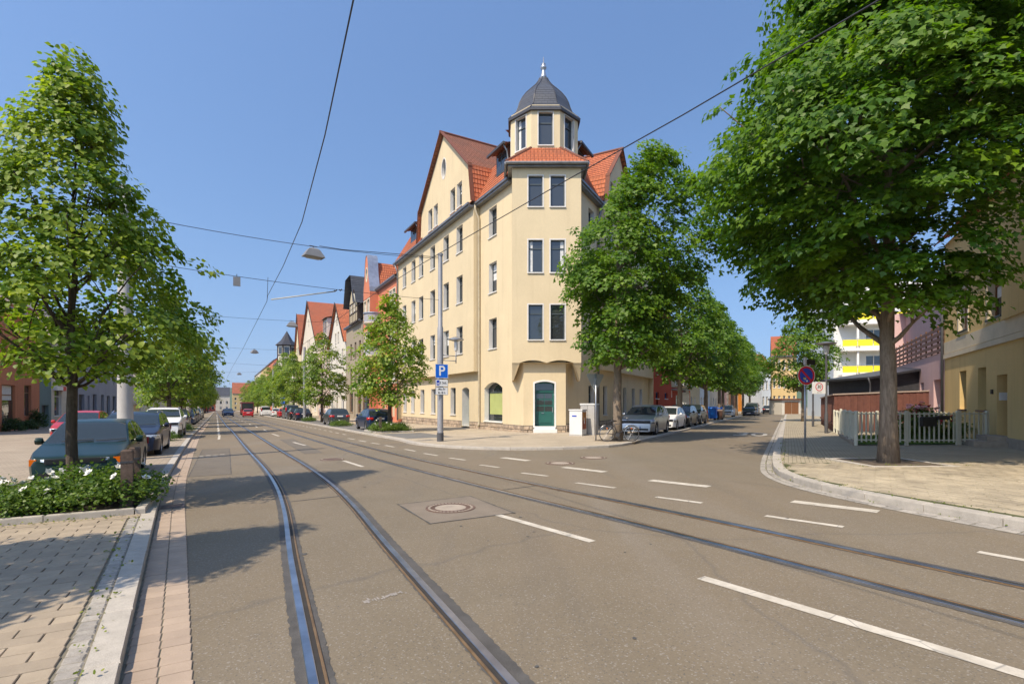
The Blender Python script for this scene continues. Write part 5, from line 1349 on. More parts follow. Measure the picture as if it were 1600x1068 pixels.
# side street row (facing us), centre line left of the kerb
K0=V2(6.4,24.0)
def SS2(k,off,h): p=K0+D2*k+N2*off; return on(p.x,p.y,h)
DN2=ANG2+PI
newcar('mpv','silver','silver people carrier behind the bicycle on the corner',SS2(4.2,-1.15,HC),DN2)
newcar('hatch','white','white hatchback parked behind the silver people carrier',SS2(9.7,-1.1,HC),DN2)
newcar('mpv','black','black people carrier in front of the red house',SS2(14.8,-1.15,HC),DN2)
newcar('suv','grey','grey off-roader in front of the red house entrance',SS2(20.0,-1.2,HC),DN2)
newcar('hatch','white','white hatchback beyond the blue waste bins',SS2(47,-1.2,HC),DN2)
newcar('hatch','navy','navy hatchback before the silver van at the side street end',SS2(58,.8,0),DN2)
newcar('van','silver','silver van behind the navy hatchback in the side street',SS2(64,.8,0),DN2)
newcar('hatch','black','black car before the white house at the side street end',SS2(78,2.6,0),ANG2)
# bus far down the main street
bus=empty('city_bus',S1(136,4.6),ANG1,'dark red city bus far down the main street','bus')
M_BUS=mat('bus_paint',(.12,.018,.02),.4,.1,3); 
mb=MB(); mb.box(-6,-1.27,.35,6,1.27,3.0); o=mb.build('body',M_BUS,bus); bv=o.modifiers.new('b','BEVEL'); bv.width=.12; bv.segments=3
mb=MB(); mb.box(-6.01,-1.1,1.3,-6.0,1.1,2.7); mb.build('rear_window',M_CGLASS,bus)
for sgn in (1,-1):
    for k in range(6): mb=MB(); mb.box(-5.6+k*1.9,sgn*1.272-.004,1.4,-3.9+k*1.9,sgn*1.272+.004,2.6); mb.build('side_window',M_CGLASS,bus)
    for xx in (-3.2,3.4): mb=MB(); mb.lathe([(.2,-.13),(.5,-.13),(.5,.13),(.2,.13)],20,(xx,sgn*1.14,.5),'y'); mb.build('wheel',M_TYRE,bus)
    mb=MB(); mb.box(-6.02,sgn*1.05-.1,.8,-5.99,sgn*1.05+.1,1.15); mb.build('tail_light',M_REDL,bus)
# ================================================================== planting
M_SOIL=mat('soil',(.055,.040,.028),.95,.4,6,bumpk=.6,bscale=25)
M_PETALW=mat('petal_white',(.75,.74,.70),.7,.05,9); M_PETALP=mat('petal_pink',(.80,.42,.42),.7,.2,7); M_PETALR=mat('petal_crimson',(.50,.02,.06),.7,.2,7)
M_WOODP=mat('weathered_wood',(.095,.065,.05),.9,.3,8,bumpk=.5,bscale=30)
def bush(name,seed,rx,ry,h,ncl,per,lsz,lm=None,stems=True,rc=.2):
    rng=np.random.default_rng(seed); P=[];Nn=[];T=[];S=[];C=[];cen=[]
    for _ in range(ncl):
        a=rng.uniform(0,2*PI); f=rng.uniform(0,1)**.6; x,y=rx*f*math.cos(a),ry*f*math.sin(a)
        z=h*rng.uniform(.15,1)*(1-.55*f*f)+.05
        c=np.array([x,y,z]); cen.append(c); k=rng.poisson(per)
        d=rng.normal(0,rc*.55,(k,3)); d[:,2]*=.6
        P.append(c+d); Nn.append(norm(np.array([x*.5,y*.5,.9])+rng.normal(0,.5,(k,3)))); T.append(norm(d+np.array([0,0,-.1])+rng.normal(0,.1,(k,3))))
        S.append(lsz*rng.uniform(.6,1.25,k)); C.append(np.clip(rng.normal(.5+.2*rng.normal(),.2,k),0,1))
    P,Nn,T,S,C=[np.concatenate(x) for x in (P,Nn,T,S,C)]; P[:,2]=np.maximum(P[:,2],.02)
    me=leaves_mesh('foliage',P,Nn,T,S,C,LEAF_FAR); me.materials.append(lm or M_ROSELEAF)
    return me,cen
def flower_mesh(m,r=.035):
    mb=MB()
    for k in range(6):
        a=2*PI*k/6; u=Vector((math.cos(a),math.sin(a),0)); t=Vector((-u.y,u.x,0))
        mb.add([(0,0,0),tuple(u*r*.6+t*r*.5+Vector((0,0,r*.3))),tuple(u*r*1.1+Vector((0,0,r*.55))),tuple(u*r*.6-t*r*.5+Vector((0,0,r*.3)))],[(0,3,2,1)])
        mb.add([(0,0,r*.2),tuple(u*r*.3+t*r*.3+Vector((0,0,r*.6))),tuple(u*r*.55+Vector((0,0,r*.8))),tuple(u*r*.3-t*r*.3+Vector((0,0,r*.6)))],[(0,3,2,1)])
    me=mb.mesh('flower',True); me.materials.append(m); return me
FLW=flower_mesh(M_PETALW,.055); FLP=flower_mesh(M_PETALP,.10); FLR=flower_mesh(M_PETALR,.08)
def put_bush(name,mesh,loc,rz,label,cat,group,flowers=(),sc_=1,seed=1,flow=None):
    e=empty(name,loc,rz,label,cat,group); e.scale=(sc_,)*3
    o=bpy.data.objects.new('foliage',mesh[0]); link(o,e)
    rr=random.Random(seed); cs=[c for c in mesh[1]]
    cs.sort(key=lambda c:-c[2]-abs(c[0])*.15); 
    top=cs[:max(8,len(cs)//2)]
    mb=MB()
    for k in range(6):
        c=rr.choice(mesh[1]); mb.tube([(c[0]*.3,c[1]*.3,-.02),(c[0]*.7,c[1]*.7,c[2]*.6),(c[0],c[1],c[2])],[.012,.009,.004],5)
    mb.build('stems',M_BARKD,e)
    for k in range(flow or 0):
        c=rr.choice(top); f=bpy.data.objects.new('flower',rr.choice(flowers)); link(f,e)
        f.location=(c[0]*1.05+rr.uniform(-.1,.1),c[1]*1.05+rr.uniform(-.1,.1),c[2]+rr.uniform(.08,.22)); f.rotation_euler=(rr.uniform(-.7,.7),rr.uniform(-.7,.7),rr.uniform(0,6)); s=rr.uniform(.8,1.2)/sc_; f.scale=(s,s,s)
    return e
roseA=bush('r',5,.75,.6,.50,110,44,.046); roseB=bush('r',6,.7,.55,.40,95,44,.045); roseC=bush('r',9,.8,.6,.34,95,42,.044)
# rose bed with kerb, front left
def bed_box(name,s0,s1,t0,t1,h,label):
    e=empty(name,S1((s0+s1)/2,(t0+t1)/2,h-.04),ANGN1,label,'flower bed','rose beds in the parking rows')
    hx,hy=abs(t1-t0)/2,abs(s1-s0)/2
    mb=MB(); mb.box(-hx+.1,-hy+.1,0,hx-.1,hy-.1,.10); mb.build('soil',M_SOIL,e)
    def stones(a,b):
        a,b=Vector(a),Vector(b); n=max(1,int((b-a).length)); d=(b-a)/n; nn=Vector((-d.y,d.x,0)).normalized()*.12
        for k in range(n):
            p=a+d*k+d.normalized()*.005; q=a+d*(k+1)-d.normalized()*.005; mb=MB()
            v=[p,q,q+nn,p+nn]; c=.015; cen=sum(v,Vector())/4
            mb.add([x+Vector((0,0,-.1)) for x in v]+[x+Vector((0,0,.145-c)) for x in v]+[x+(cen-x).normalized()*c+Vector((0,0,.145)) for x in v],[(8,9,10,11)]+[(i,(i+1)%4,4+(i+1)%4,4+i) for i in range(4)]+[(4+i,4+(i+1)%4,8+(i+1)%4,8+i) for i in range(4)])
            mb.build('kerbstone',M_GRANITE,e)
    stones((-hx,-hy,0),(hx-.13,-hy,0)); stones((hx,-hy,0),(hx,hy,0)); stones((hx-.13,hy,0),(-hx,hy,0)); stones((-hx,hy-.13,0),(-hx,-hy+.13,0))
    return e
bed_box('flower_bed',9.25,12.7,-5.2,-1.02,HL,'kerbed bed of white roses before the dark green saloon')
RB=[(10.1,-1.75,roseA,1.1,'leggy white rose bush reaching over the kerb by the posts'),(9.95,-2.55,roseC,.85,'white rose bush beside the slender lime trunk'),(10.0,-3.35,roseC,.8,'low white rose bush filling the front of the rose bed'),(10.2,-4.2,roseC,.85,'low rose bush at the house side of the rose bed'),(11.3,-1.65,roseB,.95,'rose bush between the lime and the street kerb'),(11.3,-3.2,roseC,.75,'rose bush close to the bumper of the green saloon'),(12.1,-2.3,roseC,.8,'small rose bush under the bumper of the green saloon'),(12.1,-4.0,roseA,.7,'rose bush at the corner of the bed near the green saloon mirror')]
for i,(s,t,me,k,l) in enumerate(RB): put_bush('rose_bush',me,S1(s,t,HL+.05),i*.9,l,'rose bush','white rose bushes in the front bed',[FLW],k,i,9 if i<6 else 3)
M_MOSS=leaf_mat('leaf_weed',(.10,.15,.02),(.24,.26,.04),(1.6,1.6,.8),.3)
def weeds(name,pts,label,h=.05,n=26):
    rng=np.random.default_rng(len(pts)+7); P=[];
    for p in pts:
        k=rng.poisson(n); P.append(np.array([p.x,p.y,p.z])+rng.normal(0,1,(k,3))*np.array([.07,.05,0])+np.array([0,0,1])*rng.uniform(0,h,(k,1)))
    P=np.concatenate(P); k=len(P); me=leaves_mesh(name,P,norm(rng.normal(0,.5,(k,3))+np.array([0,0,.8])),norm(rng.normal(0,1,(k,3))+np.array([0,0,.6])),rng.uniform(.012,.032,k),rng.uniform(0,1,k),LEAF_FAR)
    me.materials.append(M_MOSS); o=bpy.data.objects.new(name,me); link(o); tag(o,label,'weeds',kind='stuff'); return o
rw=random.Random(4)
pts=[S1(9.2+rw.uniform(-.04,.02),t/10-rw.random()*.1,HL) for t in range(-42,-12)]
pts+=[p3(p+V2(rw.uniform(-.02,.05),rw.uniform(-.03,.03)),HR) for p in resample(offset(KR,-.235),.33) if 4<p.y<22 and rw.random()<.75]
pts+=[p3(p,.012) for p in resample(offset(KR,.01),.25) if 6<p.y<16 and rw.random()<.5]
pts+=[S1(s*.37+rw.random()*.2,klt(s*.37)-.18-(.005 if rw.random()<.5 else .135),HL-.005) for s in range(8,25)]
pts+=[PT+Vector((rw.uniform(-1.3,1.5),rw.choice([-1,1])*rw.uniform(.2,.9),0)) for _ in range(22)]
weeds('joint_weeds',pts,'yellow green weeds growing in kerb joints and pavement gaps',.03,8)
for i,(s,t) in enumerate(((9.75,-1.30),(10.35,-1.28))):
    e=empty('wooden_post',S1(s,t,HL),ANGN1,['square weathered wooden post at the front kerb of the rose bed','square weathered wooden post standing behind its twin in the rose bed'][i],'post','wooden posts of the rose beds')
    mb=MB(); mb.cbox(-.075,-.06,-.1,.075,.06,.92,.02); mb.build('shaft',M_WOODP,e); mb=MB(); mb.box(-.08,-.065,.72,.08,.065,.75); mb.build('band',M_DARKMET,e)
# bed by the corner house lime
bed_box('flower_bed',30.2,33.0,7.75,10.1,HC,'kerbed bed of white roses beside the corner house')
for i,(s,t,me,k) in enumerate(((30.8,8.4,roseA,1.1),(30.9,9.4,roseB,1.1),(32.2,8.6,roseC,1.1),(32.2,9.5,roseA,.9))): put_bush('rose_bush',me,S1(s,t,HC+.05),i,['tall rose bush at the street corner of the corner house bed','rose bush at the pavement end of the corner house bed','rose bush by the tail of the dark blue hatchback','rose bush behind the lime of the corner house bed'][i],'rose bush','rose bushes by the corner house',[FLW],k,i+20,6)
e=empty('wooden_post',S1(30.6,8.15,HC),ANGN1,'wooden post in the rose bed beside the corner house','post','wooden posts of the rose beds'); mb=MB(); mb.cbox(-.075,-.06,-.1,.075,.06,.95,.02); mb.build('shaft',M_WOODP,e); mb=MB(); mb.box(-.08,-.065,.72,.08,.065,.75); mb.build('band',M_DARKMET,e)
for i,(s,lab) in enumerate(((43.3,'low rose bush before the grey hatchback bay'),(61,'low rose bush at the foot of the second mast'),(75.5,'low rose bush by the silver van'),(92.5,'low rose bush by the white hatchback'))): put_bush('rose_bush',roseC,S1(s,8.3,HC),i,lab,'rose bush','low rose bushes along the parking row',[FLW],1.1,i+40,4)
for i,(s,t,l) in enumerate(((29.5,-2.6,'low rose bush before the white off-roader'),(41,-2.4,'low rose bush before the navy hatchback of the left row'))): put_bush('rose_bush',roseB,S1(s,t,HL),i,l,'rose bush','low rose bushes along the parking row',[FLW],1.0,i+60,3)

# ================================================================== masts, signs, lamps
M_MASTG=mat('mast_grey',(.30,.30,.31),.5,.12,2,metal=.2,bumpk=.05)
M_MASTC=mat('mast_concrete',(.42,.40,.37),.85,.12,1.5,bumpk=.2,fine=.1)
M_MASTD=mat('mast_dark_foot',(.07,.07,.075),.6)
M_SIGNB=mat('sign_blue',(.005,.13,.62),.35); M_SIGNW=mat('sign_white',(.78,.78,.76),.4); M_SIGNR=mat('sign_red',(.62,.015,.03),.4); M_SIGNBK=mat('sign_black',(.015,.015,.015),.5); M_SIGNG=mat('sign_back_grey',(.36,.38,.38),.45,.08,6,metal=.4); M_SIGNDB=mat('sign_ultramarine',(.015,.06,.42),.35)
def vtext(txt,parent,loc,size,rz,m,sx=1): return figure(txt,loc,size,(PI/2,0,rz),1,'lettering',m,parent,ext=.0006)
pm=G(688,689,HC)
e=empty('tram_mast',pm,0,'grey steel mast with blue parking sign and side lamp before the corner house','mast','masts carrying the overhead line')
mb=MB(); mb.lathe([(.15,-.1),(.15,.38)],20); mb.build('foot_sleeve',M_MASTD,e,auto=.5)
mb=MB(); mb.lathe([(.135,.3),(.132,4.6),(.13,5.05),(.10,5.12),(.098,8.3)],20); mb.build('shaft',M_MASTG,e,auto=.5)
mb=MB(); mb.lathe([(.125,8.28),(.125,8.36),(.10,8.38)],20); mb.build('cap',M_MASTG,e,auto=.5)
SR=math.atan2(-D1.y,-D1.x)+PI/2           # sign faces the traffic coming from the junction
def splate(parent,name,w,h,zc,m,off=.17,rz=SR,border=None,xo=0):
    n=Vector((math.sin(rz),-math.cos(rz),0)); 
    g=empty(name,n*off+Vector((math.cos(rz)*xo,math.sin(rz)*xo,zc)),rz,parent=parent)
    mb=MB(); mb.box(-w/2,-.004,-h/2,w/2,.004,h/2); mb.build('plate',m,g)
    if border:
        mb=MB(); t=.014
        for a in ((-w/2,h/2-t,w/2,h/2),(-w/2,-h/2,w/2,-h/2+t),(-w/2,-h/2+t,-w/2+t,h/2-t),(w/2-t,-h/2+t,w/2,h/2-t)): mb.box(a[0],-.0065,a[1],a[2],-.0045,a[3])
        mb.build('border',border,g)
    return g
g=splate(e,'parking_sign',.60,.62,3.12,M_SIGNB,border=M_SIGNW); vtext('P',g,(0,-.008,-.01),.62,0,M_SIGNW)
g=splate(e,'disc_plate',.60,.33,2.60,M_SIGNW,border=M_SIGNBK); mb=MB(); mb.box(-.24,-.007,-.11,-.11,-.0045,.11); mb.build('disc_symbol',M_SIGNDB,g); mb=MB(); mb.box(-.205,-.009,-.06,-.145,-.0072,.0); mb.build('disc_window',M_SIGNW,g); vtext('2 Std.',g,(.07,-.008,0),.15,0,M_SIGNBK)
g=splate(e,'hours_plate',.60,.35,2.24,M_SIGNW,border=M_SIGNBK); vtext('Mo-Fr',g,(0,-.008,.075),.13,0,M_SIGNBK); vtext('8-18 h',g,(0,-.008,-.08),.13,0,M_SIGNBK)
# side lamp
M_OPAL=mat('lamp_opal',(.65,.66,.66),.2,.05,4)
ad=Vector((.9,.35,0)).normalized()
lg=empty('side_lamp',(0,0,0),0,parent=e)
mb=MB(); mb.tube([ad*.1+Vector((0,0,3.62)),ad*.72+Vector((0,0,3.60))],.018,8); mb.tube([ad*.1+Vector((0,0,3.84)),ad*.72+Vector((0,0,3.82))],.018,8); mb.tube([ad*.72+Vector((0,0,3.5)),ad*.72+Vector((0,0,4.05))],.025,10); mb.build('bracket',M_MASTG,lg,True)
mb=MB(); c=ad*.72; mb.lathe([(.05,4.05),(.085,4.1),(.085,4.42),(.075,4.48)],14,(c.x,c.y,0)); mb.build('glass',M_OPAL,lg,auto=.6)
mb=MB(); mb.lathe([(.07,4.47),(.36,4.55),(.36,4.58),(.1,4.68)],18,(c.x,c.y,0)); mb.build('hat',M_ZINCL,lg,auto=.6)
def mast(p,h,r,m,label,foot=True,foot_m=None):
    e=empty('tram_mast',p,0,label,'mast','masts carrying the overhead line')
    mb=MB(); mb.lathe([(r*1.08,-.1),(r,1.2),(r*.95,h*.6),(r*.72,h)],20); mb.build('shaft',m,e,auto=.5)
    mb=MB(); mb.lathe([(r*1.25,-.1),(r*1.25,.12),(r*1.1,.16)],20); mb.build('foot_sleeve',foot_m or M_MASTD,e,auto=.5)
    mb=MB(); mb.lathe([(r*.8,h-.02),(r*.8,h+.04),(r*.5,h+.06)],16); mb.build('cap',m,e,auto=.5); return e
mL=S1(19.15,-2.6,HL); mast(mL,8.2,.20,M_MASTC,'thick pale concrete mast between the green saloon and the navy estate')
mR2=S1(61.8,7.9,HC); mast(mR2,8.3,.17,M_MASTG,'second grey mast beside the navy hatchback, litter bin at its foot')
mL2=S1(56.5,-2.9,HL); mast(mL2,8.2,.19,M_MASTC,'second concrete mast of the left parking row')
mR3=S1(100.5,7.6,HC); mast(mR3,8.3,.17,M_MASTG,'third grey mast far down the main street beyond the white hatchback'); mL3=S1(97.5,-3.6,HL); mast(mL3,8.2,.19,M_MASTC,'third concrete mast far down the left row')
# parking sign further down
pk=S1(84.5,7.7,HC); e=empty('parking_sign',pk,0,'blue parking sign on a thin post between the silver van and the red hatchback','sign')
mb=MB(); mb.lathe([(.03,-.1),(.03,3.0)],10); mb.build('post',M_MASTG,e); g=splate(e,'sign_plate',.62,.95,2.6,M_SIGNB,.05,border=M_SIGNW); vtext('P',g,(0,-.008,.12),.55,0,M_SIGNW)
# litter bin
e=empty('litter_bin',mR2+N1.to_3d()*.55+Vector((0,0,0)),ANGN1,'black litter bin beside the second grey mast','bin'); mb=MB(); mb.lathe([(.24,0),(.27,.85),(.25,.86),(.23,.80)],16); mb.build('body',M_BLACKP,e,auto=.6); mb=MB(); mb.lathe([(.29,.84),(.29,.9),(.25,.9)],16,cap=False); mb.build('rim',M_DARKMET,e,auto=.6)
# ---------------- overhead wires
M_WIRE=mat('wire_black',(.022,.022,.024),.5)
M_INSUL=mat('insulator_rod',(.45,.42,.33),.5); M_INSB=mat('insulator_brown',(.06,.04,.03),.4)
def wire(name,pts,r,label,cat='wire',group=None,m=None,sag=0,n=14):
    P=[]
    for a,b in zip(pts,pts[1:]):
        for k in range(n): f=k/n; p=lerp(Vector(a),Vector(b),f); p.z-=sag*4*f*(1-f); P.append(p)
    P.append(Vector(pts[-1])); e=empty(name,P[0],0,label,cat,group)
    mb=MB(); mb.tube([p-P[0] for p in P],r,6); mb.build('strand',m or M_WIRE,e,True); return e
CW=5.55
def tw(tab,s,z=CW): p=S1(s,interp(tab,s)); return Vector((p.x,p.y,p.z+z))
cw1=[tw(T1s,s,CW+.15) for s in (-11,-6,0,4,8,12,16,20.5)]+[tw(T1s,s,CW) for s in (20.8,40,59,78,99,120,150,200)]
cw2=[tw(T2s,s,CW+.1) for s in (-11,-6,-2,2,5,8,11,14,18,22)]+[tw(T2s,s,CW) for s in (40,59,78,99,120,150,200)]
wire('contact_wire',cw1,.009,'black contact wire above the gutter side tram track','wire','tram contact wires',n=3)
wire('contact_wire',cw2,.009,'black contact wire above the corner house tram track','wire','tram contact wires',n=3)
def lerp3(a,b,f): return lerp(Vector(a),Vector(b),f)
def hang_lamp(p,rz,label):
    e=empty('hanging_street_lamp',p,rz,label,'street lamp','street lamps hanging on span wires')
    mb=MB(); mb.add([],[])
    def fr_(w,l,z): return [(-l,-w,z),(l,-w,z),(l,w,z),(-l,w,z)]
    rings=[fr_(.07,.11,-.06),fr_(.13,.20,-.12),fr_(.20,.36,-.36),fr_(.21,.37,-.40)]
    v=[p_ for r_ in rings for p_ in r_]; fs=[(0,1,2,3)]+[(i*4+k,(i+1)*4+k,(i+1)*4+(k+1)%4,i*4+(k+1)%4) for i in range(3) for k in range(4)]
    mb.add(v,fs); mb.build('housing',M_LAMPH,e,auto=.4)
    mb=MB(); mb.add([(-.33,-.17,-.385),(.33,-.17,-.385),(.33,.17,-.385),(-.33,.17,-.385),(-.22,-.1,-.45),(.22,-.1,-.45),(.22,.1,-.45),(-.22,.1,-.45)],[(4,5,6,7),(0,1,5,4),(1,2,6,5),(2,3,7,6),(3,0,4,7)]); mb.build('glass_trough',M_OPALD,e)
    mb=MB(); mb.tube([(0,0,.02),(0,0,-.07)],.02,8); mb.tube([(-.14,0,.01),(.14,0,.01)],.018,6); mb.build('hanger',M_DARKMET,e)
    return e
M_LAMPH=mat('lamp_housing',(.20,.20,.20),.5,.1,4); M_OPALD=mat('lamp_trough',(.26,.25,.23),.3)
def span(a,b,lamp_f,label,lamplabel,low=None,sag=.25):
    wire('span_wire',[a,b],.010,label,'wire','span wires across the main street',sag=sag)
    p=lerp3(a,b,lamp_f); p.z-=sag*4*lamp_f*(1-lamp_f)
    if lamplabel: hang_lamp(p,math.atan2(b.y-a.y,b.x-a.x),lamplabel)
ZT=Vector((0,0,1))
span(mL+ZT*7.4,pm+ZT*8.15,.50,'upper span wire from the thick concrete mast to the mast with the parking sign','grey street lamp hanging between the thick concrete mast and the parking sign mast',sag=.22)
wire('lamp_cable',[lerp3(mL+ZT*7.4,pm+ZT*8.15,.52)+ZT*-.17,lerp3(mL+ZT*7.4,pm+ZT*8.15,.60)+ZT*-.19,pm+ZT*8.2],.013,'dark cable clipped along the upper span wire by the parking sign mast','cable',n=6)
# lower span with pull-off arms
pa,pb=mL+ZT*6.05,pm+ZT*6.3
wire('span_wire',[pa,pb],.009,'lower span wire with pull-off rods at the parking sign mast','wire','span wires across the main street',sag=.12)
jt=tw(T1s,20.7,CW+.03)
j2=tw(T2s,20.7,CW+.05)
def pull(a,b,label):
    e=empty('pull_off_arm',a,0,label,'pull-off arm','pull-off arms of the overhead line'); d=b-a
    mb=MB(); mb.tube([d*.05,d*.9],.022,8); mb.build('rod',M_INSUL,e,True)
    for f in (.9,.97):
        mb=MB(); q=d*f; mb.tube([q-d.normalized()*.05+ZT*.05,q,q+d.normalized()*.05+ZT*.05],.025,6); mb.build('clamp',M_INSB,e)
mid=lerp3(pa,pb,.60); mid2=lerp3(pa,pb,.64)
pull(jt,mid-ZT*.12,'pale insulated rod pulling the gutter side contact wire'); pull(j2,mid2-ZT*.12,'pale insulated rod pulling the corner house side contact wire')
wire('bridle_wire',[jt+ZT*.75+D1.to_3d()*-.4,jt],.008,'short bridle joining span and contact wire above the gutter track')
e=empty('wire_box',lerp3(pa,pb,.27)-ZT*.1,.5,'small grey box hung on the lower span wire beside the lime','box'); mb=MB(); mb.box(-.11,-.04,-.32,.11,.04,-.02); mb.build('case',M_LAMPH,e); mb=MB(); mb.tube([(0,0,.08),(0,0,-.05)],.012,6); mb.build('hook',M_DARKMET,e)
for i,(a,b,f,ll) in enumerate(((mL2,mR2,.52,'grey street lamp on the second span wire'),(mL3,mR3,.52,'grey street lamp on the third span wire down the main street'))):
    span(a+ZT*7.6,b+ZT*8.1,f,['upper span wire between the second masts','upper span wire between the third masts'][i],ll)
    wire('span_wire',[a+ZT*6.1,b+ZT*6.2],.009,['lower span wire between the second masts','lower span wire between the third masts'][i],'wire','span wires across the main street',sag=.15)
span(S1(40,-3,HL)+ZT*7.8,S1(41,13.6,0)+ZT*8.6,.44,'span wire from the left row to the red gabled house','grey street lamp hanging between the first and second mast pairs')

# ================================================================== corner pavement furniture
def round_tri(): pass
yp=G(931,688,HC); e=empty('give_way_sign',yp,0,'give way sign seen from its grey back beside the corner maple','sign')
mb=MB(); mb.lathe([(.03,-.1),(.03,2.95)],12); mb.build('post',M_ZINCL,e,True)
a=.45; rz=math.radians(25)
mb=MB(); tri=[(-a,0,2.93),(a,0,2.93),(.04,0,2.16),(-.04,0,2.16)]; tri=[(-a+.04,0,2.94),(a-.04,0,2.94),(a,0,2.88),(.035,0,2.14),(-.035,0,2.14),(-a,0,2.88)]
mb.extr(tri,(0,.006,0)); o=mb.build('plate',M_SIGNG,e); o.rotation_euler=(0,0,rz); o.location=(math.sin(rz)*-.04,.04,0)
mb=MB()
for z in (2.72,2.40): mb.box(-.06,.0,z-.02,.06,.05,z+.02)
mb.build('clamp',M_ZINCL,e)
# cabinets
M_CABW=mat('cabinet_white',(.62,.62,.60),.6,.06,3); M_CABG=mat('cabinet_grey',(.40,.39,.37),.7,.1,2,bumpk=.1); M_POSTER=mat('poster_orange',(.50,.20,.03),.6,.35,2.2); M_POSTERD=mat('poster_brown',(.26,.06,.02),.6,.3,3)
p=G(903,680,HC); e=empty('street_cabinet',p,-.52,'white street cabinet with an orange poster beside the green door','cabinet','utility cabinets by the corner house')
mb=MB(); mb.cbox(-.35,-.30,0,.35,.30,1.32,.02); mb.build('case',M_CABW,e); mb=MB(); mb.box(-.38,-.33,1.30,.38,.33,1.36); mb.build('lid',M_CABW,e)
mb=MB(); mb.box(.352,-.26,.34,.356,.26,1.22); mb.build('poster',M_POSTER,e); mb=MB(); mb.box(.357,-.26,.34,.359,.26,.78); mb.build('poster_lower_half',M_POSTERD,e); mb=MB(); mb.box(.36,-.05,.62,.362,.03,.92); mb.build('poster_mark',M_SIGNW,e)
mb=MB(); mb.box(-.36,-.31,0,.36,.31,.08); mb.build('plinth',M_CABG,e); mb=MB(); mb.box(-.2,-.306,.98,.05,-.302,1.05); mb.build('label_strip',M_SIGNDB,e)
p2=p+Vector((.75,.75,0)); e=empty('street_cabinet',p2,-.52,'taller plain grey street cabinet behind the poster cabinet','cabinet','utility cabinets by the corner house')
mb=MB(); mb.cbox(-.42,-.32,0,.36,.30,1.62,.03); mb.build('case',M_CABG,e); mb=MB(); mb.box(-.45,-.35,1.58,.39,.33,1.66); mb.build('lid',M_CABW,e); mb=MB(); mb.box(-.03,-.325,.05,-.02,-.321,1.55); mb.build('door_seam',M_SEAM_C,e)
# bicycle
def bicycle(loc,rz,label):
    e=empty('bicycle',loc,rz,label,'bicycle','bicycles left by the houses'); r=.34
    M_FR=mat('bike_frame_black',(.02,.02,.025),.35); M_MUD=mat('bike_silver',(.5,.5,.5),.3,metal=.9)
    for x in (-.53,.53):
        mb=MB(); prof=[(r-.02,-.016),(r,-.012),(r+.006,0),(r,.012),(r-.02,.016)]; mb.lathe(prof+[prof[0]],36,(0,0,0),'y',cap=False); w=mb.build('wheel',M_TYRE,e,True); w.location=(x,0,r)
        mb=MB(); mb.lathe([(r-.035,-.012),(r-.02,-.014),(r-.02,.014),(r-.035,.012),(r-.035,-.012)],36,(0,0,0),'y',cap=False); mb.lathe([(.022,-.03),(.022,.03)],8,(0,0,0),'y'); mb.build('rim',M_MUD,w,True)
        mb=MB()
        for k in range(18):
            a=2*PI*k/18; mb.tube([(.02*math.cos(a+.5),(-1)**k*.025,.02*math.sin(a+.5)),((r-.03)*math.cos(a),0,(r-.03)*math.sin(a))],.0028,4,False)
        mb.build('spokes',M_MUD,w)
        mb=MB(); mb.box(-.02,-.03,.20,.02,.03,.25); mb.build('reflector',M_AMBER,w)
        mb=MB(); pts=[(x+(r+.03)*math.cos(a),0,r+(r+.03)*math.sin(a)) for a in [PI*(.1+.09*k) for k in range(9)]]; mb.tube(pts,.014,5); mb.build('mudguard',M_MUD,e,True)
    mb=MB(); bb=(-.08,0,.28); st=(-.24,0,.78); hd=(.40,0,.82); hl=(.43,0,.70)
    for a,b in ((bb,st),(bb,hl),((-.22,0,.72),hd),((-.53,.04,r),bb),((-.53,-.04,r),bb),((-.53,.04,r),(-.22,0,.70)),((-.53,-.04,r),(-.22,0,.70)),(hd,(.36,0,.98)),(hl,(.53,.05,r)),(hl,(.53,-.05,r))): mb.tube([a,b],.016,7)
    mb.build('frame',M_FR,e,True)
    mb=MB(); mb.tube([(.24,.28,1.02),(.36,.22,1.03),(.38,0,1.0),(.36,-.22,1.03),(.24,-.28,1.02)],.013,7); mb.build('handlebar',M_MUD,e,True)
    mb=MB(); mb.lathe([(.02,-.14),(.09,-.1),(.07,.02),(.025,.14),(.01,.15)],10,(-.25,0,.88),'x'); s=mb.build('saddle',M_BLACKP,e,True); s.scale=(1,1,.5); s.location=(0,0,.44)
    mb=MB(); mb.tube([st,(-.26,0,.88)],.013,6); mb.build('seat_post',M_MUD,e)
    mb=MB(); mb.lathe([(.09,-.006),(.09,.006)],18,(-.08,-.05,.28),'y'); mb.build('chainring',M_DARKMET,e); mb=MB(); mb.tube([(-.08,-.06,.28),(-.02,-.07,.13)],.01,5); mb.box(-.07,-.15,.115,.03,-.07,.135); mb.tube([(-.08,.06,.28),(-.14,.07,.43)],.01,5); mb.build('pedals',M_DARKMET,e)
    mb=MB(); mb.box(-.62,-.06,.70,-.32,.06,.715); mb.build('luggage_rack',M_FR,e)
    return e
bp=G(969,690.5,HC); bicycle(bp+Vector((.05,.42,0)),.06,'black bicycle with silver mudguards leaning at the corner maple')
bicycle(S1(53.5,13.0,HC),ANG1+.2,'bicycle leaning at the white shop front past the red house')
M_PITSOIL=mat('pit_soil',(.10,.075,.05),.95,.35,7,bumpk=.5)
mb=MB(); mb.box(-.9,-.55,-.02,.9,.55,.006); o=mb.build('pit_soil',M_PITSOIL,cp); o.location=on(T0.x,T0.y,HC); o.rotation_euler=(0,0,ANG2-PI/2)
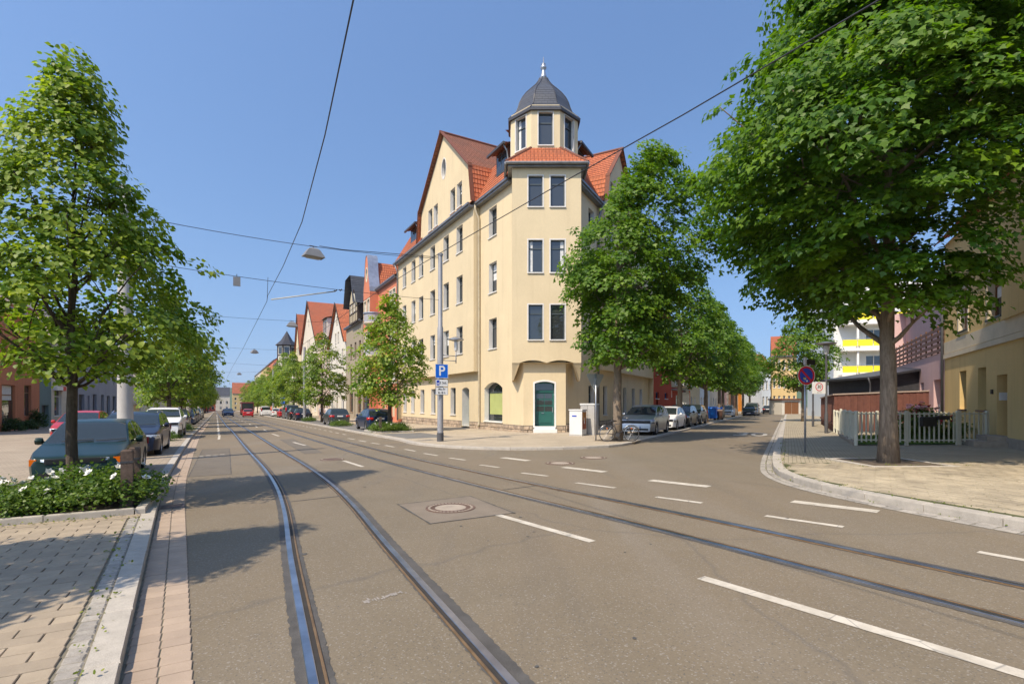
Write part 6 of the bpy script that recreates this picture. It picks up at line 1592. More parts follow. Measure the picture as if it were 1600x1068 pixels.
# blue waste bins
def bigbin(k,off,m,label,w=1.37,h=1.35,d=1.0,rot=0):
    e=empty('waste_bin',SS2(k,off,HC),ANG2-PI/2+rot,label,'waste bin','waste bins set out at the side street kerb')
    mb=MB(); v0=[(-w*.43,-d*.40,.18),(w*.43,-d*.40,.18),(w*.43,d*.40,.18),(-w*.43,d*.40,.18)]; v1=[(-w/2,-d/2,h*.86),(w/2,-d/2,h*.86),(w/2,d/2,h*.86),(-w/2,d/2,h*.86)]
    mb.add(v0+v1,[(0,3,2,1),(4,5,6,7)]+[(i,(i+1)%4,4+(i+1)%4,4+i) for i in range(4)]); mb.build('tub',m,e)
    mb=MB(); mb.box(-w*.53,-d*.53,h*.84,w*.53,d*.53,h*.89); mb.build('rim',m,e)
    mb=MB(); pr=[(-d*.52,h*.89),(d*.52,h*.89),(d*.45,h*.96),(0,h),(-d*.45,h*.96)]; mb.extr([(-w*.51,y,z) for y,z in pr],(w*1.02,0,0)); mb.build('lid',m,e)
    for x in (-w*.36,w*.36):
        for y in (-d*.32,d*.32): mb=MB(); mb.lathe([(.03,-.03),(.1,-.03),(.1,.03),(.03,.03)],12,(x,y,.1),'y'); mb.tube([(x,y,.1),(x,y,.2)],.02,6); mb.build('wheel',M_TYRE,e)
M_BINB=mat('bin_blue',(.01,.16,.62),.4,.08,3); M_BINBR=mat('bin_brown',(.09,.045,.03),.5,.1,3); M_BING=mat('bin_green',(.02,.06,.03),.5,.1,3)
bigbin(31.5,-1.3,M_BINB,'large blue waste bin with the street kerb at its side, foremost of the bins'); bigbin(34.2,-1.1,M_BINB,'large blue waste bin behind the foremost blue one'); bigbin(32.6,-.45,M_BINBR,'small brown waste bin between the blue bins',.55,1.05,.6); bigbin(36.2,-.8,M_BING,'dark green waste bin behind the blue bins',.6,1.05,.6)

# ================================================================== right corner: signs, lamp, fences, garden
np_=G(1258,706,HR); e=empty('no_parking_sign',np_,0,'round blue and red no parking sign with stickers on a grey post','sign')
mb=MB(); mb.lathe([(.032,-.1),(.032,2.78)],12); mb.build('post',M_ZINCL,e,True)
rz=math.radians(9); g=empty('sign_disc',(math.sin(rz)*.05-.0,-math.cos(rz)*.05,2.42),rz,parent=e)
mb=MB(); mb.lathe([(.30,-.003),(.30,.003)],40,(0,0,0),'y'); mb.build('plate',M_SIGNR,g)
mb=MB(); mb.lathe([(.305,.0),(.305,.0025),(.292,.0025),(.292,0)],40,(0,-.006,0),'y',cap=False); mb.build('white_rim',M_SIGNW,g)
mb=MB(); mb.lathe([(.228,0),(.228,.001)],40,(0,-.0055,0),'y'); mb.build('blue_field',M_SIGNDB,g)
mb=MB(); a=Vector((-.165,-.0065,.165)); d=Vector((.33,0,-.33)); n=Vector((1,0,1)).normalized()*.032; mb.poly([a-n,a+d-n,a+d+n,a+n]); mb.build('red_bar',M_SIGNR,g)
M_STK=mat('sticker_yellow',(.45,.40,.12),.6,.3,30)
for (x,z,w,h,m) in ((-.06,-.09,.10,.06,M_STK),(.02,-.17,.055,.05,M_SIGNW),(-.09,-.20,.05,.035,M_ZINCL),(-.04,-.12,.06,.03,M_SIGNW)): mb=MB(); mb.box(x-w/2,-.0085,z-h/2,x+w/2,-.0068,z+h/2); mb.build('sticker',m,g)
g=empty('street_name_plate',(0,0,2.86),ANG2-.5,parent=e); mb=MB(); mb.box(-.02,-.004,-.08,.62,.004,.08); mb.build('plate',M_SIGNBK,g); mb=MB(); mb.lathe([(.05,-.1),(.05,.14)],12); mb.build('holder',M_CABG,g)
lpp=G(1291,676,HR); e=empty('lamp_post',lpp,0,'dark lamp post with flat disc hood carrying the zone 30 sign','street lamp')
mb=MB(); mb.lathe([(.085,-.1),(.085,1.0),(.06,1.05),(.05,4.1)],14); mb.build('shaft',M_MASTD,e,auto=.5)
mb=MB(); mb.lathe([(.06,4.1),(.12,4.2),(.17,4.55),(.12,4.6)],16); mb.build('glass',M_OPAL,e,auto=.6); mb=MB(); mb.lathe([(.1,4.58),(.48,4.66),(.48,4.70),(.1,4.78)],20); mb.build('hood',M_ZINC,e,auto=.6)
e=empty('zone_sign',lpp+Vector((-.42,-.05,2.36)),0.12,'white rectangular zone sign with a red ringed 30','sign')
mb=MB(); mb.box(-.36,-.03,-.31,.36,.03,.31); mb.build('box',M_SIGNW,e); mb=MB(); mb.lathe([(.215,0),(.215,.004),(.175,.004),(.175,0)],36,(0,-.0345,.05),'y',cap=False); mb.build('red_ring',M_SIGNR,e)
figure('30',(0,-.034,.05),.24,(PI/2,0,0),1,'lettering',M_SIGNBK,e,ext=.0006); figure('ZONE',(0,-.034,-.235),.09,(PI/2,0,0),1,'lettering',M_CABG,e,ext=.0006)
mb=MB(); mb.box(.36,-.02,-.2,.42,.02,-.16); mb.box(.36,-.02,.16,.42,.02,.2); mb.build('clamp',M_DARKMET,e)
q=V2(8.34,16.35)+D2*22+N2*1.9; e=empty('lamp_post',on(q.x,q.y,HR),0,'bare dark post beside the brown board fence','post'); mb=MB(); mb.lathe([(.075,-.1),(.07,1.0),(.055,1.1),(.05,3.2)],12); mb.build('shaft',M_MASTD,e,auto=.5); mb=MB(); mb.lathe([(.07,3.15),(.07,3.22),(.03,3.25)],12); mb.build('cap',M_MASTD,e,auto=.5)
# garden fence
M_FENCE=mat('fence_cream',(.60,.58,.47),.5,.06,4)
def fence(a,b,h,label,name='garden_fence',pitch=.165,base=.12,posts=True,gate=None):
    a=V2(*a);b=V2(*b); d=(b-a); L=d.length; d.normalize(); rz=math.atan2(d.y,d.x)
    e=empty(name,on(a.x,a.y,HR),rz,label,'fence','cream picket fences of the front garden')
    gzb=lambda x:gz(*(a+d*x))-gz(a.x,a.y)
    for zz in (base+.05,h-.09): mb=MB(); mb.box(0,-.012,zz,L,.012,zz+.045); mb.build('rail',M_FENCE,e)
    n=int(L/pitch); pk_=MB().cbox(-.027,-.030,base,.027,-.013,h,.01).mesh('picket'); pk_.materials.append(M_FENCE)
    for k in range(n+1): o=bpy.data.objects.new('picket',pk_); link(o,e); o.location=(min(L-.03,k*L/n),0,0)
    m=max(1,round(L/2.0))
    for k in range(m+1): mb=MB(); mb.cbox(-.045,-.045,-.1,.045,.045,h+.04,.015); o=mb.build('post',M_FENCE,e); o.location=(k*L/m,.02,0)
    return e
f0=G(1338,695,HR); f1=G(1497,694.5,HR); f2=G(1543,694,HR); sd=(f0.x+D2.x*6,f0.y+D2.y*6)
fence(f0.xy,f1.xy,1.22,'cream picket fence facing the big maple')
fence((f1.x+.06,f1.y),f2.xy,1.20,'cream picket gate panel next to the house step','garden_gate')
fence(f0.xy,sd,1.22,'cream picket fence along the side street pavement')
sd2=(sd[0]+D2.x*.4,sd[1]+D2.y*.4)
fence(sd2,(sd2[0]+5.2,sd2[1]-.1),1.15,'cream picket fence at the back of the front garden'); fence((sd2[0],sd2[1]),(sd2[0]+D2.x*3.6,sd2[1]+D2.y*3.6),1.15,'cream picket fence running on to the brown board fence')
# garden low wall, lawn
mb=MB(); mb.poly([p3(V2(*p),HR+.02) for p in ((f0.x+.05,f0.y+.05),(f2.x+2.4,f2.y+.05),(sd[0]+6.5,sd[1]),(sd[0],sd[1]))]); M_LAWN=mat('lawn',(.07,.13,.02),.95,.4,5,bumpk=.6,bscale=40); o=mb.build('lawn',M_LAWN); tag(o,kind='structure')
mb=MB()
for a,b in (((f0.x,f0.y),sd),):
    a=V2(*a);b=V2(*b); d=(b-a).normalized(); n=V2(d.y,-d.x)*-.10
    mb.prism([a-n*.3,b-n*.3,b+n,a+n][::-1],lambda x,y:gz(x,y)+HR-.02,lambda x,y:gz(x,y)+HR+.11)
o=mb.build('garden_kerb',M_CONC,rp)
rng=np.random.default_rng(8); n=9000; A_,B_=V2(f0.x+.2,f0.y+.2),None
U=rng.uniform(0,1,(n,2)); gx=f0.x+.3+U[:,0]*6.2+ U[:,1]*2.9; gy=f0.y+.15+U[:,1]*5.3
P=np.stack([gx,gy,GA*gx+GB*gy+HR+.02],1); me=leaves_mesh('grass',P,norm(rng.normal(0,1,(n,3))+np.array([0,-.6,.2])),norm(rng.normal(0,.25,(n,3))+np.array([0,0,1.])),rng.uniform(.05,.13,n),rng.uniform(0,1,n),(np.array([(-.1,0,0),(.1,0,0),(0,1,.1)]),[(0,1,2)]))
me.materials.append(M_ROSELEAF); o=bpy.data.objects.new('lawn_grass',me); link(o); tag(o,'short green grass of the front garden behind the cream fence','grass',kind='stuff')
pink=bush('p',14,.95,.55,1.42,150,34,.085)
p=G(1462,690,HR)+Vector((0,.75,0)); put_bush('flowering_bush',pink,p,.0,'bush with pink and crimson blooms behind the cream fence','bush','flowering bushes of the front garden',[FLP,FLP,FLP,FLR],1.0,3,70)
p=G(1516,690,HR)+Vector((0,.7,0)); put_bush('flowering_bush',bush('p',15,.5,.4,1.0,50,30,.08),p,.4,'narrow rose bush behind the gate panel','bush','flowering bushes of the front garden',[FLR],1.0,5,6)
M_BOXB=mat('letterbox_black',(.02,.02,.02),.4)
for i,(x,w,l) in enumerate(((1447,.50,'black letterbox with pale flap hung on the cream fence'),(1469,.42,'narrow black newspaper tube beside the letterbox'))):
    p=G(x,694.8,HR); e=empty('letterbox',p+Vector((0,-.10,.86 if i==0 else 1.0)),0,l,'letterbox'); h=.34 if i==0 else .14
    mb=MB(); mb.cbox(-w/2,-.08,-h/2,w/2,.08,h/2,.02); mb.build('case',M_BOXB,e); mb=MB(); mb.box(-w/2+.04,-.084,h/2-.07,w/2-.04,-.0805,h/2-.05); mb.build('slot',M_DARKMET,e)
# tree pit of the big maple
e=empty('tree_pit',PT,0.0,'square tree pit with pale edging stones round the big maple','tree pit')
mb=MB(); mb.box(-.95,-.85,-.03,.95,.85,.004); mb.build('soil',M_PITSOIL,e)
for (x0,y0,x1,y1) in ((-.95,-.95,.95,-.85),(-.95,.85,.95,.95),(-1.05,-.95,-.95,.95),(.95,-.95,1.05,.95)): mb=MB(); mb.cbox(x0,y0,-.05,x1,y1,.02,.008); mb.build('edging',M_GRANITE,e)
# ================================================================== people far down the pavement
def person(loc,rz,label,top_m,leg_m,step):
    e=empty('person',loc,rz,label,'person')
    J={'pel':(0,0,.92),'wa':(0,0,1.05),'ch':(0,0,1.28),'nk':(0,0,1.46),'hd':(.01,0,1.56),'hd2':(.02,0,1.66),
       'hl':(0,.09,.90),'kl':(.06*step,.10,.50),'al':(-.02*step-.05,.10,.10),'tl':(.10-.05*step,.11,.04),'hr':(0,-.09,.90),'kr':(.10-.1*step,-.10,.50),'ar':(.0+.1*step,-.10,.09),'tr':(.14+.1*step,-.11,.03),
       'sl':(0,.17,1.38),'el':(-.06,.21,1.12),'wl':(.04,.22,.90),'ml':(.07,.22,.82),'sr':(0,-.17,1.38),'er':(-.02,-.21,1.12),'wr':(.10,-.21,.92),'mr':(.14,-.21,.85)}
    rad={'pel':.14,'wa':.13,'ch':.15,'nk':.055,'hd':.085,'hd2':.075,'hl':.09,'kl':.06,'al':.04,'tl':.035,'hr':.09,'kr':.06,'ar':.04,'tr':.035,'sl':.065,'el':.042,'wl':.03,'ml':.03,'sr':.065,'er':.042,'wr':.03,'mr':.03}
    E_=[('pel','wa'),('wa','ch'),('ch','nk'),('nk','hd'),('hd','hd2'),('pel','hl'),('hl','kl'),('kl','al'),('al','tl'),('pel','hr'),('hr','kr'),('kr','ar'),('ar','tr'),('ch','sl'),('sl','el'),('el','wl'),('wl','ml'),('ch','sr'),('sr','er'),('er','wr'),('wr','mr')]
    K=list(J); me=bpy.data.meshes.new('body'); me.from_pydata([J[k] for k in K],[(K.index(a),K.index(b)) for a,b in E_],[])
    o=bpy.data.objects.new('tmp_body',me); COL.objects.link(o); sk=o.modifiers.new('s','SKIN')
    for i,k in enumerate(K): sv=me.skin_vertices[0].data[i]; sv.radius=(rad[k],rad[k]*(1.15 if k in('ch','wa','pel') else 1)); sv.use_root=(k=='pel')
    ss=o.modifiers.new('ss','SUBSURF'); ss.levels=2; ss.render_levels=2
    m2=bpy.data.meshes.new_from_object(o.evaluated_get(bpy.context.evaluated_depsgraph_get())); bpy.data.objects.remove(o)
    for m in (M_SKIN,top_m,leg_m,M_HAIR,M_SHOE): m2.materials.append(m)
    for p in m2.polygons:
        c=p.center; p.use_smooth=True
        arm=abs(c.y)>.165 and c.z<1.3
        if c.z>1.58 or (c.z>1.5 and c.x<.0): p.material_index=3
        elif c.z>1.43: p.material_index=0
        elif arm and c.z<1.18: p.material_index=0
        elif c.z>.96 or arm: p.material_index=1
        elif c.z>step_len(leg_m): p.material_index=2
        elif c.z>.09: p.material_index=0
        else: p.material_index=4
    b=bpy.data.objects.new('body',m2); link(b,e); return e
M_SKIN=mat('skin',(.50,.30,.22),.6); M_HAIR=mat('hair',(.16,.11,.08),.7); M_SHOE=mat('shoe',(.06,.05,.05),.7)
M_TEE=mat('cloth_grey',(.42,.43,.45),.9); M_TEEW=mat('cloth_white',(.72,.68,.66),.9); M_SHORT=mat('cloth_navy',(.02,.025,.06),.9); M_TROU=mat('cloth_pale',(.42,.38,.42),.9)
def step_len(m): return .52 if m is M_SHORT else .1
person(S1(70,10.9,HC),ANG1,'person in grey shirt and dark shorts walking away on the pavement',M_TEE,M_SHORT,1)
person(S1(70.3,11.7,HC),ANG1,'person in white shirt and pale trousers walking beside the one in shorts',M_TEEW,M_TROU,-.6)
# ================================================================== the other houses
M_TERRA=plaster('plaster_terracotta',(.50,.20,.105),.12); M_ORANGE=plaster('plaster_orange',(.56,.20,.115),.08); M_TAUPE=plaster('plaster_taupe',(.32,.27,.20),.12); M_WHITEPL=plaster('plaster_white',(.62,.58,.50),.08)
M_CREAM2=plaster('plaster_pale_cream',(.62,.55,.44),.08); M_GREYPL=plaster('plaster_grey',(.33,.33,.36),.10); M_OCHRE=plaster('plaster_ochre',(.58,.42,.20),.1); M_YELLOW=plaster('plaster_mustard',(.66,.48,.215),.14); M_PINK=plaster('plaster_pink',(.60,.41,.39),.12)
M_REDH=plaster('plaster_red',(.42,.075,.045),.06); M_BEIGE=plaster('plaster_beige',(.50,.43,.30),.1); M_BLUEW=plaster('plaster_blue_white',(.58,.64,.70),.05); M_DARKP=plaster('plaster_dark_teal',(.16,.22,.21),.1)
M_TIMBER=mat('timber_dark',(.045,.03,.022),.8,.3,5); M_WOODBR=mat('window_wood_brown',(.20,.085,.03),.5,.2,8); M_BLUEF=mat('frame_blue',(.02,.10,.36),.4); M_STONEL=mat('band_cream',(.60,.52,.38),.85,.08,2)
M_DOORD=mat('door_dark',(.02,.024,.035),.5,.15,4)
def base_z(fr,x,y=0): p=fr(x,y,0); return gz(p.x,p.y)+.08
def ends(b,fr,x0,x1,y,z0,e0,deep,m,apex=None):
    for i,x in enumerate((x0,x1)):
        mb=MB(); mb.quad(fr(x,y,z0),fr(x,y-deep,z0),fr(x,y-deep,e0),fr(x,y,e0)); b.put(mb,'side_wall',m)
def house(name,label,fr,x0,x1,y,eave,m,cols,rows,ww=1.0,roofm=None,rise=3.5,deep=10,gable=None,fm=None,rm=None,tr=.7,mul=False,sur=0,surm=None,ground=None,cat='house',group=None,sill=True,depth=.2,simple=False,gm=None,cornice=None,overhang=.3,gwin=()):
    if x0>x1: x0,x1=x1,x0
    z0=min(base_z(fr,x0,y),base_z(fr,x1,y))-.3
    c=fr((x0+x1)/2,y,0); b=Bld(name,(c.x,c.y,z0+.3),label,cat,group)
    out=[(x0,z0),(x1,z0),(x1,eave)]
    if gable:
        ga,gb,az=gable[:3]; ga=max(ga,x0); gb=min(gb,x1); xm=(ga+gb)/2; out+=[(gb,eave)] if gb<x1-.01 else []; out+=[(xm,az)]; out+=[(ga,eave)] if ga>x0+.01 else []
    out+=[(x0,eave)]
    holes=[rect(xc-ww/2,xc+ww/2,a,c_) for (a,c_) in rows for xc in cols]; gh=[]
    for g in (ground or []): gh.append(rect(*g[:4]))
    gw=[rect(*g) for g in gwin]
    wall(b,fr,out,holes+gh+gw,m,y)
    kw=dict(fm=fm or M_WHITEP,rm=rm or M_WHITEREV,gm=gm or M_GLASS,transom=tr,mullion=mul,sur=sur,surm=surm,sill=sill,simple=simple,depth=depth)
    for h in holes+gw: window(b,fr,h,y,**kw)
    for g,h in zip(ground or [],gh):
        if len(g)>4 and g[4]: 
            mb=MB(); mb.poly([fr(p[0],y-.25,p[1]) for p in h]); d=b.put(mb,'door',g[4])
            mb=MB()
            for k in range(4): a,c_=h[k],h[(k+1)%4]; mb.quad(fr(a[0],y,a[1]),fr(c_[0],y,c_[1]),fr(c_[0],y-.26,c_[1]),fr(a[0],y-.26,a[1]))
            b.put(mb,'reveal',rm or m,d)
        else: window(b,fr,h,y,fm=fm or M_WHITEP,rm=rm or M_WHITEREV,gm=gm or M_GLASS,transom=.75,sill=sill,name='shop_window' if h[1][0]-h[0][0]>1.3 else 'window',depth=.18)
    ends(b,fr,x0,x1,y,z0,eave,deep,m)
    rmt=roofm or M_TILERED
    if gable and gable[0]<=x0+.01 and gable[1]>=x1-.01:
        xm=(x0+x1)/2; az=gable[2]
        roof(b,[(fr(x0-.25,y+.35,eave-.2),fr(x0-.25,y-deep,eave-.2),fr(xm,y-deep,az+.08),fr(xm,y+.35,az+.08))],rmt,'roof'); roof(b,[(fr(x1+.25,y+.35,eave-.2),fr(x1+.25,y-deep,eave-.2),fr(xm,y-deep,az+.08),fr(xm,y+.35,az+.08))],rmt,'roof')
        mb=MB()
        for xa in (x0-.25,x1+.25): mb.extr([fr(xa,y+.36,eave-.25),fr(xa,y+.42,eave-.25),fr(xm,y+.42,az+.04),fr(xm,y+.36,az+.04)],(0,0,.22))
        b.put(mb,'bargeboard',M_TIMBER)
    else:
        roof(b,[(fr(x0-.1,y+overhang,eave),fr(x1+.1,y+overhang,eave),fr(x1+.1,y-deep/2,eave+rise),fr(x0-.1,y-deep/2,eave+rise))],rmt,'roof')
        roof(b,[(fr(x0-.1,y-deep,eave),fr(x1+.1,y-deep,eave),fr(x1+.1,y-deep/2,eave+rise),fr(x0-.1,y-deep/2,eave+rise))],rmt,'roof')
        for x in (x0,x1): mb=MB(); mb.poly([fr(x,y,eave),fr(x,y-deep,eave),fr(x,y-deep/2,eave+rise-.03)]); b.put(mb,'gable_end',m)
        gutter(b,fr,x0,x1,y+overhang-.02,eave-.02)
        if gable:
            ga,gb,az=gable[:3]; xm=(ga+gb)/2; dd=min(deep/2,(az-eave)/max(.1,rise)*deep/2+1)
            for xa in (ga-.2,gb+.2): roof(b,[(fr(xa,y+.3,eave-.1),fr(xa,y-dd,eave-.1),fr(xm,y-dd,az+.06),fr(xm,y+.3,az+.06))],rmt,'gable_roof')
    if cornice:
        for z in cornice: mb=MB(); bar(mb,fr,x0,x1,z,z+.22,y,y+.10); b.put(mb,'cornice',M_STONEL)
    return b
def cols_px(fr,y,*px): return [fr.xat(p,y) for p in px]
Y0=PJ
HG='houses along the main street'
# --- red gabled house next to the corner house
xa,xb,xg=FL.xat(621.5,Y0)+.05,FL.xat(568,Y0+.0),FL.xat(591,Y0)
R3=[(1.0+3.55*k+2.9,3.0+3.55*k+2.9) for k in range(3)]
red=house('gabled_house','salmon red house with curved gable and round balcony next to the corner house',FL,xa,xg,Y0,14.1,M_ORANGE,[xa+1.2,xa+2.4],R3,.9,M_TILE,3.4,9,sur=.12,surm=M_STONEL,group=HG,ground=[(xa+1.0,xa+2.6,.2,3.0,M_BEIGE),(xa+4.3,xa+5.6,-.2,3.0,M_BEIGE)],cornice=[3.5])
bay0,bay1=xg,FL.xat(568,Y0+.9)
zA=FL.zat(579,392,Y0+.9); xm=(bay0+bay1)/2; w=(bay1-bay0)/2
hp_=[(1,0),(.96,.10),(.84,.22),(.70,.34),(.58,.47),(.50,.62),(.44,.76),(.34,.88),(.18,.97)]
curve=[(xm+w*a,13.8+(zA-13.8)*b__) for a,b__ in hp_]+[(xm-w*a,13.8+(zA-13.8)*b__) for a,b__ in hp_[::-1]]
pw=[]
for z in (3.9,7.45,11.0):
    for xo in (-.75,.75): pw.append(rect(xm+xo-.5,xm+xo+.5,z,z+2.0))
ovw=oval(xm,15.9,.35,.7)
wall(red,FL,[(bay0,-.6),(bay1,-.6)]+curve,pw+[ovw,rect(xm-1.1,xm+1.1,.3,2.8)],M_ORANGE,Y0+.9,'bay_wall')
for h in pw: window(red,FL,h,Y0+.9,.18,fm=M_WHITEP,rm=M_STONEL,gm=M_GLASS,transom=.7,sur=.14,surm=M_STONEL)
window(red,FL,ovw,Y0+.9,.15,fm=M_WHITEP,rm=M_STONEL,gm=M_GLASS,sur=.14,surm=M_STONEL,sill=False,name='oval_window'); window(red,FL,rect(xm-1.1,xm+1.1,.3,2.8),Y0+.9,.2,fm=M_WHITEP,rm=M_STONEL,gm=M_GLASS,transom=.7,name='shop_window')
mb=MB(); mb.quad(FL(bay0,Y0,-.6),FL(bay0,Y0+.9,-.6),FL(bay0,Y0+.9,13.8),FL(bay0,Y0,13.8)); mb.quad(FL(bay1,Y0-8,-.6),FL(bay1,Y0+.9,-.6),FL(bay1,Y0+.9,13.8),FL(bay1,Y0-8,13.8)); red.put(mb,'bay_side',M_ORANGE)
mb=MB()
for a,c in zip(curve,curve[1:]): mb.extr([FL(a[0],Y0+.95,a[1]),FL(c[0],Y0+.95,c[1]),FL(c[0],Y0-.2,c[1]+.02),FL(a[0],Y0-.2,a[1]+.02)],(0,0,.10))
red.put(mb,'gable_coping',M_ZINCL)
for sx in (bay0-.1,bay1+.1): roof(red,[(FL(sx,Y0+.2,13.8),FL(sx,Y0-5,13.8),FL(xm,Y0-5,zA-.7),FL(xm,Y0+.2,zA-.7))],M_TILE,'gable_roof')
# balcony
for k,z in enumerate((10.3,6.75)):
    c=FL(bay0-.15,Y0+.45,0); mb=MB(); mb.lathe([(.2,z-.55),(.9,z-.35),(1.15,z-.12),(1.15,z)],24,(c.x,c.y,0)); bal=red.put(mb,'balcony',M_STONEL,auto=.5)
    mb=MB(); mb.lathe([(1.10,z),(1.10,z+.95)],24,(c.x,c.y,0),cap=False); red.put(mb,'balustrade',M_GREYPL,bal); mb=MB(); mb.lathe([(1.04,z+.95),(1.2,z+.95),(1.2,z+1.05),(1.04,z+1.05),(1.04,z+.95)],24,(c.x,c.y,0),cap=False); red.put(mb,'handrail',M_ZINCL,bal)
# --- taupe half timbered house
xa,xb=FL.xat(567,Y0)+.1,FL.xat(541,Y0)
ze=FL.zat(552,507,Y0); zt=FL.zat(553,437,Y0)
tp=house('timbered_house','taupe house with dark timbered gable and hooded slate roof',FL,xa,xb,Y0,ze,M_TAUPE,[xa+1.5,xa+4.0,xa+6.6],[(3.9,6.1)]+([(7.4,9.4)] if ze>10.2 else []),1.05,M_SLATE,3.0,9,fm=M_WOODBR,rm=M_TAUPE,group=HG,ground=[(xa+.8,xa+2.8,.3,2.9),(xa+3.6,xa+4.8,-.3,2.8,M_WHITEP),(xa+5.4,xa+7.6,.3,2.9)],cornice=[3.3])
g0,g1=xa+.6,xa+5.2; gm_=(g0+g1)/2
fr=FL; yy=Y0+.5
mb=MB(); mb.poly([fr(g0,yy,ze-.2),fr(g1,yy,ze-.2),fr(g1,yy,ze+2.4),fr(gm_,yy,zt-.4),fr(g0,yy,ze+2.4)]); tg=tp.put(mb,'timber_gable',M_BEIGE)
mb=MB(); mb.quad(fr(g0,yy,ze-.2),fr(g0,yy-4,ze-.2),fr(g0,yy-4,ze+2.4),fr(g0,yy,ze+2.4)); tp.put(mb,'gable_cheek',M_TIMBER,tg)
for (x0_,z0_,x1_,z1_) in ((g0,ze-.2,g1,ze-.02),(g0,ze+1.0,g1,ze+1.14),(g0,ze+2.3,g1,ze+2.44)): mb=MB(); bar(mb,fr,x0_,x1_,z0_,z1_,yy,yy+.05); tp.put(mb,'beam',M_TIMBER,tg)
for k in range(6): x_=lerp(g0+.05,g1-.2,k/5); mb=MB(); bar(mb,fr,x_,x_+.15,ze-.2,ze+2.3,yy,yy+.048); tp.put(mb,'beam',M_TIMBER,tg)
for k in (1,3): x_=lerp(g0+.05,g1-.2,k/5)+.2; window(tp,fr,rect(x_,x_+.6,ze+1.2,ze+2.2),yy+.04,.03,fm=M_WHITEP,rm=M_TIMBER,gm=M_GLASS,sill=False,simple=True)
for sx in (g0-.5,g1+.5):
    kn=(gm_+ (sx-gm_)*.55)
    roof(tp,[(fr(sx,yy+.7,ze+2.0),fr(sx,yy-5,ze+2.0),fr(kn,yy-5,zt-.35),fr(kn,yy+.7,zt-.35))],M_SLATE,'gable_roof',.25); roof(tp,[(fr(kn,yy+.7,zt-.35),fr(kn,yy-5,zt-.35),fr(gm_,yy-5,zt),fr(gm_,yy+.5,zt))],M_SLATE,'gable_roof',.25)
# --- white house with tiled gable, cream twin gables
def gh(name,label,pr,pl,pe,pye,pya,m,nc,roofm,**k):
    xa,xb=FL.xat(pr,Y0)+.1,FL.xat(pl,Y0); ze=FL.zat((pr+pl)/2,pye,Y0); za=FL.zat((pr+pl)/2,pya,Y0); w=xb-xa
    rows=[];z=4.0
    while z+2.2<ze: rows.append((z,z+1.9)); z+=3.4
    cols=[xa+w*(i+.5)/nc for i in range(nc)]
    gwin=[(xa+w*.5-1.5,xa+w*.5-.6,ze+.3,ze+1.8),(xa+w*.5+.6,xa+w*.5+1.5,ze+.3,ze+1.8),(xa+w*.5-.4,xa+w*.5+.4,ze+(za-ze)*.5,ze+(za-ze)*.5+1.2)]
    gf=[(x-.9,x+.9,.0,2.6) if i%2==0 else (x-.55,x+.55,-.4,2.5,M_WOODBR) for i,x in enumerate(cols)]
    return house(name,label,FL,xa,xb,Y0,ze,m,cols,rows,1.0,roofm,3,11,gable=(xa,xb,za),gwin=gwin,ground=gf,group=HG,sur=.08,surm=M_STONEL,**k)
gh('gabled_house','white house with a steep red tiled gable next to the taupe timbered house',540.5,515,0,538,474,M_WHITEPL,3,M_TILE)
xa,xb=FL.xat(514.5,Y0)+.1,FL.xat(497,Y0); ze=FL.zat(505,533,Y0)
eh_=house('eaves_house','pinkish house with long orange roof and white dormer between two gabled houses',FL,xa,xb,Y0,ze,plaster('plaster_rose',(.60,.47,.40),.08),[lerp(xa,xb,(k+.5)/4) for k in range(4)],[(4,5.9),(7.3,9.1)],1.05,M_TILERED,5.0,11,group=HG,ground=[(xa+1,xa+3,0,2.6),(xa+4.5,xa+5.6,-.3,2.5,M_WOODBR)],sur=.08,surm=M_STONEL)
mb=MB(); bar(mb,FL,xa+2.5,xa+6.5,ze+.2,ze+3.6,Y0-3.5,Y0-.1); dm_=eh_.put(mb,'dormer',M_WHITEPL)
roof(eh_,[(FL(xa+2.2,Y0+.3,ze+3.55),FL(xa+6.8,Y0+.3,ze+3.55),FL(xa+6.8,Y0-5,ze+5.0),FL(xa+2.2,Y0-5,ze+5.0))],M_SLATE,'dormer_roof',parent=dm_)
for k in (0,1): window(eh_,FL,rect(xa+3.0+k*1.8,xa+4.1+k*1.8,ze+1.2,ze+3.0),Y0-.05,.03,fm=M_WOODBR,rm=M_WHITEPL,gm=M_GLASS,simple=True)
gh('gabled_house','pale cream house with the tallest plain orange gable roof',496.5,471,0,545,470,M_CREAM2,4,M_TILERED)
gh('gabled_house','pale yellow house with a narrow orange gable beyond the tallest one',470.5,461.8,0,555,491,plaster('plaster_pale_yellow',(.62,.52,.33),.08),3,M_TILERED)
# --- timbered turret house
xa,xb=FL.xat(461.5,Y0)+.2,FL.xat(440,Y0); ze=FL.zat(450,560,Y0)
tt=house('turret_house','black and white timbered house with pointed slate turret',FL,xa,xb,Y0,ze,M_WHITEPL,[lerp(xa,xb,(i+.5)/5) for i in range(5)],[(4,6),(7.4,9.4),(10.8,12.6)],1.1,M_SLATE,5.0,11,group=HG,ground=[(xa+1,xa+3,0,2.6),(xa+5,xa+7,0,2.6)],fm=M_WHITEP,rm=M_TIMBER)
tx=lerp(xa,xb,.38); zt=FL.zat(453,510,Y0+.8); c=FL(tx,Y0+.6,0)
mb=MB(); mb.lathe([(2.3,ze-4.5),(2.3,ze+3.2)],8,(c.x,c.y,0)); tu=tt.put(mb,'turret',M_WHITEPL)
mb=MB(); mb.lathe([(2.9,ze+3.1),(1.5,lerp(ze+3.1,zt,.35)),(.05,zt)],8,(c.x,c.y,0)); tt.put(mb,'turret_roof',M_SLATE,tu)
for z in (ze-4.4,ze-1.4,ze+.3,ze+2.9): mb=MB(); mb.lathe([(2.36,z),(2.36,z+.3)],8,(c.x,c.y,0)); tt.put(mb,'beam',M_TIMBER,tu)
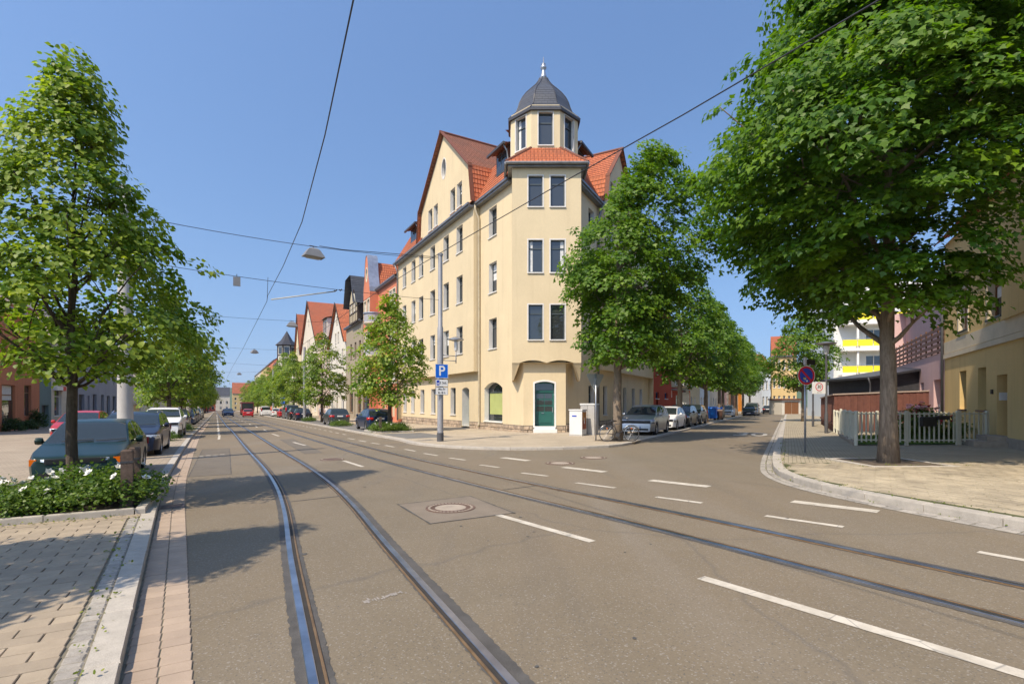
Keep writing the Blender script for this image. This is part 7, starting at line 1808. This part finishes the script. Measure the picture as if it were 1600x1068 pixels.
for k in range(8):
    a=2*PI*k/8; mb=MB(); mb.tube([(c.x+2.32*math.cos(a),c.y+2.32*math.sin(a),ze-4.4),(c.x+2.32*math.cos(a),c.y+2.32*math.sin(a),ze+3.1)],.16,4); tt.put(mb,'beam',M_TIMBER,tu)
    a+=PI/8; d=Vector((math.cos(a),math.sin(a),0)); t_=Vector((-d.y,d.x,0)); q=Vector((c.x,c.y,0))+d*2.15
    mb=MB(); mb.obox(q-t_*.55+Vector((0,0,ze+.8)),t_*1.1,d*.03,(0,0,1.7)); tt.put(mb,'window',M_GLASS,tu)
# --- ochre houses further on
pxs=[440,428,417,408,400]
for i,(a,b_,top,m,l) in enumerate(((439.5,428,566,M_OCHRE,'ochre yellow house beyond the pointed turret'),(427.5,418,552,M_ORANGE,'narrow orange house with red roof beyond the ochre house'),(417.5,408,572,M_OCHRE,'ochre house with brown balconies far down the street'),(407.5,398,582,M_CREAM2,'cream house far down the street before the street end'))):
    xa,xb=FL.xat(a,Y0)+.2,FL.xat(b_,Y0); ze=min(16,FL.zat((a+b_)/2,top,Y0)); n=max(3,int((xb-xa)/3.2)); n=min(n,7)
    rows=[];z=4.0
    while z+2.2<ze: rows.append((z,z+1.9)); z+=3.4
    house('terraced_house',l,FL,xa,xb,Y0,ze,m,[lerp(xa,xb,(k+.5)/n) for k in range(n)],rows,1.1,M_TILERED,3.5,10,group=HG,simple=False,ground=[(lerp(xa,xb,.2)-.9,lerp(xa,xb,.2)+.9,-.5,2.3)])
# --- left side of the main street
q=G(30,671,HL); tL=q.x*N1.x+q.y*N1.y
tL=max(-15.5,min(-12.2,tL)); o=D1*0+N1*tL; FLL=Fr((o.x,o.y),D1,N1)
def XL(px): return FLL.xat(px,0)
def left_house(name,label,pr,pl,eave,m,nc,rows,ground,roofm=M_TILERED,**k):
    xa,xb=pr,pl
    return house(name,label,FLL,xa,xb,0,eave,m,[lerp(xa,xb,(i+.5)/nc) for i in range(nc)],rows,1.05,roofm,3.2,9,ground=ground,group='houses along the left row',**k)
x0_=XL(62); 
left_house('shop_house','terracotta shop house with brown framed shop window',x0_-16,x0_-.05,8.4,M_TERRA,5,[(4.2,6.1)],[(XL(3),XL(24),.0,2.9,None),(XL(38),XL(49),.55,3.0,None),(x0_-15,x0_-12,0,2.9,None)],fm=M_WOODBR,rm=M_TERRA)
left_house('narrow_house','narrow grey green house with dark gate beside the terracotta shop',x0_,XL(80),7.0,M_DARKP,1,[(3.9,5.6)],[(XL(64)+.2,XL(76),-.2,1.4,M_DOORD)])
left_house('plain_house','cream house with a tall shuttered window and a red white sign',XL(80)+.05,XL(117),8.6,M_CREAM2,3,[(4.1,6.1)],[(XL(85),XL(96),.35,2.8,None),(XL(107),XL(112),-.2,2.4,M_DOORD)])
xq=XL(117)+.05
left_house('plain_house','grey house with a row of dark blue doors behind the concrete mast',xq,XL(200),9.4,M_GREYPL,7,[(4.2,6.2)],[(XL(123),XL(132),-.3,2.5,M_DOORD),(XL(137),XL(140),-.3,2.4,M_DOORD),(XL(145),XL(151),-.3,2.6,M_DOORD),(XL(158),XL(162.5),-.3,2.6,M_DOORD),(XL(167),XL(172),-.3,2.5,M_DOORD),(XL(176),XL(181),-.3,2.5,M_DOORD)],rm=M_GREYPL)
mb=MB()
e=empty('shop_sign',FLL(XL(87.5),.16,2.95),0,'small white and red sign above the shuttered window','sign'); mb=MB()
def fb(mb,fr,x0,x1,y0,y1,z0,z1,o): 
    t=MB(); bar(t,fr,x0,x1,z0,z1,y0,y1); mb.add([Vector(v)-o for v in t.v],t.f)
o_=Vector(e.location); fb(mb,FLL,XL(83),XL(92.5),.0,.3,2.75,3.1,o_); mb.build('white_panel',M_SIGNW,e); mb=MB(); fb(mb,FLL,XL(92.5),XL(97.5),.0,.3,2.72,3.12,o_); mb.build('red_panel',M_SIGNR,e)
xw=XL(200)+.05
left_house('slate_house','low house with dark slate slope and a yellow gate behind the navy estate',xw,XL(232),5.0,M_WHITEPL,3,[(1.2,2.8)],[(XL(207),XL(220),-.5,2.3,M_OCHRE)],roofm=M_SLATE)
for i,(a,b_,ez,m,l) in enumerate(((XL(232)+.1,XL(262),9.5,M_CREAM2,'cream house half hidden behind the limes of the left row'),(XL(262)+.1,XL(285),10.5,M_TERRA,'terracotta house behind the limes of the left row'),(XL(285)+.1,XL(300),10,M_BEIGE,'beige house far behind the limes of the left row'),(XL(300)+.1,XL(300)+60,10.5,M_OCHRE,'ochre house at the far end of the left row'))):
    n=6; house('terraced_house',l,FLL,a,b_,0,ez,m,[lerp(a,b_,(k+.5)/n) for k in range(n)],[(4.0,6.0),(7.0,8.8)] if ez>9.8 else [(4.0,6.0)],1.1,M_TILERED,3.5,9,group='houses along the left row',ground=[(lerp(a,b_,.3)-.9,lerp(a,b_,.3)+.9,-.5,2.2)])
for i,(px,h,l) in enumerate(((45,1.5,'leafy shrub against the terracotta shop house wall'),(5,.8,'low shrub under the brown framed shop window'),(30,.7,'low weeds shrub at the foot of the terracotta wall'))):
    p=FLL(XL(px),.5,0); put_bush('wall_shrub',bush('w',50+i,.6,.5,h,60,30,.10,M_DARKLEAF),Vector((p.x,p.y,gz(p.x,p.y)+HL)),0,l,'shrub','shrubs along the left house wall',(),1,i,0)

# ================================================================== right corner: mustard and pink houses
p=G(1575,698,HR); FY=Fr((p.x,p.y),D2,-N2)
def yr(pl,pr,pt,pb,y=0): 
    xs_=sorted((FY.xat(pl,y),FY.xat(pr,y))); pm_=(pl+pr)/2; return (xs_[0],xs_[1],FY.zat(pm_,pb,y),FY.zat(pm_,pt,y))
xe=FY.xat(1476,0); x_s=FY.xat(1720,0)-6
yh=Bld('mustard_house',(p.x,p.y,p.z),'mustard yellow house with wooden door and two steps beside the front garden','house')
zb=gz(p.x,p.y)+HR
gws=[yr(1499.5,1510,567,634),yr(1528,1541,561,634)]; dr_=yr(1557.5,1574,582,692)
fws=[yr(1498,1512,457,511),yr(1543,1566,415,492)]
zc=FY.zat(1476,557,0)
gws=[(a,b_,1.35,3.0) for a,b_,_,_ in gws]; fws=[(a,b_,4.75,6.5) for a,b_,_,_ in fws]
wall(yh,FY,[(x_s,zb-.2),(xe,zb-.4),(xe,9.2),(x_s,9.2)],[rect(*g) for g in gws+fws]+[rect(dr_[0],dr_[1],zb+.36,2.62)],M_YELLOW)
for g in gws: window(yh,FY,rect(*g),0,.28,fm=M_WHITEP,rm=M_YELLOW,gm=M_GLASS,sillm=M_SLATE)
for g in fws: window(yh,FY,rect(*g),0,.25,fm=M_WOODBR,rm=M_STONEL,gm=M_GLASS,transom=.7,sillm=M_SLATE,sur=.14,surm=M_STONEL)
mb=MB(); bar(mb,FY,dr_[0],dr_[1],zb+.36,2.62,-.42,-.36); d=yh.put(mb,'door',M_WOODBR)
mb=MB()
hh=rect(dr_[0],dr_[1],zb+.36,2.62)
for k in range(4): a,c=hh[k],hh[(k+1)%4]; mb.quad(FY(a[0],.002,a[1]),FY(c[0],.002,c[1]),FY(c[0],-.37,c[1]),FY(a[0],-.37,a[1]))
yh.put(mb,'reveal',M_YELLOW,d)
mb=MB(); bar(mb,FY,dr_[1]-.02,dr_[1]-.005,1.72,2.0,-.28,-.06); yh.put(mb,'name_plate',M_SIGNW,d)
mb=MB(); bar(mb,FY,x_s,xe,3.72,3.92,0,.07); yh.put(mb,'cornice',M_STONEL)
mb=MB(); bar(mb,FY,x_s,xe,3.95,4.5,0,.03); yh.put(mb,'band',M_STONEL)
mb=MB(); bar(mb,FY,x_s,dr_[0]-.02,zb-.2,zb+.32,0,.05); yh.put(mb,'plinth',M_CONC)
mb=MB(); bar(mb,FY,x_s,FY.xat(1572,0),4.5,9.2,.0,.12); yh.put(mb,'projecting_panel',M_YELLOW)
mb=MB(); bar(mb,FY,dr_[0]-.25,dr_[1]+.35,zb-.05,zb+.17,0,.95); yh.put(mb,'step',M_CONC); mb=MB(); bar(mb,FY,dr_[0]-.05,dr_[1]+.1,zb+.15,zb+.36,-.05,.55); yh.put(mb,'step',M_CONC)
mb=MB(); bar(mb,FY,dr_[1]+.35,dr_[1]+.5,1.95,2.12,0,.05); yh.put(mb,'house_number',M_SIGNBK)
pipe(yh,[FY(xe-.02,.1,9.0),FY(xe-.02,.1,zb)],.06,m=M_DARKMET)
roof(yh,[(FY(x_s,.4,9.2),FY(xe,.4,9.2),FY(xe,-4.5,12.5),FY(x_s,-4.5,12.5))],M_TILERED,'roof')
roof(yh,[(FY(x_s,-9.4,9.2),FY(xe,-9.4,9.2),FY(xe,-4.5,12.5),FY(x_s,-4.5,12.5))],M_TILERED,'roof')
for x_ in (xe,x_s): mb=MB(); mb.poly([FY(x_,0,zb-.4),FY(x_,-9,zb-.4),FY(x_,-9,9.2),FY(x_,-4.5,12.4),FY(x_,0,9.2)]); yh.put(mb,'side_wall',M_YELLOW)
xp0,xp1=xe+.05,FY.xat(1385,0)
ph=Bld('pink_house',FY((xp0+xp1)/2,0,zb),'dusty pink house with slit windows and wooden slat balcony','house')
sl=[]
for px in (1416.5,1427,1440): 
    a,b_=sorted((FY.xat(px-2.5,0),FY.xat(px+3,0))); sl.append(rect(a,b_,.95,2.75))
dpk=rect(*sorted((FY.xat(1458,0),FY.xat(1469,0))),zb+.1,2.8)
wall(ph,FY,[(xp0,zb-.3),(xp1,zb-.4),(xp1,4.1),(xp0,4.1)],sl+[dpk],M_PINK,-.02)
for h in sl: window(ph,FY,h,-.02,.25,fm=M_WOODBR,rm=M_PINK,gm=M_GLASS,sillm=M_SLATE)
mb=MB(); mb.poly([FY(q_[0],-.5,q_[1]) for q_ in dpk]); d=ph.put(mb,'door',M_WOODBR)
mb=MB()
for k in range(4): a,c=dpk[k],dpk[(k+1)%4]; mb.quad(FY(a[0],-.02,a[1]),FY(c[0],-.02,c[1]),FY(c[0],-.51,c[1]),FY(a[0],-.51,a[1]))
ph.put(mb,'reveal',M_PINK,d)
mb=MB(); bar(mb,FY,xp0+.2,xp0+.5,1.1,1.55,0,.12); ph.put(mb,'meter_box',M_GREYPL)
wall(ph,FY,[(xp0,4.1),(xp1,4.1),(xp1,8.4),(xp0,8.4)],[rect(xp0+2,xp0+3.2,5.2,7)],M_PINK,-1.2,'upper_wall')
window(ph,FY,rect(xp0+2,xp0+3.2,5.2,7),-1.2,.2,fm=M_WOODBR,rm=M_PINK,gm=M_GLASS)
mb=MB(); mb.quad(FY(xp0,0,4.1),FY(xp1,0,4.1),FY(xp1,-1.2,4.1),FY(xp0,-1.2,4.1)); ph.put(mb,'balcony_floor',M_CONC)
M_SLAT=mat('slat_wood',(.17,.095,.075),.8,.25,6,bumpk=.3)
for k in range(5):
    mb=MB(); bar(mb,FY,xp0,xp1,4.15+k*.27,4.31+k*.27,.0,.03); ph.put(mb,'slat',M_SLAT)
n=int((xp1-xp0)/1.2)
for k in range(n+1): x_=lerp(xp0+.1,xp1-.1,k/n); mb=MB(); bar(mb,FY,x_-.05,x_+.05,4.1,5.5,-.06,-.002); ph.put(mb,'balcony_post',M_WOODBR)
roof(ph,[(FY(xp0,-.8,8.4),FY(xp1,-.8,8.4),FY(xp1,-5,11),FY(xp0,-5,11))],M_TILERED,'roof')
mb=MB(); mb.quad(FY(xp1,0,zb-.4),FY(xp1,-9,zb-.4),FY(xp1,-9,8.4),FY(xp1,0,8.4)); ph.put(mb,'side_wall',M_PINK)
# ---------------- brown board fence
M_BOARD=mat('board_brown',(.155,.062,.045),.75,.18,5,bumpk=.3,bscale=30,perobj=.12)
M_BCAP=mat('board_cap',(.42,.33,.27),.7,.1,4)
c0=V2(sd2[0]+D2.x*3.8,sd2[1]+D2.y*3.8)
def boards(a,b,h0,h1,label):
    a=V2(*a);b=V2(*b); d=b-a; L=d.length; d.normalize(); e=empty('board_fence',on(a.x,a.y,HR),math.atan2(d.y,d.x),label,'fence','brown board fences'); n=int(L/.17)
    for k in range(n): x=k*L/n; h=lerp(h0,h1,k/n); mb=MB(); mb.box(x+.004,-.012-(k%2)*.012,-.1,x+L/n-.004,.012-(k%2)*.012,h); mb.build('board',M_BOARD,e)
    mb=MB(); mb.extr([(-.03,-.07,h0),(L,-.07,h1),(L,.07,h1),(-.03,.07,h0)],(0,0,.07)); mb.build('cap_rail',M_BCAP,e); mb=MB(); mb.box(0,.03,.4,L,.08,.5); mb.build('rail',M_BOARD,e)
boards(c0,(c0.x+6.5,c0.y-.3),2.0,2.25,'sunlit brown board fence facing the front garden'); boards(c0,(c0.x+D2.x*13,c0.y+D2.y*13),2.0,1.9,'shaded brown board fence running along the side street pavement')
# dark shed behind
sh=Bld('dark_shed',on(c0.x+4.2,c0.y+3.5,HR),'black tarred shed with sloping roof behind the brown fence','shed')
mb=MB(); X_,Y_=c0.x+3.4,c0.y+2.0; mb.prism([(X_,Y_),(X_+6,Y_-.4),(X_+6,Y_+4),(X_,Y_+4)],0,lambda x,y:3.05+(x-X_)*.16); sh.put(mb,'wall',M_DARKMET)
mb=MB(); mb.extr([(X_-.4,Y_-.45,2.98),(X_+6.3,Y_-.8,4.08),(X_+6.3,Y_+4.3,4.08),(X_-.4,Y_+4.3,2.98)],(0,0,.12)); sh.put(mb,'roof',M_SLATE)
pipe(sh,[(X_-.45,Y_-.4,3.05),(X_-.3,Y_-.35,2.7),(X_-.3,Y_-.35,1.9),(X_-.7,Y_-.4,1.6)],.05,parent=None,m=M_DARKMET)
# ---------------- white block with yellow balconies
M_YPAN=mat('balcony_yellow',(.80,.68,.02),.5,.05,3); M_WBLK=plaster('plaster_block_white',(.66,.66,.64),.05)
o=V2((1318-800)/800*58,58.0); FB=Fr((o.x,o.y),V2(.965,-.26),V2(-.26,-.965))
bk=Bld('apartment_block',on(o.x+5,o.y-1,HR),'white apartment block with rows of yellow balcony panels','house')
zl=[FB.zat(1345,p_,1.3) for p_ in (607,575,546,513)]; zl=[1.2,4.1,7.0,9.9]
z_off=FB.zat(1340,585,1.3)-4.1
zl=[z+z_off for z in zl]
wall(bk,FB,rect(-1,14,-.6,15),[rect(x,x+1.6,z+.9,z+2.2) for z in zl for x in (2.2,6.5,10.5)],M_WBLK,0)
for z in zl:
    for x in (2.2,6.5,10.5): window(bk,FB,rect(x,x+1.6,z+.9,z+2.2),0,.12,fm=M_WHITEP,rm=M_WBLK,gm=M_GLASS,mullion=True,simple=True)
    mb=MB(); bar(mb,FB,-.6,13,z-.28,z+.02,0,1.5); bl=bk.put(mb,'balcony',M_WHITEP)
    for k in range(9): x_=-.55+k*1.5; mb=MB(); bar(mb,FB,x_,x_+1.42,z+.25,z+.95,1.42,1.45); bk.put(mb,'balcony_panel',M_YPAN,bl)
    mb=MB(); bar(mb,FB,-.6,13,z+1.02,z+1.07,1.4,1.46); bk.put(mb,'handrail',M_ZINCL,bl)
    mb=MB(); bar(mb,FB,.9,1.1,z,z+2.8,1.1,1.3); bk.put(mb,'column',M_WHITEP,bl)
mb=MB(); mb.quad(FB(-1,0,-.6),FB(-1,-10,-.6),FB(-1,-10,15),FB(-1,0,15)); mb.quad(FB(-1,0,15),FB(14,0,15),FB(14,-10,15),FB(-1,-10,15)); bk.put(mb,'side_wall',M_BLUEW)
# ================================================================== side street, left: red house and beyond
xa=RX1+.08; xb=xa+8.2
ROOM=[rect(xa+1.0,xa+1.7,4.3,6.0),rect(xa+4.6,xa+6.0,5.4,6.0),rect(xa+.8,xa+2.2,2.0,2.6),rect(xa+4.8,xa+6.2,2.0,2.6),rect(xa+1.0,xa+2.6,8.2,8.9),rect(xa+4.6,xa+6.2,8.2,8.9)]
rh=Bld('red_house',on(*FRt(xa+4,PJ,0).xy,HC),'brick red modern house with small blue windows beside the corner house','house')
z0=gz(*FRt(xa,0,0).xy)-.2
wall(rh,FRt,rect(xa,xb,z0,10.6),ROOM+[rect(xa+1.1,xa+1.8,z0+.2,1.9)],M_REDH,PJ)
for h in ROOM: window(rh,FRt,h,PJ,.18,fm=M_BLUEF,rm=M_REDH,gm=M_GLASS,sill=True,sillm=M_WHITEP)
mb=MB(); bar(mb,FRt,xa+1.1,xa+1.8,z0+.2,1.9,PJ-.2,PJ-.16); rh.put(mb,'door',M_BLUEF)
mb=MB(); mb.quad(FRt(xa,PJ,z0),FRt(xa,-9,z0),FRt(xa,-9,10.6),FRt(xa,PJ,10.6)); mb.quad(FRt(xb,PJ,z0),FRt(xb,-9,z0),FRt(xb,-9,10.6),FRt(xb,PJ,10.6)); mb.quad(FRt(xa,PJ,10.6),FRt(xb,PJ,10.6),FRt(xb,-9,10.6),FRt(xa,-9,10.6)); rh.put(mb,'side_wall',M_REDH)
mb=MB(); bar(mb,FRt,xa-.1,xb+.1,10.5,10.75,PJ-.2,PJ+.2); rh.put(mb,'roof_edge',M_ZINC)
x2=xb+.05; x3=x2+13
eh=Bld('entrance_house',on(*FRt(x2+6,0,0).xy,HC),'cream house with blue framed glazed bay over a red entrance floor','house')
wall(eh,FRt,rect(x2,x3,z0-.2,3.4),[rect(x2+1,x2+2.4,z0+.2,2.5),rect(x2+3.4,x2+4.8,z0+.2,2.5),rect(x2+8,x2+10.5,z0+.2,2.5)],M_REDH,-.6,'ground_floor_wall')
for h in (rect(x2+1,x2+2.4,z0+.2,2.5),rect(x2+3.4,x2+4.8,z0+.2,2.5),rect(x2+8,x2+10.5,z0+.2,2.5)): window(eh,FRt,h,-.6,.15,fm=M_WHITEP,rm=M_REDH,gm=M_GLASS,sill=False,name='shop_window')
ups=[rect(x2+1+k*2.2,x2+2.1+k*2.2,z,z+1.7) for z in (4.4,7.6) for k in range(2)]
wall(eh,FRt,rect(x2,x3,3.4,11),ups,M_BEIGE,-.3,'upper_wall')
for h in ups: window(eh,FRt,h,-.3,.15,fm=M_WHITEP,rm=M_BEIGE,gm=M_GLASS)
for k in range(2):                      # glazed bay
    xx=x2+6.0+k*2.6; mb=MB(); bar(mb,FRt,xx-.15,xx+2.35,3.6,7.8,-.3,.75); by=eh.put(mb,'glazed_bay',M_WHITEP)
    for (a,c) in ((3.95,5.35),(5.5,7.6)): mb=MB(); bar(mb,FRt,xx+.05,xx+2.15,a,c,.75,.78); f_=eh.put(mb,'frame',M_BLUEF if a>5 else M_WHITEP,by)
    for (a,c) in ((4.02,5.28),(5.6,7.5)): mb=MB(); bar(mb,FRt,xx+.15,xx+2.05,a,c,.782,.79); eh.put(mb,'pane',M_GLASS,by)
    for (a,c) in ((4.02,5.28),(5.6,7.5)): mb=MB(); bar(mb,FRt,xx-.162,xx-.152,a,c,-.1,.6); eh.put(mb,'side_pane',M_GLASS,by)
mb=MB(); bar(mb,FRt,x2+1,x2+7,3.0,3.12,-.6,1.3); eh.put(mb,'canopy',M_ZINCL)
mb=MB(); mb.tube([FRt(x2+8.5,.9,z0),FRt(x2+8.5,.9,7.6)],.09,10); eh.put(mb,'column',mat('column_orange',(.62,.14,.03),.5))
for k in range(2):
    mb=MB(); bar(mb,FRt,x2+.4+k*2.9,x2+1.5+k*2.9,2.2,2.95,-.4,-.35); s_=eh.put(mb,'sign_board',M_SIGNW); mb=MB(); c=FRt(x2+.95+k*2.9,-.345,2.6); 
    hp=[(0,-.24),(.26,.05),(.24,.19),(.13,.24),(0,.14),(-.13,.24),(-.24,.19),(-.26,.05)]; mb.poly([FRt(x2+.95+k*2.9+u_,-.34,2.58+v_) for u_,v_ in hp]); eh.put(mb,'heart_mark',M_SIGNR,s_)
mb=MB(); mb.quad(FRt(x2,-.3,11),FRt(x3,-.3,11),FRt(x3,-9,11),FRt(x2,-9,11)); mb.quad(FRt(x3,-.3,z0),FRt(x3,-9,z0),FRt(x3,-9,11),FRt(x3,-.3,11)); eh.put(mb,'roof_deck',M_ZINC)
e=empty('notice_board',SS2(24.5,-2.6,HC),ANG2-PI/2,'white notice board on a post before the red entrance','sign'); mb=MB(); mb.box(-.45,-.02,1.6,.45,.02,2.7); mb.build('board',M_SIGNW,e); mb=MB(); mb.lathe([(.04,-.1),(.04,1.65)],10); mb.build('post',M_ZINC,e)
x4=x3+.1
SG='houses along the side street'
for i,(w,ez,m,l) in enumerate(((12,10,M_BEIGE,'beige house behind the maples beyond the glazed bay'),(11,11,M_BLUEW,'pale blue house behind the maples of the side street'),(13,10,M_CREAM2,'cream house behind the far maples of the side street'),(14,10.5,M_PINK,'pink house far down the side street'),(14,9,M_WHITEPL,'white house far down the side street behind the white hatchback'))):
    n=4; house('terraced_house',l,FRt,x4,x4+w,-.3,ez,m,[x4+w*(k+.5)/n for k in range(n)],[(3.8,5.7),(6.9,8.7)],1.1,M_TILERED,3.4,9,group=SG,ground=[(x4+w*(k+.5)/n-.55,x4+w*(k+.5)/n+.55,.5,2.4) for k in range(3)]); x4+=w+.1
# end of the side street
def far_house(name,label,px0,px1,Y,top,m,dirx=V2(1,0),roofm=M_TILERED,rise=3,n=4,rows=None,gable=False):
    o=V2((px0-800)/800*Y,Y); w=(px1-px0)/800*Y; f=Fr(o,dirx,V2(dirx.y,-dirx.x)); ez=CAMH-(top-628)/800*Y
    r_=rows or [(z,z+1.8) for z in (1.0,4.2,7.4,10.6) if z+2.2<ez]
    return house(name,label,f,0,w,0,ez,m,[w*(k+.5)/n for k in range(n)],r_,min(1.2,w/n*.45),roofm,rise,9,group='houses closing the streets',simple=False,gable=((0,w,ez+rise) if gable else None))
far_house('far_house','ochre house with many windows closing the side street on its right',1206,1240,92,556,M_OCHRE,V2(.9,-.43).normalized(),rise=4,n=5)
far_house('far_house','white and pale blue house with orange roof beside the ochre house',1190,1207,104,576,M_BLUEW,V2(1,0),rise=3.4,n=3)
far_house('far_house','bright orange house at the bend of the side street',1172,1191,112,590,plaster('plaster_bright_orange',(.70,.30,.06),.06),n=4)
far_house('far_house','low white house at the bend of the side street',1148,1172,118,600,M_WHITEPL,n=4)
gr=Bld('garage',on((1233-800)/800*80,80,HR),'low white garage with brown double doors','garage'); o=V2((1222-800)/800*80,80.0); fg=Fr(o,V2(1,0),V2(0,-1)); zb=gz(o.x,o.y)
mb=MB(); bar(mb,fg,0,2.9,zb,2.0,-4,0); gr.put(mb,'wall',M_WHITEPL); mb=MB(); bar(mb,fg,-.2,3.1,2.0,2.2,-4.2,.3); gr.put(mb,'roof',M_TILERED)
for k in range(2): mb=MB(); bar(mb,fg,.4+k*1.1,1.45+k*1.1,zb,1.7,0,.04); gr.put(mb,'door',M_WOODBR)
# end of the main street
def mfar(s,t0,t1,top_z,m,l,rise,roofm=M_TILERED,gable=False,n=5):
    a=S1(s,t0); b_=S1(s,t1); d=V2(b_.x-a.x,b_.y-a.y); w=d.length; d.normalize(); f=Fr((a.x,a.y),d,V2(d.y,-d.x)); z=gz(a.x,a.y)
    return house('far_house',l,f,0,w,0,z+top_z,m,[w*(k+.5)/n for k in range(n)],[(z+q_,z+q_+1.7) for q_ in (1,4.2,7.4) if q_+2.4<top_z],1.2,roofm,rise,10,group='houses closing the streets',gable=((0,w,z+top_z+rise) if gable else None))
mfar(420,5,26,12,M_OCHRE,'ochre house with a broad orange roof closing the main street',8)
mfar(300,-14,-4,6.5,M_REDH,'dark brick house with slate roof closing the main street',4.5,M_SLATE)
mfar(310,-26,-15,9,M_OCHRE,'small yellow gabled house at the far end of the main street',5,gable=True,n=3)
mfar(360,-13,3,9.5,M_WHITEPL,'white house with grey roof peeping behind the dark brick house',5,M_SLATE)
# hills
def hill(name,pts,Y,depth,m,seed):
    rng=random.Random(seed); mb=MB(); cols=[]
    x=pts[0][0]; P=[]
    while x<=pts[-1][0]:
        z=CAMH+(628-interp(pts,x))/800*Y; P.append(((x-800)/800*Y,z)); x+=4
    rows=9; V=[]
    for r_ in range(rows):
        f=r_/(rows-1)
        for (X_,z) in P: V.append((X_*(1+.12*f),Y+depth*f,-40+(z+40)*math.sin(min(1,f*1.6)*PI/2)+rng.uniform(-1,1)*Y/700*(1 if f>.4 else .3)))
    n=len(P); mb.add(V,[(r_*n+i,r_*n+i+1,(r_+1)*n+i+1,(r_+1)*n+i) for r_ in range(rows-1) for i in range(n-1)])
    o=mb.build(name,m,smooth=True); tag(o,kind='structure')
M_HILL=mat('forest_far',(.040,.075,.028),.95,.45,.02,bumpk=1,bscale=.05)
hill('hill',[(-1400,600),(-300,598),(250,600),(310,594),(345,591),(370,590),(400,594),(440,597),(520,600),(700,602)],1700,900,M_HILL,2)
hill('hill',[(650,606),(900,590),(1100,560),(1180,551),(1215,548),(1250,545),(1330,540),(1500,545),(2000,570),(2800,590)],1500,900,M_HILL,5)
# ================================================================== summer haze
M_HAZE=bpy.data.materials.new('haze'); M_HAZE.use_nodes=True; nt=M_HAZE.node_tree; nt.nodes.clear()
pv=nt.nodes.new('ShaderNodeVolumePrincipled'); pv.inputs['Color'].default_value=(.86,.91,1,1); pv.inputs['Density'].default_value=.00010; pv.inputs['Anisotropy'].default_value=.2
mo=nt.nodes.new('ShaderNodeOutputMaterial'); nt.links.new(pv.outputs[0],mo.inputs['Volume'])
mb=MB(); mb.box(-7000,-500,-110,7000,7000,420); hz=mb.build('haze',M_HAZE); tag(hz,'thin pale summer haze over the whole town','haze',kind='stuff')
